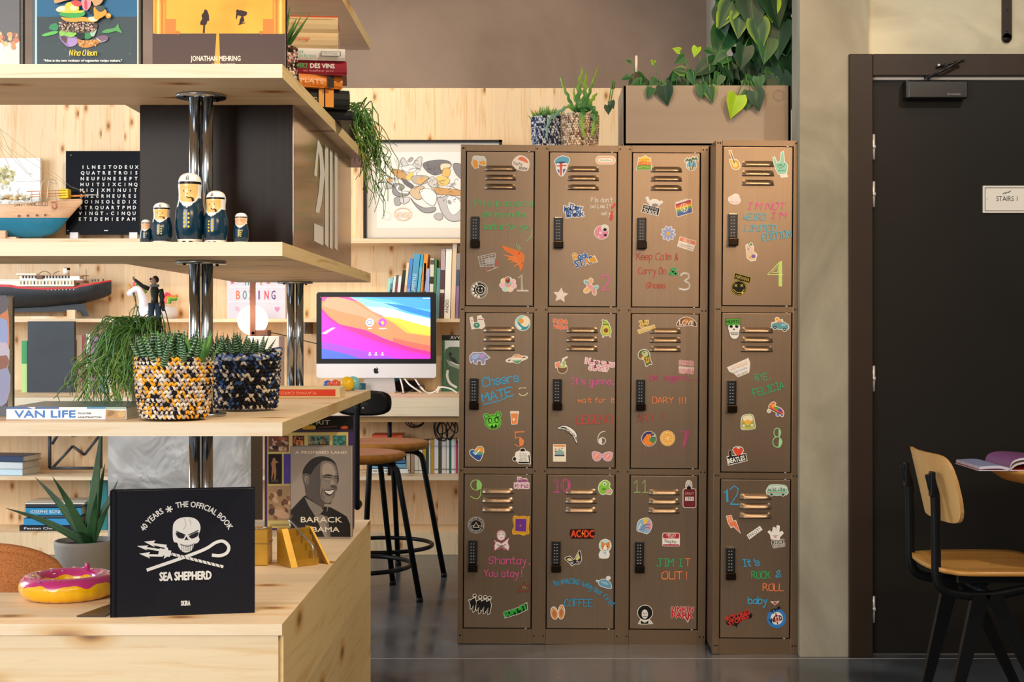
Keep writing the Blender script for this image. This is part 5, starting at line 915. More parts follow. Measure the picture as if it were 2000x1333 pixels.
# ---------------------------------------------------------------- painted sailor dolls on the middle shelf
NV = mat('#0a3045', .18, 0, 0, .4); DW = mat('#f0efec', .2, 0, 0, .4); FC = mat('#f2c476', .25, 0, 0, .3); PKF = mat('#f0b48a', .25, 0, 0, .3); BK2 = mat('#151518', .25); GD = mat('#e6c94a', .35)
def doll(px, wpx, ytop, D, label, turn=0, buttons=8, tiny=False, face=FC):
    s = FPX / D; w = wpx / s / 2; h = Z(ytop, D) - 1.3005
    r = thing('sailor_doll', label, 'nesting doll', (X(px, D), D, 1.3005), R(turn), 'sailor nesting dolls')
    prof = spline([(.74, 0, 0), (.86, .06, 0), (.98, .2, 0), (1.0, .32, 0), (.96, .46, 0), (.84, .58, 0), (.76, .66, 0), (.77, .75, 0), (.8, .82, 0), (.76, .9, 0), (.6, .96, 0), (.3, .995, 0), (.002, 1, 0)], 7)
    n = 96
    def pm(a, z):
        t = z / h; d = math.atan2(math.sin(a + PI / 2), math.cos(a + PI / 2)); u = d / 1.15   # 0 faces the viewer
        if t < .055: return BK2 if (abs(abs(u) - .25) < .12 and t < .035) else DW
        if t > .865: return DW
        if t > .835 and abs(d) < 1.5: return BK2
        fw = 1.0 * min(1, ((t - .55) / .12) ** .6) if t > .55 else 0
        if t > .585 and abs(u) < fw * .86 and t < .835: return face
        if t > .5 + .16 * abs(u) ** 1.2 and t > .5 and abs(u) < 1.0: return DW
        if t > .64: return DW
        if abs(u) < .06 and .485 < t < .52: return BK2
        return NV
    MB().lathe([(max(p.x, .002) * w, p.y * h) for p in prof], pm, n, cap=True).build('body', r, True)
    def at(u, t, o=0):      # point on the front
        i = 0
        rad = min(((abs(p.y - t), p.x) for p in prof))[1] * w; a = -PI / 2 + u * 1.15
        return Vector((rad * math.cos(a), rad * math.sin(a) - o, t * h))
    f = MB()
    for u in (-.28, .24): f.ball(at(u, .735), .028 * w * 1.6, BK2, 8, 6, (1, .4, 1.2))
    f.ball(at(-.04, .70), .06 * w * 1.4, face, 8, 6, (1, .5, 1))
    f.build('face', r, True)
    if not tiny:
        MB().tube([at(-.08, .655), at(.08, .637), at(.3, .645, .001), at(.42, .63, .003)], .03 * w * 1.3, mat('#4a2c1c', .4), 6).tube([at(.42, .635, .004), at(.46, .59, .004)], .075 * w, mat('#3a2216', .4), 8).build('pipe', r, True)
        MB().tube([at(-.09, .925), at(0, .95), at(.09, .925), at(.08, .89), at(-.08, .89)], .02 * w * 1.5, BK2, 5, closed=True).ball(at(0, .91), .05 * w, GD, 8, 5).build('cap_badge', r, True)
    bt = MB()
    for i in range(buttons // 2):
        for u in (-.14, .12): bt.ball(at(u + (.0 if turn < 10 else 0), .41 - i * (.24 / (buttons / 2))), .075 * w * 1.1, GD, 8, 5, (1, .5, 1))
    bt.build('button', r, True)
    return r
doll(371, 57, 338, 2.757, 'tallest sailor nesting doll with white cap and pipe, in the middle of the row')
doll(422, 48, 373, 2.752, 'second tallest sailor nesting doll, immediately beside the tallest one', -14)
doll(316, 41, 396, 2.752, 'medium sailor nesting doll with pipe standing between the tallest and the tiniest doll', 3, 8)
doll(471, 30, 416, 2.752, 'small pipeless sailor nesting doll at the row end under the steel box corner', 0, 8, True, PKF)
doll(285, 22, 429, 2.752, 'tiniest sailor nesting doll beside the black letter board', 0, 6, True, PKF)

# ---------------------------------------------------------------- woven rope baskets
def woven(name, c, r0, r1, h, cols, parent, rows=14, n=46, seed=1, lw=1.0, roll=False):
    rr = random.Random(seed); mb = MB(); ms = [mat(x, .85) for x, k in cols for _ in range(k)]
    mb.lathe([(r0 * .93, .002), (r0 * .95, .004), ((r0 + r1) / 2 * 1.0 * .95, h * .5), (r1 * .94, h), (r1 * .85, h), (r1 * .84, h * .7)], mat('#3b342d', .9), 32, c)
    rh = h / rows
    for i in range(rows):
        t = (i + .5) / rows; rad = r0 + (r1 - r0) * (math.sin(t * PI / 2) ** .8)
        for k in range(n):
            for half in (0, 1):
                a = TAU * (k + half * .5 + (i % 2) * .25) / n; sl = .55 if half == 0 else -.55
                m = rr.choice(ms); ln = TAU * rad / n * .46 * lw
                p0 = Vector((c[0] + rad * math.cos(a), c[1] + rad * math.sin(a), c[2] + (i + .5) * rh))
                tg = Vector((-math.sin(a), math.cos(a), 0)); nv = Vector((math.cos(a), math.sin(a), 0)); up = Vector((0, 0, 1))
                d = (tg * ln + up * rh * sl); wv = (up * .55 - tg * sl * .3) * rh * .8
                q = [p0 - d * 1.15, p0 + wv - d * .2, p0 + d * 1.15, p0 - wv + d * .2]
                b = nv * rh * .42
                mb.add([p - nv * rh * .1 for p in q] + [p0 - d * .4 + b, p0 + d * .4 + b], [(0, 3, 4), (3, 5, 4), (3, 2, 5), (2, 1, 5), (1, 4, 5), (1, 0, 4)], m, True)
    return mb.build(name, parent)
SOIL = mottled('potting_soil', [(.3, '#2a1f17'), (.7, '#43342a')], 90, .95, 0, 3, .6)
LEAFB = NT('banded_succulent_leaf'); uvn = LEAFB.n('ShaderNodeUVMap'); wv_ = LEAFB.n('ShaderNodeTexWave', i_Scale=4.2, i_Distortion=1.2); wv_.bands_direction = 'Y'
LEAFB.l(uvn, 0, wv_, 0); LEAFB.l(LEAFB.ramp(wv_, 1, [(.0, '#1f4a2a'), (.72, '#2c6236'), (.86, '#a8c4a4')]), 0, LEAFB.b, 'Base Color'); LEAFB.b.inputs['Roughness'].default_value = .4; LEAFB = LEAFB.m
def leafmat(n, c1, c2, c3, rough=.4, sc=3):
    q = NT(n); u = q.n('ShaderNodeUVMap'); co = q.n('ShaderNodeTexCoord'); nz = q.noise(co, 30, 3)
    sp = q.n('ShaderNodeSeparateXYZ'); q.l(u, 0, sp, 0); ad = q.n('ShaderNodeMath', operation='MULTIPLY_ADD', i_1=.5); q.l(nz, 0, ad, 0); q.l(sp, 1, ad, 2)
    q.l(q.ramp(ad, 0, [(.3, c1), (.75, c2), (1.2, c3)]), 0, q.b, 'Base Color'); q.b.inputs['Roughness'].default_value = rough; q.b.inputs['Subsurface Weight'].default_value = 0; return q.m
ALOE = leafmat('aloe_leaf', '#2f5a38', '#3f6f44', '#2a5236'); GRN = leafmat('green_stem', '#3c6a2c', '#5f9440', '#86b254'); GRN2 = leafmat('yellowgreen_stem', '#4d7a2a', '#7fa03c', '#a3b84a')
SPK = leafmat('spiky_leaf', '#27552c', '#3f7a3a', '#6aa24a')
def succ_leaf(mb, p0, d, length, w, m, bend=.2, thick=.35, n=7, side=6, up=Vector((0, 0, 1))):
    """fleshy tapering leaf from p0 along d, bending upward"""
    d = d.normalized(); pts = []; p = Vector(p0); st = length / n; dd = d.copy()
    rows = []; base = len(mb.v)
    for i in range(n + 1):
        t = i / n; ww = w * (1 - t) ** .75 * (1 + .35 * math.sin(t * PI)) + .0004
        s_ = dd.cross(up); s_ = s_.normalized() if s_.length > 1e-4 else Vector((1, 0, 0)); nn = s_.cross(dd)
        row = []
        for k in range(side):
            a = TAU * k / side; y = math.sin(a); row.append(p + s_ * math.cos(a) * ww + nn * (y * ww * thick + (abs(math.cos(a)) ** 2) * ww * .35))
            mb.uv[len(mb.v) + i * side + k] = (k / side, t)
        rows.append(row); p = p + dd * st; dd = (dd + up * bend * st / max(length, .001)).normalized()
    mb.grid(rows, m, True, True)
def rosette(mb, c, n, length, w, m, seed, spread=(.2, 1.2), thick=.4, bend=.35):
    rr = random.Random(seed)
    for i in range(n):
        t = i / n; a = i * 2.39996 + rr.uniform(-.2, .2); e = spread[0] + (spread[1] - spread[0]) * t ** .7
        d = Vector((math.cos(a) * math.sin(e), math.sin(a) * math.sin(e), math.cos(e)))
        succ_leaf(mb, Vector(c) + Vector((math.cos(a), math.sin(a), 0)) * w * 1.2 * t, d, length * rr.uniform(.8, 1.1), w * rr.uniform(.85, 1.1), m, bend, thick)
def basket_plant(label, x, y, z, r0, r1, h, cols, seed, rows=14, n=46, lw=1.0):
    z += .005
    t = thing('potted_succulent', label, 'potted plant', (x, y, z))
    woven('woven_basket', (x, y, z), r0, r1, h, cols, t, rows, n, seed, lw)
    MB().lathe([(.001, h * .84), (r1 * .9, h * .84), (r1 * .9, h * .82)], SOIL, 24, (x, y, z), cap=False).build('soil', t)
    return t
s_ = basket_plant('banded succulent in yellow, white and black woven basket on the lower shelf', X(340, 2.768), 2.768, .962, .062, .0735, .116, [('#f2ab1e', 5), ('#e9e1d4', 4), ('#1d1d24', 5), ('#b9a79c', 3), ('#d9cfc4', 2)], 3, 15, 44)
mb = MB(); x0, y0 = X(340, 2.768), 2.768; rr = random.Random(2)
for k in range(16):
    a = rr.uniform(0, TAU); r_ = .056 * math.sqrt(rr.uniform(.05, 1)); rosette(mb, (x0 + r_ * math.cos(a), y0 + r_ * math.sin(a), 1.055), 11, .078, .0078, LEAFB if k % 3 else SPK, k, (.08, .75), .45, .25)
mb.build('foliage', s_)
s_ = basket_plant('zebra striped succulent in dark blue and beige woven basket behind the yellow basket', X(479, 3.1), 3.1, .962, .066, .0735, .119, [('#17191f', 9), ('#33538c', 3), ('#d8cab4', 5), ('#2a2f3a', 3)], 9, 14, 42)
mb = MB(); x0, y0 = X(462, 3.1), 3.1
for k, (dx, dy) in enumerate(((0, 0), (-.03, -.02), (.035, .01), (-.02, .035), (.01, -.035), (-.05, .01))): rosette(mb, (x0 + dx, y0 + dy, 1.055), 13, .075, .0085, LEAFB, 20 + k, (.1, .95), .4, .3)
mb.build('foliage', s_)
# folded rim of the blue basket
mb = MB(); rr = random.Random(4); ms = [mat('#17191f', .85), mat('#3a5a98', .85), mat('#8fa0bf', .85), mat('#d8cab4', .85)]
for i in range(120):
    t = i / 120; a = -PI * .75 + t * PI * 1.2; rad = .0735; zz_ = 1.076 + .012 * max(0, math.sin((a + .9) * 1.2)) + rr.uniform(-.003, .006)
    mb.ball((X(479, 3.1) + rad * math.cos(a), 3.1 + rad * math.sin(a), zz_), .0055, rr.choice(ms), 6, 4, (1.4, 1.4, .8))
mb.build('basket_rim', s_)

# ---------------------------------------------------------------- trailing mistletoe cacti
def trailing(mb, c, n, seed, m, reach, drop, dirs, rad=.0016, fork=True, arch=.05, lim=None):
    rr = random.Random(seed)
    for i in range(n):
        a = rr.choice(dirs) + rr.uniform(-.45, .45); L = rr.uniform(*reach); H = rr.uniform(*drop); p = Vector(c) + Vector((rr.uniform(-.03, .03), rr.uniform(-.03, .03), 0))
        pts = [p]; ar = rr.uniform(.3, 1.3) * arch; wig = [rr.uniform(-.012, .012) for _ in range(12)]
        for k in range(1, 9):
            t = k / 8; h = L * (1 - (1 - t) ** 2); z = ar * math.sin(min(1, t * 1.9) * PI) * (1 if t < .53 else .0) - H * max(0, t - .22) ** 1.15 * 1.3
            pts.append(p + Vector((math.cos(a) * h + wig[k], math.sin(a) * h + wig[k + 2], z)))
            if lim and lim[0] < pts[-1].x < lim[1]: pts[-1].z = max(pts[-1].z, lim[2])
        b = len(mb.v); pp = spline(pts, 3); mb.tube(pp, rad, m if rr.random() < .75 else GRN2, 5, r2=rad * .7)
        for q in range(len(pp)):
            for w in range(5): mb.uv[b + q * 5 + w] = (0, q / len(pp))
        if fork:
            for f in range(rr.randint(1, 3)):
                k = rr.randint(8, 20); o = pp[k]; e = o + Vector((rr.uniform(-.035, .035), rr.uniform(-.03, .03), rr.uniform(-.06, -.01))); b = len(mb.v)
                mb.tube([o, (o + e) / 2 + Vector((rr.uniform(-.008, .008), 0, .004)), e], rad * .9, m, 5, r2=rad * .5)
t = thing('trailing_cactus', 'trailing thin stemmed cactus spilling over the lower shelf behind the yellow basket', 'potted plant', (X(303, 3.12), 3.12, .962))
px_, py_ = X(303, 3.12), 3.12
MB().lathe([(.045, .962), (.048, .964), (.058, 1.12), (.06, 1.128), (.052, 1.128), (.05, 1.118)], mat('#8a7a68', .7), 28, (px_, py_, 0)).build('pot', t)
MB().lathe([(.001, 1.119), (.051, 1.119)], SOIL, 20, (px_, py_, 0), cap=False).build('soil', t)
mb = MB(); trailing(mb, (px_ - .012, py_ - .01, 1.118), 170, 5, GRN, (.03, .16), (.07, .165), (PI, PI, PI * .9, PI * 1.12, PI * 1.3, PI * 1.5), .0013, True, .04, (-.86, -.4, .975))
trailing(mb, (px_, py_, 1.118), 8, 6, GRN2, (.03, .1), (-.02, .02), (PI, PI * 1.2, 2.2), .0012, False, .09)
mb.build('stems', t)
t = thing('trailing_cactus', 'trailing thin stemmed cactus hanging from the upper shelf end beside the black books', 'potted plant', (-.535, 3.93, 1.6343))
MB().lathe([(.048, 1.6343), (.05, 1.637), (.06, 1.70), (.063, 1.71), (.055, 1.71), (.053, 1.70)], mat('#4a4640', .7), 28, (-.535, 3.93, 0)).build('pot', t)
MB().lathe([(.001, 1.70), (.055, 1.70)], SOIL, 20, (-.535, 3.93, 0), cap=False).build('soil', t)
mb = MB(); trailing(mb, (-.51, 3.92, 1.705), 30, 15, GRN, (.03, .1), (.05, .15), (0, -.3, .3, .6), .0019, True, .05, (-.9, -.458, 1.642))
trailing(mb, (-.505, 3.93, 1.705), 17, 17, GRN, (.055, .1), (.15, .27), (0, -.3, .2), .0014, True, .03, (-.9, -.458, 1.642))
trailing(mb, (-.5, 3.93, 1.70), 8, 18, GRN2, (.06, .14), (.1, .24), (0, -.2, .2), .0014, True, .03, (-.9, -.458, 1.642)); mb.build('stems', t)
# dark patterned basket behind the orange book
t = thing('potted_succulent', 'spiky plant in brown and pink patterned basket tucked behind the orange book', 'potted plant', (X(543, 3.0), 3.0, 1.6343))
woven('woven_basket', (X(543, 3.0), 3.0, 1.6385), .034, .038, .088, [('#2a201c', 5), ('#d8a8a0', 3), ('#e8d8c8', 3), ('#6a4a3c', 2)], t, 12, 30, 8)
mb = MB(); rosette(mb, (X(545, 3.0), 3.0, 1.715), 14, .1, .008, SPK, 44, (.1, .7), .35, .2); mb.build('foliage', t)

# ---------------------------------------------------------------- inflatable doughnut
t = thing('inflatable_ring', 'small yellow inflatable doughnut ring with pink icing lying beside the black skull book', 'pool float', (X(134, 2.965), 2.965, .584))
YEL = mat('#f2b90c', .22, 0, 0, .5); PNK = mat('#c2337c', .2, 0, 0, .5); Rr, rt = .075, .0238; cx, cy, cz = X(134, 2.965), 2.965, .584 + .0238
rows = []; n1, n2 = 144, 48
def tor(i, k, o=0):
    a = TAU * i / n1; b = TAU * k / n2; pinch = 1 - .03 * max(0, math.cos(a * 22)) * (1 if math.sin(b) < .2 and math.cos(b) > 0 else 0)
    r_ = rt * pinch + o; return Vector((cx + (Rr + r_ * math.cos(b)) * math.cos(a), cy + (Rr + r_ * math.cos(b)) * math.sin(a), cz + r_ * math.sin(b)))
def bb(i, k):      # icing spans k 0-24, its wavy border follows the mesh
    a = TAU * i / n1; lim = .42 + .16 * math.sin(a * 9) + .06 * math.sin(a * 17 + 1); l2 = .45 + .12 * math.sin(a * 7)
    return lim + (PI - l2 - lim) * k / 24 if k <= 24 else PI - l2 + (TAU - PI + l2 + lim) * (k - 24) / 24
rows = [[tor(i, bb(i, k) * n2 / TAU) for k in range(n2)] for i in range(n1)]; rows.append(rows[0])
def tm(i, k): return PNK if k < 24 else YEL
MB().grid(rows, tm, True, True).build('ring', t)
sp = MB(); rr = random.Random(12)
for i in range(36):
    a = rr.uniform(0, TAU); b = rr.uniform(.75, 2.4); p = Vector((cx + (Rr + (rt + .0004) * math.cos(b)) * math.cos(a), cy + (Rr + (rt + .0004) * math.cos(b)) * math.sin(a), cz + (rt + .0004) * math.sin(b)))
    sp.ball(p, .0042, mat(rr.choice(['#f0dfe4', '#f4c93a', '#3f7aa8', '#e8e0e8', '#e0607a']), .3), 8, 5, (rr.choice([.4, 1]), 1, .22))
sp.build('sprinkle', t)
MB().lathe([(.006, .0), (.007, .003), (.004, .009), (.0045, .012)], PNK, 12, (cx + .02, cy + .058, cz + .024)).build('valve', t)

# ---------------------------------------------------------------- golden miniature stairs
GOLD = mottled('gold_paint', [(.3, '#b58a2a'), (.7, '#c99b36')], 20, .42, .45, 3, 0)
t = thing('miniature_staircase', 'small golden model staircase with silver handrail in front of the portrait book', 'ornament', (X(588, 3.37), 3.37, .584), R(36)); t.scale = (.92, .92, .92)
st_ = MB(); wS = .092
prof = [(0, 0), (-.0, .088), (.022, .088), (.022, .072), (.034, .072), (.034, .054), (.046, .054), (.046, .036), (.058, .036), (.058, .018), (.07, .018), (.07, 0)]
def yz(x, y, z): return Vector((y, -x + .03, z))
MBs = MB(); MBs.prism([(p[0], p[1]) for p in prof], -wS / 2 + .018, wS / 2 - .012, GOLD, fr=lambda x, y, z: Vector((y, .04 - x, z))).build('steps', t, True)
MB().prism([(-.004, 0), (-.004, .092), (.022, .092), (.078, .0)], -wS / 2, -wS / 2 + .018, GOLD, fr=lambda x, y, z: Vector((y, .04 - x, z))).build('side_wall', t, True)
c_ = MB(); c_.prism([(-.004, 0), (-.004, .092), (.022, .092), (.08, .0)], wS / 2 - .012, wS / 2 - .006, GOLD, fr=lambda x, y, z: Vector((y + z * -.25 + .023, .04 - x, z))); c_.build('side_wall', t, True)
SIL = mat('#b8bcc0', .22, .9)
h_ = MB().tube([(.012, .075, .116), (-.012, .045, .108), (-.01, .034, .106), (.018, -.022, .052), (.02, -.028, .046), (.02, -.028, .008)], .0026, SIL, 8).tube([(-.012, .036, .106), (-.012, .036, .082)], .0022, SIL, 6).tube([(.004, .008, .082), (.004, .008, .05)], .0022, SIL, 6).build('handrail', t, True)
t = tag(MB().box(-.02, .02, -.03, .03, 0, .084, GOLD, bev=.002).box(-.021, .021, -.031, .031, .05, .053, mat('#8a6a20', .5)).build('golden_block', local=True, org=(X(511, 3.38), 3.38, .584)), 'golden upright block behind the black skull book, next to the golden stairs', 'ornament')
MB().tube([(-.018, -.02, .0855), (-.005, -.026, .0855), (.002, -.024, .0855), (.014, -.02, .0875), (.02, -.012, .0855)], .0018, SIL, 6).build('wire_rail', t, True)

# ---------------------------------------------------------------- things seen through the shelving
SILV = NT('crumpled_silver_sheet'); co = SILV.n('ShaderNodeTexCoord'); n1 = SILV.noise(co, 5, 3, .5, 1.5); SILV.l(SILV.ramp(n1, 0, [(.3, '#b0b3b6'), (.5, '#bcbfc2'), (.7, '#c8cbcd')]), 0, SILV.b, 'Base Color')
SILV.b.inputs['Metallic'].default_value = .35; SILV.b.inputs['Roughness'].default_value = .45; SILV.bump(n1, 0, .6, .02); SILV = SILV.m
cx0, cx1 = X(210, 4.6), X(489.5, 4.6)
t = thing('metal_cabinet', 'low cabinet with crinkled silver front standing behind the bench and the twin posts', 'cabinet', ((cx0 + cx1) / 2, 4.6, 0))
MB().box(cx0, cx1, 4.605, 4.81, 0.0, .86, mat('#5b544e', .5, .3), bev=.002).build('body', t)
rows = []; rr = random.Random(3)
for i in range(25):
    row = []
    for k in range(25):
        x = cx0 + (cx1 - cx0) * i / 24; z = .02 + .835 * k / 24; e = 0 if i in (0, 24) or k in (0, 24) else rr.uniform(0, .006)
        row.append(Vector((x, 4.604 - e, z)))
    rows.append(row)
MB().grid(rows, SILV).build('silver_front', t)
# orange mesh chair behind the bench
t = thing('lounge_chair', 'chair with curved orange mesh back standing behind the bench', 'chair', (X(-20, 3.4), 3.4, 0))
OM = NT('orange_mesh'); co = OM.n('ShaderNodeTexCoord'); vo = OM.n('ShaderNodeTexVoronoi', i_Scale=260.0); OM.l(co, 'Object', vo, 0); OM.l(OM.ramp(vo, 0, [(.2, '#a8653a'), (.5, '#d58a52')]), 0, OM.b, 'Base Color'); OM.b.inputs['Roughness'].default_value = .75; OM.bump(vo, 0, .4, .001); OM = OM.m
cx_, cy_ = X(-20, 3.4), 3.4; rows = []
for i in range(29):
    u = -1 + i / 14; a = u * 1.35; top = .632 - .11 * abs(u) ** 2.4 - (.06 * max(0, abs(u) - .75) / .25); rows.append([])
    for k in range(9):
        v = k / 8; z = .36 + (top - .36) * v; rd = .2 - .02 * math.sin(v * PI); rows[-1].append(Vector((cx_ + rd * math.sin(a) * .98, cy_ + .1 - rd * math.cos(a), z)))
outer = rows; inner = [[Vector((cx_ + (p.x - cx_) * .9, cy_ + .1 + (p.y - cy_ - .1) * .9, p.z)) for p in r_] for r_ in rows]
mb = MB().grid(outer, OM).grid(inner, OM)
mb.tube([(a_ + b_) / 2 for a_, b_ in zip([r_[-1] for r_ in outer], [r_[-1] for r_ in inner])], .0125, OM, 8); mb.build('backrest', t)
MB().lathe([(.18, .36), (.2, .375), (.2, .42), (.17, .44), (.001, .445)], OM, 32, (cx_, cy_ + .08, 0)).build('seat', t)
for a in range(4):
    d = Vector((math.cos(PI / 4 + a * PI / 2), math.sin(PI / 4 + a * PI / 2), 0)); MB().tube([Vector((cx_, cy_ + .08, .36)) + d * .12, Vector((cx_, cy_ + .08, .0)) + d * .2], .012, BLKP, 10).build('leg', t)
# aloe on a low side table
ax, ay = X(166, 4.0), 4.0
t = thing('side_table', 'low dark side table behind the bench under the aloe pot', 'table', (ax, ay, 0))
MB().lathe([(.15, .355), (.15, .375)], mat('#4a3f36', .5), 32, (ax, ay, 0)).build('tabletop', t)
for a in range(3): MB().tube([(ax + .1 * math.cos(a * 2.09), ay + .1 * math.sin(a * 2.09), .355), (ax + .14 * math.cos(a * 2.09), ay + .14 * math.sin(a * 2.09), 0)], .01, BLKP, 8).build('leg', t)
t = thing('potted_aloe', 'aloe with long pointed leaves in a smooth grey pot', 'potted plant', (ax, ay, .375))
MB().lathe([(.06, .375), (.066, .378), (.083, .54), (.083, .549), (.077, .55), (.075, .53)], mat('#a6a29c', .75), 40, (ax, ay, 0)).build('pot', t)
MB().lathe([(.001, .535), (.076, .535)], SOIL, 24, (ax, ay, 0), cap=False).build('soil', t)
mb = MB(); base = Vector((X(175, 4.0), ay, .535))
for tx, ty, dd, w in ((10, 993, -.03, .012), (68, 932, 0, .014), (102, 931, -.05, .015), (198, 835, .0, .018), (205, 905, .04, .016), (231, 937, .03, .014), (213, 985, -.07, .013), (150, 1040, -.1, .012), (190, 960, -.09, .015)):
    tip = W(tx, ty, ay + dd); d = tip - base; rows = []; b = len(mb.v); n = 14; up = Vector((0, 0, 1))
    for i in range(n + 1):
        u = i / n; p = base + d * u + Vector((0, 0, .012 * math.sin(u * PI) * (1 if tx < 160 else 0))); tg = d.normalized(); sd = tg.cross(Vector((0, -1, 0))).normalized(); nn = Vector((0, -1, 0)); ww = w * (1 - u) ** .8 * (1 + .2 * math.sin(u * PI)) + .0003
        row = []
        for k in range(10):
            a = TAU * k / 10; row.append(p + sd * math.cos(a) * ww + nn * (math.sin(a) * ww * .3 - (abs(math.cos(a)) ** 2) * ww * -.3))
            mb.uv[b + i * 10 + k] = (k / 10, u)
        rows.append(row)
    mb.grid(rows, ALOE, True, True)
mb.build('foliage', t)
# toy figure standing in the trailing plant pot
t = thing('toy_figure', 'small toy man in dark jacket and grey scarf with one arm raised, above the succulents', 'figurine', (px_ - .0, py_ - .02, 1.119))
fx, fy, fz = X(302, 3.1), 3.1, 1.119; sF = .06
def fp(x, y, z): return Vector((fx + x * sF, fy + y * sF, fz + z * sF + .022))
JK = mat('#3b443f', .7); JN = mat('#3a4f66', .8); SK = mat('#d8b09a', .6); HR = mat('#4a3a34', .8); SCF = mat('#8f9aa4', .9); TE = mat('#9aa4a6', .8)
bm_ = MB()
for sx in (-.13, .14): bm_.tube([fp(sx * .8, 0, .88), fp(sx, .02, .4), fp(sx * 1.05, .0, -.3)], [.13 * sF, .095 * sF, .07 * sF], JN, 10).ball(fp(sx * 1.05, -.06, -.32), .075 * sF, HR, 8, 6, (1, 1.7, .7))
bm_.build('legs', t)
tr = MB().tube([fp(0, 0, .84), fp(0, 0, 1.05), fp(.0, .0, 1.28), fp(0, 0, 1.42), fp(0, 0, 1.5)], [.2 * sF, .18 * sF, .23 * sF, .2 * sF, .07 * sF], JK, 14, flat=(1, .65), up=(1, 0, 0)).tube([fp(-.2, 0, 1.38), fp(-.45, -.05, 1.5), fp(-.7, -.08, 1.72)], [.09 * sF, .075 * sF, .055 * sF], JK, 8).tube([fp(.22, 0, 1.38), fp(.28, .02, 1.1), fp(.24, -.06, .86)], [.09 * sF, .075 * sF, .055 * sF], JK, 8)
tr.tube([fp(.2, .02, 1.2), fp(.29, .05, .8), fp(.3, .05, .58)], [.06 * sF, .07 * sF, .05 * sF], JK, 8); tr.tube([fp(-.02, -.13, 1.35), fp(-.03, -.13, .95)], .05 * sF, TE, 6); tr.build('jacket', t)
hd = MB().ball(fp(-.02, -.02, 1.66), .12 * sF, SK, 14, 10, (.9, 1, 1.25)).ball(fp(-.13, -.07, 1.65), .03 * sF, SK, 6, 5).ball(fp(-.74, -.08, 1.77), .055 * sF, SK, 8, 6, (.8, .7, 1.2)).ball(fp(.2, -.07, .82), .055 * sF, SK, 8, 6, (.8, .7, 1.2)); hd.build('head', t)
MB().ball(fp(.02, .03, 1.72), .135 * sF, HR, 12, 8, (.95, 1, 1.05)).tube([fp(-.1, -.1, 1.78), fp(-.14, -.1, 1.7)], .03 * sF, HR, 6).build('hair', t)
MB().tube([fp(.12 * math.cos(a), .1 * math.sin(a), 1.5) for a in [TAU * k / 10 for k in range(10)]], .055 * sF, SCF, 8, closed=True).build('scarf', t)
# bead toy at the rear of the lower shelf
t = thing('bead_toy', 'colourful toy of yellow, cyan, red and blue balls at the lower shelf end', 'toy', (X(672, 4.1), 4.1, .962))
for px, py, rr_, c, D in ((678, 750, .0205, '#f6c81a', 4.08), (689, 750, .0205, '#7fd0d8', 4.11), (655, 751, .0135, '#e05a48', 4.1), (640, 752, .013, '#3f63c8', 4.11)):
    z_ = max(Z(py, D), .962 + rr_); MB().ball((X(px, D), D, z_), rr_, mat(c, .25, 0, 0, .4), 20, 12).build('ball', t)
MB().tube([(X(640, 4.1), 4.1, .978), (X(655, 4.1), 4.1, .98), (X(680, 4.09), 4.09, .981)], .009, mat('#e8664e', .3), 10).build('connector', t)
# ---------------------------------------------------------------- the wall of shelves and the long desk
WS, WB = 7.95, 8.25
def wshelf(z1, th, label, d0=WS, x0=-4.2, x1=1.0):
    return tag(MB().box(x0, x1, d0, WB, z1 - th, z1, PX, bev=.001).build('wall_shelf', org=((x0 + x1) / 2, d0, z1)), label, 'shelf', 'pine wall shelves')
z1_, z2_, z3_ = 1.645, 1.2, .7935
wshelf(z1_, .026, 'upper long pine wall shelf carrying the framed drawing and the black letter board')
wshelf(z2_, .02, 'lower long pine wall shelf carrying the black steamship and the white unicorn')
for px in (246, 600, -120):
    tag(MB().box(X(px, 8.1) - .008, X(px, 8.1) + .008, WS + .02, WB, z2_ - .085, z2_ - .0205, BLKP).build('shelf_bracket', org=(X(px, 8.1), 8.1, z2_ - .03)), {246: 'black bracket under the lower wall shelf near the trailing plant', 600: 'black bracket under the lower wall shelf beside the screen', -120: 'black shelf bracket hidden at the room end'}[px], 'bracket', 'shelf brackets') if px > 0 else None
dk = thing('desk', 'long pine desk with deep front edge along the back wall under the shelves', 'desk', (-1.4, 7.25, 0))
MB().box(-4.2, 1.0, 7.2755, WB, .765, z3_, PX).build('desk_top', dk)
MB().box(-4.2, 1.0, 7.25, 7.275, z3_ - .094, z3_, PE).build('front_edge', dk)
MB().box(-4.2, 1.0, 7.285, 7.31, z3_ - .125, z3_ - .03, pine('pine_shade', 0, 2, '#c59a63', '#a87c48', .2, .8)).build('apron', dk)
MB().box(-4.2, 1.0, 7.262, WB, .375, .393, PX).build('lower_shelf', dk)
MB().box(-4.2, 1.0, 7.55, 7.575, .113, .375, PZ).build('back_board', dk)
MB().box(-4.2, 1.0, 7.24, 7.56, 0.001, .113, PZ).build('plinth', dk)
MB().box(-4.2, 1.0, 7.66, 7.68, .393, .765, PZ).build('back_panel', dk)
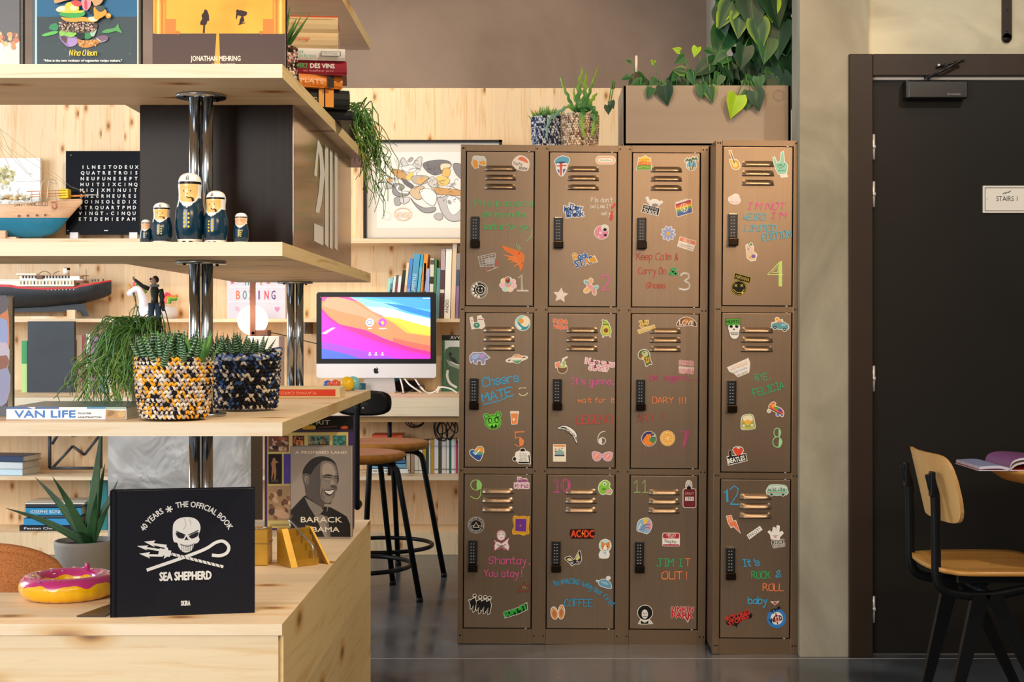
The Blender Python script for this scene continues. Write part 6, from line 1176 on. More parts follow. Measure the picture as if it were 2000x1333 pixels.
# framed drawing
fx0, fx1, fz0, fz1, fy = X(711, 8.17), X(981, 8.17), z1_, Z(275, 8.17), 8.15
t = thing('framed_drawing', 'black framed ink drawing of swirling figures leaning on the upper wall shelf', 'picture', ((fx0 + fx1) / 2, fy, z1_))
fr = MB()
for a in ((fx0, fx0 + .018, fz0, fz1), (fx1 - .018, fx1, fz0, fz1), (fx0, fx1, fz1 - .014, fz1), (fx0, fx1, fz0, fz0 + .014)): fr.box(a[0], a[1], fy - .02, fy + .02, a[2], a[3], BLK)
fr.build('frame', t)
MB().box(fx0 + .01, fx1 - .01, fy, fy + .01, fz0 + .01, fz1 - .01, mat('#d9d3cb', .6)).build('mount', t)
def crop(ox, oy, k, D): b = front(D); return lambda u, v, h: b(ox + u / k, oy + v / k, h)
g = G(crop(700, 270, 6.667, fy), .0005, .00005, rough=.6)
g.rect(240, 180, 1860, 1170, '#e6e5e3'); LN = '#55535a'; GR = '#a7a5a8'; OC = '#c99a62'; YE = '#ecc873'
def blob(pts, c, lw=6, lc=LN):
    g.poly(pts, c, 4); p = [(a.x, a.y) for a in spline([(a, b, 0) for a, b in pts], 4, True)]
    if lw: g.st(p, lw, lc, 0, True)
blob([(550, 290), (590, 255), (640, 330), (690, 360), (760, 270), (825, 245), (820, 350), (790, 400), (640, 410), (570, 360)], '#cfcdcd')
for a in range(5): g.st([(470 + a * 22, 260 + (a % 2) * 20), (490 + a * 20, 330), (510 + a * 22, 380)], 5, '#9a9898', 3)
blob([(640, 300), (680, 250), (715, 265), (680, 310)], GR, 4)
blob([(560, 380), (620, 360), (700, 350), (760, 400), (700, 450), (600, 430)], '#e4e4e6', 5)
blob([(430, 420), (480, 405), (560, 420), (620, 470), (640, 540), (600, 560), (520, 520), (450, 460)], OC)
blob([(620, 490), (680, 440), (715, 470), (670, 550), (630, 540)], YE, 3)
blob([(560, 520), (640, 560), (720, 620), (700, 660), (600, 600)], '#6a676c', 4)
blob([(700, 500), (820, 485), (920, 510), (880, 590), (760, 600), (700, 560)], '#b9aFA4', 5); g.poly([(780, 520), (880, 510), (850, 590), (760, 580)], '#d9b070', 3)
blob([(840, 340), (920, 300), (1050, 285), (1160, 295), (1210, 340), (1180, 400), (1080, 460), (980, 480), (880, 420)], '#77737a', 7)
for k in range(7): g.st([(880 + k * 40, 320), (920 + k * 38, 380), (900 + k * 42, 450)], 4, '#55525a', 3)
g.poly([(1070, 350), (1130, 330), (1200, 345), (1190, 380), (1120, 390), (1080, 420)], '#ead6b8', 3); blob([(1110, 400), (1190, 400), (1190, 480), (1140, 520), (1090, 490)], '#e2b56a', 3)
blob([(1020, 510), (1090, 490), (1190, 540), (1160, 600), (1080, 625), (1030, 580)], YE, 3)
blob([(900, 540), (980, 500), (1040, 600), (1000, 650), (920, 620)], '#cfcbc8', 4)
blob([(980, 650), (1100, 650), (1320, 680), (1480, 760), (1400, 760), (1150, 740), (1040, 730)], OC, 4)
blob([(450, 620), (480, 590), (560, 600), (600, 640), (560, 690), (660, 700), (640, 745), (520, 760), (450, 720)], '#8f8d92', 7); g.st([(520, 625), (500, 660), (540, 700), (640, 710)], 22, '#efefef', 4)
blob([(340, 630), (380, 570), (440, 600), (430, 650), (360, 665)], '#b5b3b8', 5); blob([(370, 530), (420, 510), (440, 560), (390, 570)], '#d9a77a', 2)
blob([(470, 780), (540, 770), (550, 860), (490, 880), (465, 830)], '#a5a3a6', 4); blob([(550, 780), (660, 770), (660, 820), (590, 860), (545, 830)], '#d0cfd1', 5)
blob([(670, 700), (720, 640), (800, 620), (860, 640), (800, 700), (830, 780), (760, 800), (700, 760)], '#d0b896', 5); blob([(800, 680), (900, 660), (990, 690), (1020, 780), (980, 880), (900, 850), (830, 780)], '#ececee', 5)
blob([(680, 780), (740, 850), (860, 910), (1000, 900), (980, 960), (860, 970), (760, 900)], '#98969b', 7); blob([(985, 1000), (1060, 975), (1100, 1030), (1060, 1070), (1000, 1050)], '#b2b0b4', 4)
blob([(1030, 780), (1100, 770), (1180, 740), (1300, 780), (1460, 800), (1600, 880), (1560, 1000), (1300, 1080), (1180, 1070), (1100, 990), (1060, 900)], '#bdbbc0', 7); blob([(1150, 800), (1200, 750), (1300, 790), (1340, 900), (1250, 1000), (1180, 950)], '#f0f0f0', 4)
blob([(1230, 350), (1300, 330), (1420, 380), (1500, 480), (1400, 560), (1280, 480)], '#87848b', 6); blob([(1460, 560), (1600, 520), (1700, 640), (1640, 780), (1500, 720)], '#a8a6aa', 6)
g.st([(1200, 620), (1320, 680), (1500, 660)], 6, LN, 3).st([(720, 660), (800, 620), (870, 560), (930, 520)], 6, LN, 3).st([(940, 620), (1000, 720), (1100, 740)], 5, LN, 3).st([(430, 560), (460, 600), (440, 700)], 4, LN, 3)
rr = random.Random(2)
for i in range(70):
    u, v = rr.uniform(360, 1300), rr.uniform(300, 980)
    if abs(v - 330 - (u - 360) * .42) < 230: g.ring(u, v, rr.uniform(14, 46), rr.uniform(8, 26), rr.uniform(3, 5), rr.choice(['#5a585f', '#8a888d', '#77757c']), rr.uniform(0, 180), 10, rr.uniform(0, 120), rr.uniform(180, 300))
g.ell(1185, 835, 22, 30, '#9a98a0', -30).ring(740, 430, 80, 40, 4, LN, a0=180, a1=330)
g.ring(580, 990, 110, 80, 8, '#e2b489').hand('VENISE', 490, 1030, 60, '#dcb48c', 190, 6); g.ring(375, 1010, 45, 55, 4, '#d3d6d0')
g.done('drawing', t)
MB().box(fx0 + .012, fx1 - .012, fy - .013, fy - .011, fz0 + .008, fz1 - .008, mat('#ffffff', .02, 0, 0, 0, 1)).build('glass_pane', t) if False else None

# black letter board clock
lx0, lx1, ly = X(128.5, 8.12), X(128.5, 8.12) + .455, 8.12
t = thing('letter_clock', 'square black word clock covered in a grid of white letters on the upper wall shelf', 'clock', ((lx0 + lx1) / 2, ly, z1_))
lt = Z(295, 8.12); lb = lt - .475
MB().box(lx0, lx1, ly, ly + .03, lb, lt, mat('#12141b', .15), bev=.001).build('face_plate', t)
g = G(crop(0, 190, 4.3, ly), .0005)
for r, s_ in enumerate(('ILNESTODEUX', 'QUATRETROIS', 'NEUFUNESEPT', 'HUITSIXCINQ', 'MIDIXMINUIT', 'ONZERHEURES', 'MOINSOLEDIX', 'ETRQUARTPMD', 'VINGT-CINQU', 'ETSDEMIEPAM')):
    for c_, ch in enumerate(s_): g.txt(ch, 697 + c_ * 45.2 - r * 2.0, 601 + r * 48.8, 27, '#dfe1e2', al='C', fat=1.2)
for x, y in ((604, 490), (578, 1122)): g.ell(x, y, 4, 4, '#c8c8c8')
g.rect(882, 1118, 916, 1126, '#d5d7d8'); g.done('letters', t)
for x_ in (lx0 + .03, lx1 - .09): MB().box(x_, x_ + .045, ly - .02, ly + .06, z1_, lb + .012, ALU).build('foot', t)
# canvas with a dried thistle print
vx1 = X(80, 8.2)
t = thing('canvas_print', 'white canvas with an olive thistle head leaning behind the wooden sailing boat', 'picture', (vx1 - .2, 8.2, z1_))
MB().box(vx1 - .34, vx1, 8.19, 8.22, z1_, Z(309, 8.2), mat('#f2f2f2', .7), bev=.001).build('canvas', t)
g = G(crop(0, 190, 4.3, 8.19), .0005); rr = random.Random(8)
for i in range(60):
    a, r_ = rr.uniform(0, TAU), rr.uniform(0, 1) ** .6; g.ell(40 + 92 * r_ * math.cos(a), 655 + 75 * r_ * math.sin(a), rr.uniform(12, 26), rr.uniform(8, 14), rr.choice(['#c9c188', '#b0a868', '#d8d2a4', '#8f8a52', '#e2ddb8']), rr.uniform(0, 180), 7)
for i in range(34): g.ell(rr.uniform(-60, 190), rr.uniform(740, 900), rr.uniform(10, 28), rr.uniform(4, 10), rr.choice(['#cfdfe4', '#b8ccd0', '#e4ecd0', '#c8c8b0', '#dfe8ee']), rr.uniform(0, 180), 7)
g.hand('thi', 245, 652, 16, '#8a8a8a', 30, 2); g.done('print', t)
# sailing boat
SD = 8.03
t = thing('model_boat', 'wooden model fishing boat with blue hull bottom on the upper wall shelf', 'model ship', (X(20, SD), SD, z1_))
k_ = 5.33
def bp(u, v, y=0): return W(u / k_, 230 + v / k_, SD + y)
WB_ = mottled('boat_wood', [(.3, '#d9a67c'), (.7, '#e5b890')], 20, .4, 0, 3, 0, (1, 1, 6)); BLU = mottled('boat_blue', [(.3, '#22708c'), (.7, '#2d7f9c')], 8, .35, 0, 3, 0)
HL = [(-520, .02, 905, 1235), (-420, .055, 920, 1250), (-200, .075, 915, 1262), (60, .08, 905, 1262), (250, .075, 893, 1256), (420, .062, 880, 1250), (560, .046, 868, 1215), (640, .035, 862, 1150), (720, .022, 855, 1045), (800, .011, 852, 950), (870, .003, 850, 880)]
rows = []; hw = Z(230 + 1042 / k_, SD)
for i in range(len(HL) - 1):
    for q in range(4):
        f_ = q / 4; a, b = HL[i], HL[i + 1]; u, w, tp, kl = (a[j] + (b[j] - a[j]) * f_ for j in range(4)); row = []; vw = min(.95, max(.02, (1042 - kl) / (tp - kl))) ** (1 / 1.35)
        for s_ in range(-12, 13):
            j = abs(s_); v = vw * j / 7 if j <= 7 else vw + (1 - vw) * (j - 7) / 5; sg = 1 if s_ > 0 else -1; y = w * (1 - (1 - v) ** 2.2) * sg; zz_ = kl + (tp - kl) * v ** 1.35; row.append(bp(u, zz_, y))
        rows.append(row)
def hm(i, k): return BLU if 5 <= k < 19 and (rows[i][k].z + rows[i][k + 1].z) / 2 < hw + .001 else WB_
MB().grid(rows, hm).build('hull', t)
dkm = MB(); dkm.grid([[r_[0] + Vector((0, 0, -.006)), r_[-1] + Vector((0, 0, -.006))] for r_ in rows], mat('#c8935e', .5), False); dkm.build('deck', t)
ra = MB()
for sg in (0, -1): ra.tube([r_[sg] for r_ in rows], .0035, mat('#e0b48a', .4), 6)
for v in (770, 800, 825): ra.tube([bp(280 + (v - 770), v, -.04), bp(690, v - 15, -.03)], .0022, mat('#c87a3c', .5), 5)
for u in (330, 410, 495, 590): ra.tube([bp(u, 775, -.042), bp(u, 870, -.045)], .0022, mat('#d8b08a', .5), 5)
for o in (0, 70): ra.tube(spline([bp(420 + o, 850, -.05), bp(432 + o, 700, -.045), bp(480 + o * .7, 640, 0), bp(545 + o * .7, 680, .04), bp(580 + o * .5, 850, .045)], 6), .0022, mat('#e2d2b8', .5), 5)
ra.build('railing', t)
de = MB().box(X(628 / k_, SD), X(725 / k_, SD), SD - .03, SD + .03, Z(230 + 845 / k_, SD), Z(230 + 745 / k_, SD), mat('#f2cf14', .5), bev=.004); de.build('bow_block', t)
MB().tube([bp(700, 820), bp(890, 812)], .0065, mat('#e08a3a', .5), 8, r2=.005).tube([bp(890, 805), bp(1030, 805)], .003, mat('#b8b8b0', .5), 6).ball(bp(875, 775), .006, mat('#e8c8a0'), 8, 6).tube([bp(1015, 805), bp(1018, 770)], .003, WHITE, 6).build('bowsprit', t)
rg = MB(); cR = mat('#a8927a', .8)
for a, b in (((0, 115), (745, 725)), ((0, 260), (690, 700)), ((0, 300), (100, 520)), ((0, 120), (95, 330)), ((745, 720), (870, 770)), ((-250, -200), (0, 115)), ((-250, -150), (0, 260)), ((95, 330), (330, 620)), ((330, 640), (600, 690)), ((165, 670), (430, 660)), ((0, 280), (290, 590))): rg.tube([bp(*a), bp(*b)], .0011, cR, 4)
rg.build('rigging', t)
MB().tube([bp(-250, 910), bp(-250, -260)], .008, WB_, 8, r2=.004).build('mast', t)
pt = MB()
for u in (195, 287, 382, 470): pt.ball(bp(u, 1022 - (u - 195) * .03, -.0775 + (u - 195) * .00006), .0065, mat('#7a5040', .5), 10, 6, (1, .3, 1))
pt.build('porthole', t)
an = MB().tube(spline([bp(530, 885, -.062), bp(570, 880, -.06), bp(590, 925, -.06), bp(560, 950, -.062), bp(540, 915, -.064)], 4), .004, mat('#b06a4a', .5), 6).build('anchor', t)
g = G(lambda u, v, h: bp(u, v, -.084 + max(0, u - 60) * .00005 - h), .0005); g.hand('SAN FRANCISCO', 150, 922, 42, '#4a3a34', 345, 5, rot=-1.5); g.done('name_lettering', t)
cr = MB().box(X(-20, SD), X(20, SD), SD - .07, SD - .035, z1_, Z(452, SD), WB_, bev=.004).box(X(-90, SD), X(-60, SD), SD - .06, SD + .06, z1_, Z(448, SD), WB_).box(X(-110, SD), X(38, SD), SD - .05, SD + .05, z1_, z1_ + .011, WB_); cr.build('cradle', t)
gd = MB(); rr = random.Random(3)
for i in range(26): gd.ball(bp(rr.uniform(0, 300), rr.uniform(815, 850), rr.uniform(-.05, .03)), .012, mat(rr.choice(['#e6e2c8', '#d8c890', '#cfd8d0', '#c8a880']), .6), 7, 5, (1.4, 1, .7))
gd.build('deck_gear', t)
# steamship
D5 = 8.08
def sp5(u, v, y=0): return W(u / 8.333, 500 + v / 8.333, D5 + y)
t = thing('model_steamship', 'black and red model steamship with white decks on the lower wall shelf', 'model ship', (X(90, D5), D5, z2_))
BH = mottled('black_hull', [(.3, '#1d2126'), (.7, '#2b3036')], 10, .45, 0, 3, 0); RED = mat('#c8242c', .4); CRM = mat('#f1ede2', .5)
HL = [(-900, .01, 430, 700), (-600, .05, 440, 830), (-200, .075, 455, 880), (180, .08, 470, 880), (280, .08, 495, 870), (700, .08, 520, 850), (1230, .075, 505, 800), (1280, .074, 480, 790), (1500, .065, 445, 740), (1700, .045, 410, 680), (1790, .028, 395, 640), (1822, .012, 400, 600)]
rows = []
for i in range(len(HL) - 1):
    for q in range(4):
        f_ = q / 4; a, b = HL[i], HL[i + 1]; u, w, tp, kl = (a[j] + (b[j] - a[j]) * f_ for j in range(4))
        rows.append([sp5(u, kl + (tp - kl) * (abs(s_) / 12) ** 1.2, w * (1 - (1 - abs(s_) / 12) ** 2.6) * (1 if s_ > 0 else -1)) for s_ in range(-12, 13)])
MB().grid(rows, lambda i, k: RED if k in (0, 23) else BH).build('hull', t)
MB().grid([[r_[0] + Vector((0, 0, -.004)), r_[-1] + Vector((0, 0, -.004))] for r_ in rows], mat('#c8a878', .6), False).build('deck', t)
MB().prism([(-600, 860), (1390, 780), (1400, 870), (1455, 985), (1330, 985), (1300, 905), (-600, 925)], -.012, .012, BH, fr=lambda x, y, z: sp5(x, z, y)).build('keel', t)
ck = MB().box(X(136, D5), X(152, D5), D5 - .05, D5 - .015, z2_, Z(606, D5), PE).box(X(25, D5), X(140, D5), D5 - .045, D5 + .04, z2_, z2_ + .014, PE).box(X(-80, D5), X(-60, D5), D5 - .05, D5 + .05, z2_, Z(606, D5), PE); ck.build('cradle', t)
h_ = MB()
def hb(u0, u1, v0, v1, y0, y1, m): a, b = sp5(u0, v1), sp5(u1, v0); h_.box(a.x, b.x, D5 + y0, D5 + y1, a.z, b.z, m)
hb(-400, 1250, 400, 500, -.055, .055, CRM); hb(-400, 1400, 392, 405, -.06, .06, CRM); hb(360, 1330, 320, 400, -.04, .04, CRM); hb(330, 1410, 315, 328, -.045, .045, mat('#b8875a', .5)); hb(1270, 1400, 405, 440, -.05, .05, mat('#9a5a40', .5)); hb(640, 740, 325, 385, -.05, -.03, mat('#6a4a38', .5)); hb(300, 620, 290, 318, -.03, .03, CRM)
h_.build('superstructure', t)
wd_ = MB()
for i in range(16):
    a = sp5(340 + i * 55, 430, -.0555); wd_.box(a.x - .004, a.x + .004, a.y - .001, a.y + .001, a.z - .012, a.z + .006, mat(['#b8954a', '#4a4440', '#a88a4c'][i % 3], .5))
for i in range(14):
    a = sp5(380 + i * 50 + (90 if i > 4 else 0), 345, -.041); wd_.box(a.x - .006, a.x + .004, a.y - .001, a.y + .001, a.z - .007, a.z + .007, mat('#3f3c3e', .5))
wd_.build('windows', t)
MB().lathe([(.018, Z(537, D5)), (.018, Z(524.5, D5))], CRM, 16, (X(129.5, D5), D5, 0)).lathe([(.0165, Z(528, D5)), (.0165, Z(523.5, D5))], BLK, 16, (X(131, D5), D5, 0)).build('funnel', t)
rg = MB(); cR = mat('#5a524c', .6)
rg.tube(spline([sp5(640, 285), sp5(720, 250), sp5(800, 280), sp5(840, 330)], 4), .002, cR, 5).tube(spline([sp5(870, 320), sp5(890, 280), sp5(970, 250)], 4), .002, cR, 5).tube([sp5(1275, 400), sp5(1275, 120)], .0015, CRM, 5).tube([sp5(1405, 420), sp5(1400, 210)], .0015, cR, 5).tube([sp5(335, 400), sp5(333, 130)], .0015, CRM, 5)
for u in (1505, 1550, 1600, 1680): rg.tube([sp5(u, 420 - (u - 1500) * .06), sp5(u, 385 - (u - 1500) * .06)], .004, mat('#4a4f56', .5), 6)
rg.build('rigging', t)
pl = MB()
for i in range(17): pl.ball(sp5(240 + i * 60, 560 - abs(i - 6) * 1.2, -.0785), .0035, mat('#c8d0d4', .4), 6, 4, (1, .3, 1))
pl.build('porthole', t)
# unicorn
D6 = 8.1
def up_(u, v, y=0): return W(220 + u / 9.52, 500 + v / 9.52, D6 + y)
t = thing('inflatable_unicorn', 'white inflatable unicorn with rainbow mane and tail behind the toy man', 'pool float', (X(308, D6), D6, z2_))
UW = mat('#ece9f0', .3, 0, 0, .3)
bd = MB(); c_ = (X(308, D6), D6 + .0, z2_ + .036); rws = []
for i in range(48):
    a = TAU * i / 48; rws.append([Vector((c_[0] + (.074 + .04 * math.cos(b)) * math.cos(a), c_[1] + (.062 + .04 * math.cos(b)) * math.sin(a), c_[2] + .038 * math.sin(b))) for b in [TAU * k / 16 for k in range(16)]])
rws.append(rws[0]); bd.grid(rws, UW, True, True)
bd.tube(spline([up_(590, 1040, -.02), up_(580, 860, -.02), up_(545, 740, -.02), up_(505, 640, -.02), up_(440, 620, -.02), up_(370, 665, -.02), up_(320, 710, -.02)], 5), [.032 - .012 * min(1, i / 14) for i in range(31)], UW, 14).ball(up_(330, 700, -.02), .021, UW, 12, 8, (1.1, .9, .9)); bd.build('body', t)
mn = MB()
for i, c in enumerate(('#e0325a', '#f08a2a', '#3f8a2c')): mn.tube(spline([up_(395 + i * 22, 560 - i * 6, -.02), up_(420 + i * 25, 505 + i * 5, -.02), up_(480 + i * 30, 490 + i * 22, -.02), up_(545 + i * 24, 560 + i * 40, -.02), up_(585 + i * 18, 640 + i * 26, -.02)], 4), .0085, mat(c, .3), 8)
mn.build('mane', t)
tl = MB()
for i, c in enumerate(('#e83a6a', '#f0762a', '#8abf2c', '#4a8a2a')): tl.tube(spline([up_(970 + i * 30, 890), up_(965 + i * 35, 760 + i * 22), up_(1040 + i * 18, 720 + i * 30), up_(1130 + i * 12, 745 + i * 22), up_(1215 - i * 8, 700 + i * 35)] if i > 0 else [up_(970, 880), up_(960, 760), up_(1010, 705), up_(1060, 730)], 4), .0085, mat(c, .3), 8)
tl.build('tail', t)
MB().tube([up_(365, 620, -.02), up_(330, 580, -.02), up_(300, 520, -.02)], [.011, .008, .003], mat('#d9922e', .4), 10).build('horn', t)
MB().ball(up_(408, 690, -.04), .004, mat('#5a3a7a'), 8, 6).build('eye', t)
# light box
D7 = 8.15; x0, x1 = X(443.5, D7), X(558, D7); zt = z2_ + .23
t = thing('light_box', 'white cinema style light box with coloured letters on the lower wall shelf', 'light box', ((x0 + x1) / 2, D7, z2_))
MB().box(x0, x1, D7, D7 + .05, z2_, zt, mat('#d2d1e2', .4), bev=.003).build('case', t)
g = G(crop(420, 540, 7.692, D7), .0006)
for y in (165, 388): g.rect(198, y - 6, 1055, y + 6, '#f6f5fa'); g.st([(198, y + 8), (1055, y + 8)], 3, '#b8b8c8')
for s_, x, c in (('B', 318, '#e0764a'), ('O', 418, '#2a8a88'), ('X', 512, '#d84a4a'), ('I', 652, '#7a4a9a'), ('N', 745, '#e0304e'), ('G', 848, '#6a3a8a')): g.txt(s_, x, 345, 128, c, 58 if s_ != 'I' else 18, fat=2)
for s_, x, c in (('H', 452, '#2a8a88'), ('O', 560, '#5a4ab0'), ('I', 682, '#d88a4a')): g.txt(s_, x, 132, 128, c, 55 if s_ != 'I' else 18, fat=2)
for x in (262, 800):
    for a in range(5): g.st([(x, 85), (x + 28 * math.cos(R(a * 72 - 90)), 85 + 28 * math.sin(R(a * 72 - 90)))], 13, '#e0304e')
g.poly([(930, 530), (900, 490), (900, 465), (918, 460), (932, 475), (948, 460), (966, 468), (962, 492)], '#d884c0', 3).ell(332, 490, 38, 24, '#d8a0c8', 50).st([(312, 470), (350, 510)], 6, '#e9e8ef'); g.done('letters', t)
# globe lamp on a pedestal box
D8 = 7.7; bx0, bx1 = X(484, D8), X(545, D8)
tag(MB().box(bx0, bx1, D8, D8 + .17, z3_, Z(657, D8), mat('#cfc4bf', .6), bev=.002).build('pedestal_box', org=((bx0 + bx1) / 2, D8, z3_)), 'pale grey box standing on the desk under the globe lamp', 'box')
zb = Z(657, D8) + .0005; t = thing('globe_lamp', 'glowing white globe lamp with flat brown upright bar', 'lamp', (X(505, D8), D8 + .06, zb))
GLB = mat('#fff1dc', .4, 0, 3.2); LTH = mat('#6a3a26', .55)
MB().box(X(489, D8), X(522, D8), D8 + .01, D8 + .12, zb, Z(645, D8), LTH, bev=.003).build('base', t)
MB().ball((X(492.5, D8 + .1), D8 + .115, Z(626, D8 + .1)), .082, GLB, 40, 24).build('globe', t)
MB().box(X(487.5, D8), X(498.5, D8), D8 + .004, D8 + .012, zb + .002, Z(500, D8), LTH, bev=.002).build('upright_bar', t)
MB().lathe([(.009, -.006), (.009, .004)], mat('#d98a5a', .3, .6), 16, M=Matrix.Translation((X(494, D8), D8 + .008, Z(651, D8))) @ Matrix.Rotation(R(90), 4, 'X')).build('dial', t)
ld = bpy.data.lights.new('globe_bulb', 'POINT'); ld.energy = 2.2; ld.color = (1, .85, .62); ld.shadow_soft_size = .08
lo = bpy.data.objects.new('globe_bulb', ld); COL.objects.link(lo); lo.location = (X(492, D8), D8 - .03, Z(612, D8)); lo.parent = t; lo.location = (-.04, -.16, .12)
tag(MB().tube(spline([W(523, 649, D8 + .05), W(540, 652, D8 + .15), W(560, 657, D8 + .25), W(590, 665, D8 + .3), W(620, 672, D8 + .3)], 5), .003, BLKP, 6).build('lamp_cord', org=W(560, 657, D8)), 'thin black cord running from the globe lamp to the screen', 'cord')
# desk: black panel, books
D9 = 7.86
tag(MB().box(X(54, D9), X(145, D9), D9, D9 + .03, z3_, Z(628, D9), mottled('slate_panel', [(.3, '#2b323b'), (.7, '#333b45')], 6, .5, 0, 3, 0), bev=.001).build('slate_panel', org=(X(100, D9), D9, z3_)), 'plain dark slate panel standing on the desk beside the green book', 'panel')
def shelf_book(px0, px1, ytop, D, z0, col, label, group, lean=0, dep=.2, text=None, band=None, name='book'):
    x0, x1 = X(px0, D), X(px1, D); h = Z(ytop, D) - z0; w = x1 - x0
    o = thing(name, label, 'book', ((x0 + x1) / 2, D, z0), 0, group, ry=math.atan(lean))
    c = MB().box(-w / 2, w / 2, 0, .003, 0, h, mat(col, .4), bev=.0007); c.box(-w / 2, -w / 2 + .002, .002, dep, 0, h, mat(col, .4)).box(w / 2 - .002, w / 2, .002, dep, 0, h, mat(col, .4)).build('cover', o, True)
    MB().box(-w / 2 + .002, w / 2 - .002, .003, dep - .004, .003, h - .004, PG).build('page_block', o, True)
    if text or band:
        g = B(lambda u, v, hh: Vector((u - w / 2, -hh, h - v)), .0006, .00004)
        for y0, y1, c2 in band or (): g.rect(0.0005, y0 * h, w - .0005, y1 * h, c2)
        if text:
            t_, c2, y0, hh_ = text; g.txt(t_, w * .3 if hh_ > 0 else w * .7, (y0 * h), abs(hh_) * w, c2, rot=90 if hh_ > 0 else -90, w=None)
        g.put('spine_print', o)
    return o
for a in (
 (42, 53, 666, 7.92, '#3f9a5c', 'green and lime book standing at the left of the slate panel', ((.45, 1, '#b9d98a'),), None),
 (140.5, 149, 664, 7.9, '#3a3434', 'black and pink book beside the slate panel', ((0, .02, '#d8d0c8'), (.05, .6, '#4a4040')), None),
 (149.5, 160, 655, 7.9, '#d8c0a8', 'beige book with worn spine, third from the slate panel', ((.5, .9, '#b09080'),), None),
 (160.5, 168, 655, 7.9, '#9a4a4a', 'brick red book between beige and pale green spines', None, None),
 (168.5, 176, 653, 7.9, '#c8d0b8', 'pale green book with white top by the purple book', ((0, .2, '#e8ecd8'),), None),
 (177, 192, 659, 7.9, '#9a6a9c', 'purple book standing by the trailing plant on the desk', None, None),
 (193, 203, 659, 7.9, '#6a8aa8', 'grey blue book partly covered by the trailing plant', None, None),
 (205, 217, 650, 7.9, '#e6e2d8', 'white book partly covered by the trailing plant', None, None)):
    shelf_book(a[0], a[1], a[2], a[3], z3_, a[4], a[5], 'books on the desk by the slate panel', 0, .2, a[7], a[6])
# computer
D10 = 7.84; s10 = FPX / D10
t = thing('desktop_computer', 'silver all in one desktop computer showing a colourful wallpaper on the desk', 'computer', (X(735, D10), D10, z3_))
x0, x1, zt, zc_, zb = X(618, D10), X(852, D10), Z(571, D10), Z(711, D10), Z(738.5, D10)
AL = mat('#cfcfd3', .38, .55)
def rr_out(x0, x1, z0, z1, r, top=True, bot=True):
    o = []
    for cx_, cz_, a, on in ((x1 - r, z1 - r, 0, top), (x0 + r, z1 - r, 90, top), (x0 + r, z0 + r, 180, bot), (x1 - r, z0 + r, 270, bot)):
        if on: o += [(cx_ + r * math.cos(R(a + k * 15)), cz_ + r * math.sin(R(a + k * 15))) for k in range(7)]
        else: o.append((cx_ + (r if a in (0, 270) else -r), cz_ + (r if a < 135 else -r)))
    return o
MB().prism(rr_out(x0, x1, zc_, zt, .016, True, False), D10 + .0, D10 + .006, mat('#050506', .3)).build('display_glass', t)
MB().prism(rr_out(x0, x1, zb, zc_, .016, False, True), D10 + .0, D10 + .006, AL).prism(rr_out(x0, x1, zb, zt, .016), D10 + .006, D10 + .022, AL).build('housing', t)
stn = MB(); stn.prism([(X(711, D10), Z(739, D10)), (X(769, D10), Z(739, D10)), (X(772, D10), z3_ + .006), (X(707, D10), z3_ + .006)], D10 + .025, D10 + .031, mat('#b8b2b0', .4, .4)); stn.box(X(707, D10), X(773, D10), D10 - .03, D10 + .14, z3_, z3_ + .006, mat('#c4bebb', .4, .4), bev=.002); stn.build('stand', t)
g = G(crop(600, 450, 3.81, D10), .0008, .00004)
g2 = g; eM = lambda h: mat(h, .3, 0, 1.0)
class E_(G):
    def M(s, c): return eM(c) if isinstance(c, str) else c
g = E_(crop(600, 450, 3.81, D10), .0008, .00003)
g.rect(108, 498, 917, 957, '#3a8fe8')
g.poly([(320, 498), (917, 498), (917, 520), (700, 498)], '#2f86e0').poly([(320, 498), (460, 498), (620, 520), (780, 575), (917, 590), (917, 660), (720, 620), (600, 575), (450, 575)], '#4aa6ee').poly([(320, 498), (400, 505), (520, 530), (640, 540), (760, 590), (620, 580), (440, 570)], '#7cc4f2').poly([(560, 540), (720, 560), (917, 610), (917, 650), (760, 610)], '#1d74d8')
g.poly([(440, 570), (540, 575), (640, 585), (740, 620), (830, 640), (917, 660), (917, 720), (760, 690), (600, 650), (480, 600)], '#f2f4fa')
g.poly([(560, 640), (680, 655), (800, 690), (917, 722), (917, 790), (800, 770), (660, 690), (590, 660)], '#f8c83e').poly([(590, 655), (700, 700), (780, 760), (917, 780), (917, 800), (760, 780), (640, 700)], '#f6a83a')
g.poly([(108, 498), (320, 498), (400, 540), (480, 600), (560, 640), (640, 690), (740, 765), (917, 790), (917, 900), (760, 870), (640, 830), (540, 790), (420, 740), (300, 720), (200, 690), (108, 590)], '#f07a50').poly([(108, 498), (310, 498), (380, 530), (300, 520), (180, 510), (108, 530)], '#e23c8c').poly([(108, 560), (150, 500), (230, 498), (320, 520), (440, 590), (560, 660), (520, 690), (400, 640), (260, 610)], '#f58a6a').poly([(640, 800), (760, 830), (917, 860), (917, 905), (760, 872), (640, 832)], '#ee5a4e')
g.poly([(108, 580), (160, 640), (240, 700), (340, 722), (440, 745), (560, 800), (680, 845), (800, 880), (917, 905), (917, 957), (500, 957), (300, 900), (108, 800)], '#ea1e80').poly([(108, 600), (170, 670), (280, 730), (420, 790), (580, 850), (760, 900), (917, 930), (917, 957), (108, 957)], '#e61cae').poly([(108, 690), (220, 740), (380, 800), (520, 860), (700, 920), (917, 957), (108, 957)], '#d81ed8').poly([(108, 830), (220, 850), (340, 880), (480, 910), (620, 940), (680, 957), (108, 957)], '#8a3af0').poly([(108, 880), (200, 900), (320, 930), (400, 957), (108, 957)], '#3a5af0').poly([(108, 772), (110, 765), (190, 722), (215, 725), (160, 760), (140, 775)], '#f5a0e8')
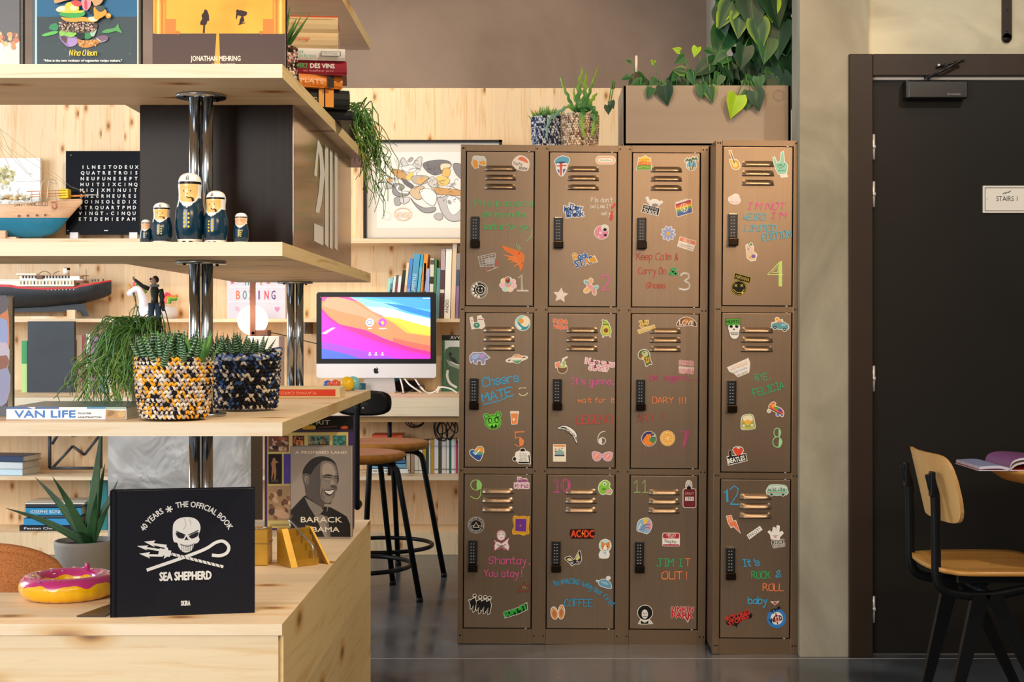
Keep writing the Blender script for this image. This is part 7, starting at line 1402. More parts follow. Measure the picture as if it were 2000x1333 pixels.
g.ell(466, 687, 30, 30, '#f4f4f6').ring(466, 687, 17, 17, 6, '#3a5a9a').ell(466, 687, 7, 7, '#e0a83a').ell(560, 687, 30, 30, '#d83ac8').ell(560, 690, 14, 14, '#f0b03a').ell(545, 700, 10, 10, '#6a3ad0').rect(455, 729, 480, 735, '#ffffff').rect(536, 729, 588, 735, '#ffffff')
for x in (466, 512, 560): g.ell(x, 914, 6, 6, '#f8f8f8'); g.rect(x - 12, 926, x + 12, 931, '#f4d8f4')
g.rect(862, 505, 885, 509, '#ffffff').rect(890, 505, 914, 509, '#ffffff'); g.done('screen_image', t)
g = G(crop(600, 450, 3.81, D10), .0008); g.poly([(494, 1040), (500, 1028), (510, 1028), (514, 1031), (520, 1027), (530, 1032), (526, 1040), (527, 1050), (532, 1055), (526, 1066), (520, 1068), (513, 1066), (506, 1068), (498, 1060)], '#17171a', 3).poly([(513, 1026), (515, 1020), (520, 1017), (519, 1023)], '#17171a').ell(514, 474, 2, 2, '#4a4a55'); g.done('logo', t)
MB().ball((X(626, D10), D10 - .0005, Z(581, D10)), .0015, WHITE, 6, 4).build('indicator', t)
# things on the desk
tag(MB().lathe([(.022, z3_), (.026, z3_ + .002), (.03, z3_ + .055), (.027, z3_ + .055), (.024, z3_ + .006)], mat('#1d5a6e', .3), 24, (X(704, 7.75), 7.75, 0)).build('cup', org=(X(704, 7.75), 7.75, z3_)), 'dark teal cup on the desk beside the computer stand', 'cup')
tag(MB().box(X(768, 8.0), X(818, 8.0), 7.98, 8.08, z3_, Z(744, 8.0), mat('#221a18', .7), bev=.02).build('pouch', org=(X(793, 8.0), 8.0, z3_)), 'dark brown rounded pouch behind the computer stand', 'pouch')
tag(MB().box(X(766, 8.05), X(782, 8.05), 8.1, 8.2, z3_, Z(738, 8.05), mat('#3fa0b8', .5)).build('teal_box', org=(X(774, 8.1), 8.1, z3_)), 'small teal box behind the dark pouch on the desk', 'box')
cb_ = ((((781, 738), (785, 752), (788, 769)), 'white cable dropping from the computer to the desk, closest to the stand', WHITE), (((789, 738), (800, 752), (824, 771)), 'white cable slanting over the dark pouch', WHITE), (((809, 738), (822, 757), (836, 772), (850, 765), (858, 755)), 'white cable hanging from the computer corner onto the desk', WHITE), (((784, 770), (790, 768), (812, 760), (820, 754), (827, 754), (830, 762), (834, 770)), 'thin black cable looped on the desk beside the white cables', BLKP), (((854, 772), (859, 758), (866, 757), (880, 760), (893, 768)), 'white cable curling in front of the green book', WHITE))
for pts, lab, m in cb_:
    P = [W(px, py, 7.9 if i == 0 and py < 745 else 7.72) for i, (px, py) in enumerate(pts)]
    P = [Vector((p.x, p.y, max(p.z, z3_ + .004))) for p in P]
    tag(MB().tube(spline(P, 6), .0045 if m is WHITE else .0028, m, 7).build('cable', org=P[1]), lab, 'cable', 'cables on the desk')
D11 = 8.0; t = thing('book', 'green photo book facing outward on the desk, beside the locker', 'book', (X(863, D11), D11, z3_), R(3))
book_mesh(.19, Z(655, D11) - z3_, .03, mat('#2a6a48', .4), t)
hh = Z(655, D11) - z3_; k = 1335.0; g = B(bfront(hh, k), .0005)   # crop [600,450,920,800] x 3.81 : 350 px per metre
ox, oy = 1005, 782; g.rect(0, 0, 260, 38, '#1d1d1d').rect(22, 40, 260, 370, '#7a8a84').rect(22, 40, 260, 130, '#cdd6dc').poly(QP((1030, 890), (1060, 870), (1130, 870), (1260, 930), (1260, 1170), (1030, 1170)), '#3f5a44').poly(QP((1035, 960), (1100, 1000), (1260, 1040), (1260, 1080), (1060, 1010)), '#8a9a94').st(QP((1048, 1050), (1045, 1090), (1065, 1140), (1110, 1170)), 18, '#dfe4e0', 4).ell(1068 - ox, 925 - oy, 12, 16, '#2a2a2a').poly(QP((1060, 940), (1100, 950), (1130, 1000), (1080, 990)), '#30383a').st(QP((1070, 980), (1110, 1000), (1150, 1010)), 8, '#d0d4d0').txt('AV', 1068 - ox, 812 - oy, 24, '#d8d8d8', 48).txt('VENTURE', 1120 - ox, 812 - oy, 24, '#d8d8d8', 130); g.put('cover_print', t)
# books on the lower wall shelf, right end (crop [720,460,910,640] x 7.405)
BK = [(222, 268, 620, '#9fd8d2', 'pale mint slim book at the row start, leaning on the shelf', .1, None), (262, 300, 600, '#3f7a94', 'blue patterned slim book with white loop, second in the leaning row', .1, ((.0, .15, '#8fc8d8'), (.3, .6, '#233a50'))), (300, 338, 592, '#e6e8e2', 'white slim book before the maroon spine', .1, None), (335, 372, 572, '#7a3348', 'maroon and olive slim book in the leaning row', .1, ((0, .2, '#5a5a44'), (.62, .75, '#2a2028'))), (372, 420, 585, '#e9e4ea', 'white book next to the maroon slim book', .1, None), (420, 470, 500, '#2c2018', 'dark brown book with green top in the leaning row', .1, ((0, .25, '#2f3a26'), (.9, 1, '#d8b060'))), (470, 510, 395, '#e2b48a', 'peach book before the first tall blue book', .1, ((0, .4, '#ecd8b0'),)), (510, 560, 330, '#3f7fd0', 'tall cobalt blue book, first of the blue books', .1, ((.5, 1, '#7aa0d8'),)), (562, 655, 262, '#2f86b8', 'thick sky blue book with white upright lettering', .1, ((0, .5, '#4a9cc4'),)), (660, 705, 270, '#2aa0c8', 'turquoise book squeezed next to the orange book', .1, ((.2, .8, '#58b8d4'),)), (708, 772, 262, '#ee8c22', 'orange book with black lettering', .1, None), (775, 812, 400, '#efd8c8', 'cream book with small figure right after the orange book', .03, ((.5, 1, '#1f3a5a'),)), (812, 862, 480, '#9aaede', 'lilac blue short book behind the computer corner', .03, None), (865, 925, 335, '#d8cec2', 'white and brown spotted tall book', .03, ((.3, .42, '#3f3428'), (.6, .75, '#4a4034'), (.02, .1, '#5a4a3a'))), (928, 965, 345, '#2f7a3c', 'dark green book with black top', .03, None), (966, 1020, 470, '#5a8a94', 'grey teal short book beside the brown novel', .03, None), (1018, 1085, 200, '#4a2a28', 'dark red brown book with white lettering, left of the tall white one', .03, ((0, .3, '#b8a0a8'), (.58, .63, '#d8c8b8'))), (1088, 1178, 198, '#f0ede4', 'tall thick white book with large black lettering', .03, None), (1182, 1248, 122, '#e0c4a0', 'tall cream and tan book', .03, ((0, .09, '#f2e8d8'),)), (1250, 1300, 260, '#8a8f98', 'grey and purple book at the row end beside the locker', .03, ((.5, 1, '#8a6a9a'), (.25, .5, '#3a4a6a'))), (1302, 1370, 180, '#5a4a42', 'dark brown book half hidden by the locker', .03, None)]
for x0, x1, yt, c, lab, ln, bd in BK:
    D = 8.0; b = shelf_book(720 + x0 / 7.405 + .3, 720 + x1 / 7.405 - .3, 460 + yt / 7.405, D, z2_, c, lab, 'books on the lower wall shelf', ln, .17, {'tall thick white book with large black lettering': ('ANDES', '#1a1a1a', .92, -.5), 'orange book with black lettering': ('SCANDINAVIE', '#3a2a1a', .3, .5), 'thick sky blue book with white upright lettering': ('LIFESTYLE', '#dfeef4', .6, -.5)}.get(lab), bd)
# books under the desk (crop [690,820,910,1000] x 7.405)
zu = .3936; Du = 7.42
UB = [(765, 822, 440, '#f1efe6', 'white paperback, first upright in the row under the desk'), (828, 880, 430, '#c8a68c', 'tan paperback beside the first white one under the desk'), (884, 945, 430, '#ece9dc', 'ivory paperback with green lettering under the desk'), (948, 1000, 430, '#f0ede6', 'white paperback with pink top under the desk'), (1004, 1052, 300, '#c9a31c', 'mustard yellow paperback under the desk'), (1054, 1090, 300, '#2a4a3a', 'dark green thin paperback under the desk'), (1092, 1118, 300, '#dfe2ea', 'thin pale blue paperback behind the stool leg'), (1120, 1170, 290, '#c89a2c', 'ochre paperback behind the stool leg'), (1172, 1232, 280, '#eceaf0', 'thick white paperback with lilac lettering under the desk'), (1234, 1278, 270, '#4a4f3e', 'dark olive book under the hanging cables'), (1280, 1342, 280, '#ece4da', 'white book with small red print under the hanging cables'), (1346, 1388, 280, '#f3f1f4', 'bright white book left of the dark teal one under the cables'), (1390, 1416, 265, '#1f6a5c', 'dark teal thin book under the hanging cables'), (1418, 1470, 280, '#f4f3f0', 'white book right of the dark teal one under the cables'), (1472, 1486, 280, '#e8c8c8', 'thin pink white book near the locker under the desk'), (1488, 1512, 340, '#d0246a', 'magenta thin book beside the locker under the desk'), (1514, 1560, 280, '#e8e4dc', 'cream book half hidden by the locker under the desk')]
for x0, x1, yt, c, lab in UB: shelf_book(690 + x0 / 7.405 + .15, 690 + x1 / 7.405 - .15, 820 + yt / 7.405, Du, zu, c, lab, 'paperbacks under the desk', 0, .13, None, ((.86, .9, '#8a8a88'), (.2, .22, '#9a9a98')) if c[1] in 'ef' else None)
def flat_book(px0, px1, z0, t, D, c, lab, group, dep=.16, txt=None, tc='#2a2a2a', yaw=0):
    x0, x1 = X(px0, D), X(px1, D); w = x1 - x0; o = thing('book', lab, 'book', ((x0 + x1) / 2, D, z0), R(yaw), group)
    MB().box(-w / 2, w / 2, 0, dep, 0, .0018, mat(c, .4)).box(-w / 2, w / 2, 0, dep, t - .0018, t, mat(c, .4)).box(-w / 2, w / 2, 0, .0025, 0, t, mat(c, .4)).build('cover', o, True)
    MB().box(-w / 2 + .003, w / 2 - .003, .0025, dep - .003, .0018, t - .0018, PG).build('page_block', o, True)
    if txt: g = B(lambda u, v, hh: Vector((u / 1000 - w / 2, -hh, t - v / 1000)), .0006); g.txt(txt, w * 1000 * .08, t * 1000 * .72, t * 1000 * .42, tc, w * 1000 * .7); g.put('spine_print', o)
    return o
zz = zu
for t_, c, lab, p0, p1, tx in ((.028, '#eef0ee', 'white book with black lettering at the bottom of the pile under the desk', 722, 797, 'FIRST ORDER OF'), (.024, '#6fa8d0', 'light blue book in the pile under the desk', 722, 793, None), (.02, '#3f78b0', 'medium blue book on the light blue one under the desk', 724, 792, None), (.02, '#f0eee8', 'white book inside the pile behind the stool seats', 722, 790, None), (.04, '#cfc6b4', 'thick beige book inside the pile behind the stool seats', 722, 792, None), (.03, '#b88a5a', 'tan book near the pile top behind the stool seats', 722, 792, None), (.01, '#3a2038', 'thin dark purple book under the red one', 726, 793, None), (.028, '#ea5a2a', 'bright red orange book on top of the pile under the desk', 726, 786, None)):
    flat_book(p0, p1, zz, t_, 7.4, c, lab, 'book pile under the desk', .16, tx); zz += t_ + .0003
# hanging cable loops under the desk
def loops(lab, cx_, cz_, items, D=7.4):
    t = MB()
    for ex, ez, rx, rz, tilt in items: t.tube([Vector((X(ex, D) + rx * math.cos(a) * math.cos(tilt) - rz * math.sin(a) * math.sin(tilt), D + .02 * math.cos(a + ex), Z(ez, D) + rz * math.sin(a) * math.cos(tilt) + rx * math.cos(a) * math.sin(tilt))) for a in [TAU * k / 28 for k in range(28)]], .0032, mat('#2c2a28', .5), 6, True)
    return tag(t.build('cable_coil', org=(X(cx_, D), D, Z(cz_, D))), lab, 'cable', 'cable coils under the desk')
loops('flat coil of dark cable tucked up under the desk', 812, 822, ((812, 822, .042, .034, 0), (814, 821, .036, .028, .05), (810, 824, .045, .03, -.05)))
loops('large hanging loops of dark cable under the desk beside the locker', 868, 835, ((856, 838, .022, .06, .05), (862, 842, .03, .055, .25), (872, 840, .045, .045, .7), (880, 838, .022, .058, -.1), (868, 832, .05, .03, .9), (884, 830, .02, .045, .5)))
# left: books and ornaments on the low shelves
lg = 'books stacked on the low wall shelf'
zz = zu
for t_, c, lab, p1, tx in ((.032, '#bcd3e0', 'pale blue book at the bottom of the pile on the low shelf', 47, None), (.036, '#d0d6da', 'silver white book in the middle of the low shelf pile', 46, None), (.03, '#2a3a5a', 'navy book with red emblem topping the low shelf pile', 48, None)):
    flat_book(-60, p1, zz, t_, 7.33, c, lab, lg, .2, tx, '#e8e8ea' if c == '#2a3a5a' else '#3a4048', -8 if t_ < .033 else -5); zz += t_ + .0003
D12 = 7.45; t = thing('mountain_ornament', 'square grey metal frame ornament with a mountain outline on the low shelf', 'ornament', (X(147, D12), D12, zu))
m_ = mat('#4c4e54', .5, .4); fr = MB()
def bar(p, q_, w=.006): fr.tube([W(*p, D12), W(*q_, D12)], w * 1.25, m_, 4)
bx = [(97, 832), (197, 832), (197, 915), (97, 915)]
for i in range(4): bar(bx[i], bx[(i + 1) % 4], .008)
for a, b in (((104, 913), (142, 872)), ((142, 872), (165, 889)), ((165, 889), (197, 848)), ((102, 868), (122, 835)), ((140, 852), (165, 848))): bar(a, b, .007)
fr.build('frame', t)
lo_ = thing('low_shelf', 'low pine shelf board with white front panel behind the bench', 'shelf', (-2.5, 7.2, 0)) if False else None
zz = .1135
for t_, c, lab, p0, p1, tx in ((.026, '#23262e', 'black book with white lettering at the bottom of the blue pile', 38, 152, 'Passion Chocolat'), (.038, '#2f8fc8', 'bright blue book second from bottom of the low pile', 46, 150, None), (.012, '#4a4f58', 'thin grey book between two blue books', 52, 150, None), (.042, '#1f8fc0', 'thick turquoise blue book with lettering in the low pile', 50, 158, 'JOSEPHE BONNAT'), (.014, '#2a3040', 'thin navy book on the turquoise book', 50, 160, None), (.012, '#e4ddd0', 'cream book on top of the low blue pile', 49, 165, None)):
    flat_book(p0, p1, zz, t_, 7.3, c, lab, 'blue book pile on the lowest shelf', .2, tx, '#e8eef2'); zz += t_ + .0003
shelf_book(176, 209, 940, 7.33, .1135, '#1f7a80', 'tall teal book standing behind the aloe', None, 0, .18)
# ---------------------------------------------------------------- bar stools
SEATW = mottled('oiled_wood_seat', [(.3, '#8a5a20'), (.5, '#9e6a2a'), (.7, '#b07c3a')], 6, .5, 0, 4, .05, (1, 6, 1), spec=.2)
BST = mat('#15171a', .35, .4)
def stool(cx, cy, zs, feet, label, back=None, ringz=.135, ringr=.235, seat_r=.21, mono=0):
    t = thing('bar_stool', label, 'stool', (cx, cy, 0), 0, 'bar stools at the desk')
    prof = [(.002, zs - .04), (seat_r * .8, zs - .04), (seat_r * .95, zs - .033), (seat_r, zs - .017), (seat_r * .985, zs - .003), (seat_r * .9, zs + .001), (seat_r * .5, zs - .004), (.002, zs - .006)]
    MB().lathe(prof, SEATW, 56, (cx, cy, 0)).build('seat', t)
    for dx, dy in feet:
        top = Vector((cx + dx * .66, cy + dy * .66, zs - .085)); ft = Vector((cx + dx, cy + dy, .012))
        pts = spline([(cx + dx * .2, cy + dy * .2, zs - .044), (cx + dx * .5, cy + dy * .5, zs - .046), (cx + dx * .62, cy + dy * .62, zs - .062), top, top + (ft - top) * .12], 5) + [ft]
        l = MB().tube(pts, .0125, BST, 12).build('leg', t); MB().lathe([(.014, 0), (.015, .012), (.013, .02)], BLK, 12, (ft.x, ft.y, 0)).build('foot_cap', l)
    MB().tube([(cx + ringr * math.cos(a), cy + ringr * math.sin(a), ringz) for a in [TAU * k / 48 for k in range(48)]], .0095, BST, 10, True).build('foot_ring', t)
    if back:
        bx, by, bz, hw, hh = back
        rows = []
        for i in range(25):
            u = -1 + i / 12; row = []
            for k in range(2): row.append(None)
            rows.append(u)
        mb = MB(); out = []
        for i in range(40):
            a = TAU * i / 40; ca, sa = math.cos(a), math.sin(a); e = 2 / 3.2
            out.append((hw * math.copysign(abs(ca) ** e, ca), hh * math.copysign(abs(sa) ** e, sa)))
        f_ = []; b_ = []
        for lay, rr_ in ((0, 1), (0, .8), (0, .5), (0, .2)):
            f_.append([Vector((bx + x * rr_, by + (x * rr_) ** 2 * .9, bz + z * rr_)) for x, z in out]); b_.append([p + Vector((0, .012, 0)) for p in f_[-1]])
        mb.grid(list(reversed(f_)) + b_, mat('#121214', .3), True, True); mb.add([p for p in f_[-1]], [tuple(range(40))], mat('#121214', .3)); mb.add([p for p in b_[-1]], [tuple(range(40))], mat('#121214', .3)); bk_ = mb.build('backrest', t)
        MB().ball((bx + .0, by - .001, bz - .02), .004, ALU, 8, 5).build('bolt', bk_)
        for sx in (-.012,):
            MB().tube(spline([(bx + sx - .012, by - .008, bz), (bx + sx - .012, by - .008, bz - .2), (bx + sx - .012, by - .008, bz - .40), (bx + sx - .012, by + .012, bz - .425), (bx - .03, by + .06, bz - .41), (cx + feet[-1][0] * .78, cy + feet[-1][1] * .78, bz - .37)], 6), .012, BST, 12).build('back_post', t)
    return t
FT1 = ((.281, -.13), (.129, .28), (-.281, .13), (-.10, -.26))
stool(-.745, 6.11, .616, FT1, 'nearer round bar stool with tan wooden seat and black oval backrest beside the pine bench', (X(709, 5.86), 5.86, Z(788, 5.86), .115, .052))
FT2 = ((.292, -.05), (.05, .292), (-.292, .05), (-.05, -.292))
stool(-.692, 6.64, .622, FT2, 'farther round bar stool pushed close to the desk, its brown seat above the nearer one', None, .14, .235, .222)
tg_ = MB().tube([(X(760, 7.3), 7.33, .765), (X(760, 7.3), 7.33, .393)], .011, BST, 10).build('leg', dk)

# ---------------------------------------------------------------- pots and planter on the lockers
ty = 5.36
s_ = basket_plant('short spiky plant in blue and white woven basket on top of the lockers', X(1070, ty), ty, 1.8032, .055, .061, .122, [('#aab4cc', 5), ('#2f3a58', 5), ('#e2e2e6', 3), ('#1d2030', 3)], 21, 13, 40)
mb = MB(); rr = random.Random(9)
for k in range(9): a = rr.uniform(0, TAU); q_ = .045 * math.sqrt(rr.random()); rosette(mb, (X(1070, ty) + q_ * math.cos(a), ty + q_ * math.sin(a), 1.9), 10, .07, .0055, SPK, 60 + k, (.1, .9), .4, .2)
mb.build('foliage', s_)
s_ = basket_plant('zigzag fishbone cactus in beige woven basket on top of the lockers', X(1131, 5.34), 5.34, 1.8032, .066, .072, .128, [('#d8c4ac', 6), ('#b08a70', 4), ('#6a5a50', 3), ('#efe2d0', 3)], 22, 14, 46)
mb = MB(); bx_, by_, bz_ = X(1131, 5.34), 5.34, 1.905
FB = leafmat('fishbone_leaf', '#24562a', '#3a7a30', '#86a838', .4)
def fishbone(pts, w, m, nrm=Vector((0, -1, 0))):
    P = spline(pts, 8); n = len(P); vs = []; fs = []; b = len(mb.v)
    for i, p in enumerate(P):
        t = (P[min(i + 1, n - 1)] - P[max(i - 1, 0)]).normalized(); s = t.cross(nrm).normalized(); tz = (.45 + .55 * abs(((i % 5) / 4) * 2 - 1)) * w * (1 - (i / n) ** 4)
        vs += [p - s * tz, p + nrm * .003, p + s * w * (.45 + .55 * abs((((i + 2) % 5) / 4) * 2 - 1)) * (1 - (i / n) ** 4), p - nrm * .002]
        for k in range(4): mb.uv[b + i * 4 + k] = (0, i / n)
    for i in range(n - 1):
        for k in range(4): fs.append((i * 4 + k, i * 4 + (k + 1) % 4, i * 4 + 4 + (k + 1) % 4, i * 4 + 4 + k))
    mb.add(vs, fs, m, False)
def lp(px, py, d=0): return W(px, py, 5.34 + d)
for path, w in ((((1120, 215), (1110, 190), (1100, 168), (1094, 150)), .008), (((1128, 215), (1130, 185), (1134, 155), (1139, 132)), .013), (((1133, 215), (1122, 190), (1121, 170)), .007), (((1140, 215), (1150, 185), (1158, 160), (1169, 130)), .008), (((1136, 215), (1142, 190), (1143, 165), (1146, 140)), .012), (((1145, 215), (1156, 195), (1166, 182)), .012), (((1130, 213), (1145, 196), (1150, 185)), .014)):
    fishbone([lp(1131, 222)] + [lp(*p, .01 * (i - 1)) for i, p in enumerate(path)], w, FB)
for path, w in ((((1140, 214), (1138, 222), (1137, 245), (1144, 272)), .014), (((1155, 212), (1162, 225), (1160, 250), (1155, 268)), .014), (((1125, 212), (1112, 208), (1106, 210)), .011)): fishbone([lp(1135, 218, -.03)] + [lp(px, py, -.085) for px, py in path], w, FB)
fishbone([lp(1108, 208, -.03), lp(1090, 220, -.06), lp(1074, 232, -.1), lp(1068, 255, -.1), lp(1069, 272, -.1)], .008, mat('#7aa890', .4)); mb.build('foliage', s_)
pX0, pX1, pY0, pY1, pZ0, pZ1 = X(1217, 5.2), X(1545, 5.2), 5.2, 5.5, 1.8036, 2.024
PLM = mottled('taupe_planter', [(.3, '#94826f'), (.7, '#a08e7c')], 2.2, .55, 0, 4, .05, (.4, 1, 5))
t = thing('planter', 'long taupe planter box with a round stamp standing on top of the lockers', 'planter', ((pX0 + pX1) / 2, 5.35, pZ0))
mb = MB().box(pX0, pX1, pY0, pY0 + .012, pZ0, pZ1, PLM, bev=.002).box(pX0, pX1, pY1 - .012, pY1, pZ0, pZ1, PLM, bev=.002).box(pX0, pX0 + .012, pY0, pY1, pZ0, pZ1, PLM, bev=.002).box(pX1 - .012, pX1, pY0, pY1, pZ0, pZ1, PLM, bev=.002).box(pX0, pX1, pY0, pY1, pZ0, pZ0 + .01, PLM); mb.build('box', t)
MB().box(pX0 + .01, pX1 - .01, pY0 + .01, pY1 - .01, pZ0 + .01, pZ1 - .025, SOIL).build('soil', t)
g = G(front(pY0), .0004); g.ring(1521, 187, 11, 11, .8, '#6d5c50').ring(1521, 187, 8.5, 8.5, .5, '#7d6c5e'); g.done('stamp', t)
gt = thing('water_gauge', 'clear tube water gauge standing in the planter soil', 'gauge', (X(1243, 5.25), 5.25, pZ1 - .026))
MB().lathe([(.0048, Z(142, 5.25)), (.0048, Z(109, 5.25))], mat('#f0dcd0', .2), 12, (X(1243, 5.25), 5.25, 0)).build('tube', gt)
MB().lathe([(.011, pZ1 - .026), (.011, Z(150, 5.25)), (.007, Z(150, 5.25)), (.007, Z(141, 5.25))], mat('#5a4238', .5), 14, (X(1243, 5.25), 5.25, 0)).build('base', gt)
# philodendron
LF = {}
def lmat(n, a, b, vein): 
    q = NT(n); u = q.n('ShaderNodeUVMap'); sp = q.n('ShaderNodeSeparateXYZ'); q.l(u, 0, sp, 0); co = q.n('ShaderNodeTexCoord'); nz = q.noise(co, 14, 3)
    ab = q.n('ShaderNodeMath', operation='ABSOLUTE'); q.l(sp, 0, ab, 0); r = q.ramp(ab, 0, [(.0, vein), (.035, a), (.55, a), (.95, b)]); r2 = q.ramp(nz, 0, [(.3, .8), (.7, 1)]); c = q.mix(None, 0, r, 0, r2, 0, 'MULTIPLY', 1)
    q.l(c, 2, q.b, 'Base Color'); q.b.inputs['Roughness'].default_value = .45; q.b.inputs['Specular IOR Level'].default_value = .35; return q.m
L1, L2, L3, L4 = lmat('leaf_dark', '#173a22', '#1d4626', '#356a34'), lmat('leaf_mid', '#22562c', '#33702e', '#6f9440'), lmat('leaf_lime', '#93bd1c', '#a9c822', '#c4d858'), lmat('leaf_variegated', '#255030', '#7a9c30', '#5a8840')
def heart(mb, base, tipd, nrm, L, w, m, curl=.12):
    tipd = tipd.normalized(); s = tipd.cross(nrm).normalized(); nn = s.cross(tipd).normalized(); rows = []; n = 11; b = len(mb.v); nr = 7
    for i in range(n):
        t = i / (n - 1); hw = w * max(0.0, (math.sin(PI * min(1, (t + .10) / 1.1) ** .62)) ** .9) * (1 - .35 * t) * 1.15 if i < n - 1 else .0005
        row = []
        for k in range(nr):
            x = -1 + 2 * k / (nr - 1); back = -.12 * L * (abs(x) ** 1.5) * max(0, 1 - t * 3)
            row.append(Vector(base) + tipd * (t * L + back) + s * x * hw + nn * (-curl * L * t * t + abs(x) * hw * .22 - .0 * t)); mb.uv[b + i * nr + k] = (x, t)
        rows.append(row)
    mb.grid(rows, m, True)
rr = random.Random(31)
t = thing('climbing_philodendron', 'lush philodendron with heart shaped leaves climbing out of the planter', 'plant', (X(1480, 5.35), 5.35, pZ1 - .025))
mb = MB(); stm = MB(); BR = mat('#5a4a2c', .7); GS = mat('#4a7a34', .5)
cols_ = [(X(1475, 5.33), 5.33), (X(1515, 5.36), 5.36), (X(1450, 5.4), 5.4)]
for x, y in cols_: stm.tube(spline([(x, y, pZ1 - .03), (x + .015, y, 2.2), (x - .01, y - .01, 2.4), (x + .01, y, 2.62)], 6), .008, BR, 8)
def leaf(px, py, D, L, ang, m, w=None, tilt=.3, yaw=0, stem_from=None):
    """leaf whose base sits at the photo point (px,py) at depth D; ang: direction of the tip on screen, 90 = straight down"""
    b_ = W(px, py, D); d = Vector((math.cos(R(ang)), -tilt * .5 + rr.uniform(-.1, .1), -math.sin(R(ang)))); nr_ = Vector((math.sin(R(yaw)), -1, .35 + rr.uniform(-.2, .2)))
    heart(mb, b_, d, nr_, L, w or L * .38, m)
    if stem_from: 
        q_ = Vector(stem_from); stm.tube(spline([q_, (q_ + b_) / 2 + Vector((0, -.01, .03)), b_], 5), .0026, GS, 6)
for i in range(95):      # the climbing mass
    px = rr.uniform(1412, 1545); py = rr.uniform(-70, 158); D = rr.uniform(5.22, 5.5); c_ = rr.choice(cols_)
    if px < 1440 and 60 < py: px += 30
    leaf(px, py, D, rr.uniform(.09, .15), rr.uniform(55, 125), rr.choice([L1, L1, L1, L2, L2, L4]), None, .3, rr.uniform(-50, 50), (c_[0], c_[1], Z(py, D) + rr.uniform(-.05, .03)))
for px, py, L, ang, m, D in ((1465, -12, .15, 85, L1, 5.2), (1500, -25, .16, 75, L1, 5.2), (1522, 48, .13, 95, L1, 5.2), (1478, 40, .11, 80, L4, 5.19), (1430, 5, .11, 118, L4, 5.2), (1445, 25, .1, 95, L4, 5.2), (1508, 0, .085, 92, L3, 5.2), (1420, 20, .075, 125, L3, 5.21), (1500, 75, .1, 100, L2, 5.2), (1535, 110, .1, 80, L1, 5.22), (1455, 90, .09, 100, L1, 5.2)): leaf(px, py, D, L, ang, m, None, .35, rr.uniform(-25, 25), (cols_[0][0], 5.33, Z(py, D) + .03))
for i in range(60):      # along the planter
    px = rr.uniform(1238, 1440) if i < 40 else rr.uniform(1380, 1530); hgt = 10 + 55 * max(0, (px - 1290) / 150) ** 1.4 if px > 1290 else 14; py = 160 - rr.uniform(-4, hgt); D = rr.uniform(5.22, 5.44)
    leaf(px, py, D, rr.uniform(.045, .085), rr.uniform(10, 170), rr.choice([L1, L1, L2, L2, L4]), None, .4, rr.uniform(-60, 60), (X(px, D) + rr.uniform(-.02, .02), D, pZ1 - .02))
for px, py, L, ang, m, D, sx in ((1297, 168, .072, 80, L1, 5.185, 1293), (1369, 166, .05, 90, L2, 5.185, 1368), (1384, 170, .06, 75, L4, 5.188, 1375), (1440, 186, .088, 105, L3, 5.18, 1452), (1474, 178, .075, 78, L1, 5.182, 1465), (1465, 180, .065, 100, L2, 5.185, 1460), (1481, 150, .05, 85, L2, 5.18, 1478), (1336, 140, .045, 190, L4, 5.25, 1345), (1328, 100, .03, 200, L3, 5.3, 1335), (1338, 112, .045, 150, L2, 5.28, 1340), (1378, 95, .04, 30, L2, 5.25, 1375), (1362, 92, .04, 110, L3, 5.27, 1365), (1272, 172, .04, 110, L2, 5.185, 1270), (1228, 150, .03, 160, L2, 5.24, 1235), (1232, 122, .022, 210, L4, 5.26, 1236), (1276, 118, .02, 100, L3, 5.3, 1276), (1193, 198, .03, 70, L1, 5.19, 1200), (1188, 206, .035, 90, L1, 5.19, 1196)):
    z_ = pZ1 - .01; q_ = (X(sx, D), max(D, 5.215), z_); leaf(px, py, D, L, ang, m, L * .42, .2, rr.uniform(-20, 20)); e = W(px, py, D)
    stm.tube(spline([q_, Vector((q_[0], min(D, 5.195), pZ1 + .012)) if py > 165 else (Vector(q_) + e) / 2 + Vector((.01, 0, .02)), e], 6), .0022, GS, 6)
mb.build('foliage', t); stm.build('stem', t)

# ---------------------------------------------------------------- chair and table in front of the door
OAK = mottled('oak_veneer', [(.3, '#bd8e52'), (.5, '#d0a468'), (.7, '#dab47c')], 5, .4, 0, 5, .05, (1, 1, .12), .6); OAKS = mottled('oak_seat', [(.3, '#b07a35'), (.5, '#c28d45'), (.7, '#cf9c55')], 5, .35, 0, 5, .04, (.15, 2, 1), .6)
ch = thing('cafe_chair', 'school style oak chair on a black steel frame, in front of the stairs door', 'chair', (1.3, 4.12, 0))
rows = []; rows2 = []
for i in range(25):
    v = math.sin((-1 + i / 12) * PI / 2); y = 4.115 + v * .2; row = []; row2 = []
    ez = 1 - .16 * abs(v) ** 5
    for k in range(15):
        u = -1 + k / 7; z = .694 + u * .096 * max(.02, 1 - abs(v) ** 10) ** .4; x = 1.13 - .022 * (z - .694) / .096 + .034 * v * v
        row.append(Vector((x, y, z))); row2.append(Vector((x + .010, y, z)))
    rows.append(row); rows2.append(row2)
mb = MB().grid(rows, OAK).grid(rows2, OAK)
edge = [r_[0] for r_ in rows] + rows[-1][1:] + [r_[-1] for r_ in reversed(rows[:-1])] + rows[0][-2:0:-1]; edge2 = [r_[0] for r_ in rows2] + rows2[-1][1:] + [r_[-1] for r_ in reversed(rows2[:-1])] + rows2[0][-2:0:-1]
mb.grid([edge, edge2], mat('#b98a50', .5), False, True); mb.build('backrest', ch)
so = []
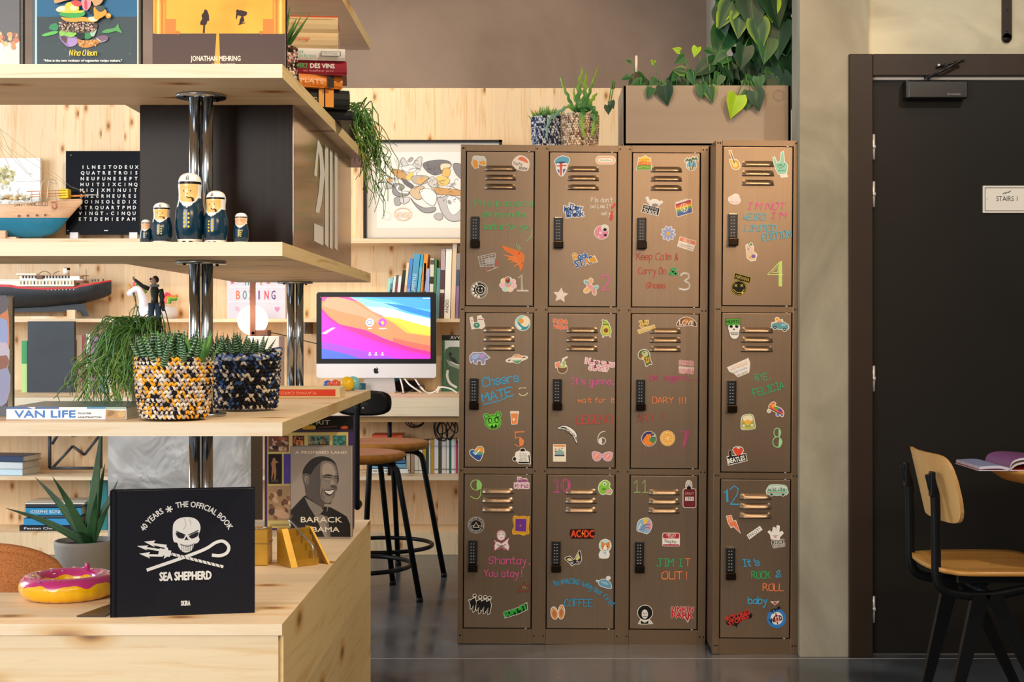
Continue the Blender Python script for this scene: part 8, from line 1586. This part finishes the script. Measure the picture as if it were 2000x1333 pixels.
for i in range(64):
    a = TAU * i / 64; ca, sa = math.cos(a), math.sin(a); so.append((1.322 + .205 * math.copysign(abs(ca) ** .55, ca), 4.115 + .205 * math.copysign(abs(sa) ** .55, sa)))
mb = MB(); tp = []; bt = []
def sz(x, y): return .462 + .012 * ((y - 4.115) / .2) ** 2 - .02 * max(0, (x - 1.44) / .09) ** 2 + .012 * max(0, (1.2 - x) / .08) ** 2
for r_ in (.02, .3, .6, .85, 1): tp.append([Vector((1.322 + (x - 1.322) * r_, 4.115 + (y - 4.115) * r_, sz(1.322 + (x - 1.322) * r_, 4.115 + (y - 4.115) * r_))) for x, y in so])
bt = [[p - Vector((0, 0, .012)) for p in r_] for r_ in reversed(tp)]; mb.grid(tp + bt, OAKS, True, True); mb.build('seat', ch)
MB().ball((1.245, 4.0, .464), .004, mat('#e8d0a0', .4), 8, 5, (1, 1, .3)).build('screw', ch)
FRM = mat('#17191c', .42, .5)
for y in (3.985, 4.255):
    p = spline([(1.108, y, .735), (1.116, y, .70), (1.124, y, .66), (1.126, y, .52), (1.128, y, .455), (1.142, y, .418), (1.18, y, .402), (1.265, y, .396), (1.36, y, .412), (1.49, y, .44)], 6)
    b_ = MB().tube(p, .012, FRM, 12, flat=(.7, 1.15)).box(1.108, 1.122, y - .013, y + .013, .672, .742, FRM, bev=.003).build('side_frame', ch)
    for fx_, s in ((1.152, 'rear'), (1.478, 'front')):
        x0 = 1.25 if s == 'rear' else 1.285; vs = []
        for (x, z, w) in ((x0, .4, .024), (fx_, 0, .011)): vs += [(x - w, y - .011, z), (x + w, y - .011, z), (x + w, y + .011, z), (x - w, y + .011, z)]
        MB().add(vs, [(0, 1, 5, 4), (1, 2, 6, 5), (2, 3, 7, 6), (3, 0, 4, 7), (0, 3, 2, 1), (4, 5, 6, 7)], FRM) if False else None
        m_ = MB(); m_.add(vs, [(0, 1, 5, 4), (1, 2, 6, 5), (2, 3, 7, 6), (3, 0, 4, 7), (0, 3, 2, 1), (4, 5, 6, 7)], FRM); m_.build('leg', ch)
mb = MB().tube([(1.265, 3.985, .405), (1.265, 4.255, .405)], .012, FRM, 10).box(1.19, 1.40, 3.99, 4.01, .43, .45, FRM).box(1.19, 1.40, 4.23, 4.25, .43, .45, FRM)
mb.prism([(1.2, .44), (1.3, .44), (1.265, .40)], 4.02, 4.03, FRM).prism([(1.2, .44), (1.3, .44), (1.265, .40)], 4.21, 4.22, FRM); mb.build('crossbar', ch)
tx_, ty_, tr_ = 1.69, 4.17, .36
t = thing('round_table', 'round oak table with sloping rim beside the school style chair', 'table', (tx_, ty_, 0))
MB().lathe([(.002, .69), (tr_ - .1, .69), (tr_ - .05, .70), (tr_ - .008, .728), (tr_, .735), (tr_ - .004, .739), (.002, .739)], OAKS, 72, (tx_, ty_, 0)).build('tabletop', t)
MB().lathe([(.2, 0), (.2, .008), (.03, .02), (.025, .05), (.025, .69), (.08, .69)], FRM, 32, (tx_, ty_, 0)).build('pedestal', t)
t = thing('open_magazine', 'open colour magazine lying over the edge of the round oak table', 'magazine', (1.45, 4.1, .7395))
y0, y1 = 4.02, 4.24
def prof(pts, th, m, nm):
    p = spline([(x, z, 0) for x, z in pts], 5); mb = MB(); mb.grid([[Vector((q_.x, y, q_.y)) for q_ in p] for y in (y0, y1)], m).grid([[Vector((q_.x, y, q_.y - th)) for q_ in p] for y in (y0, y1)], PAPER)
    mb.grid([[Vector((q_.x, y0, q_.y)) for q_ in p], [Vector((q_.x, y0, q_.y - th)) for q_ in p]], mat('#c9c6d8', .7)).grid([[Vector((p[0].x, y0, p[0].y)), Vector((p[0].x, y0, p[0].y - th))], [Vector((p[0].x, y1, p[0].y)), Vector((p[0].x, y1, p[0].y - th))]], mat('#c9c6d8', .7)); return mb.build(nm, t)
xl = X(1900, 4.08)
prof([(xl, .752), (xl + .03, .754), (xl + .06, .754), (xl + .085, .748)], .008, mat('#8a92b8', .4), 'left_page'); prof([(xl + .085, .748), (xl + .095, .768), (xl + .13, .777), (xl + .2, .772), (xl + .26, .757)], .006, mat('#7a4a78', .35), 'right_page'); prof([(xl + .088, .747), (xl + .11, .762), (xl + .16, .766), (xl + .24, .756)], .005, mat('#d8c0a0', .4), 'inner_page')
prof([(xl - .002, .7425), (xl + .08, .7425), (xl + .26, .7425)], .0028, mat('#d8483a', .4), 'cover')
# label tidy up: nothing else below
bpy.context.view_layer.update()
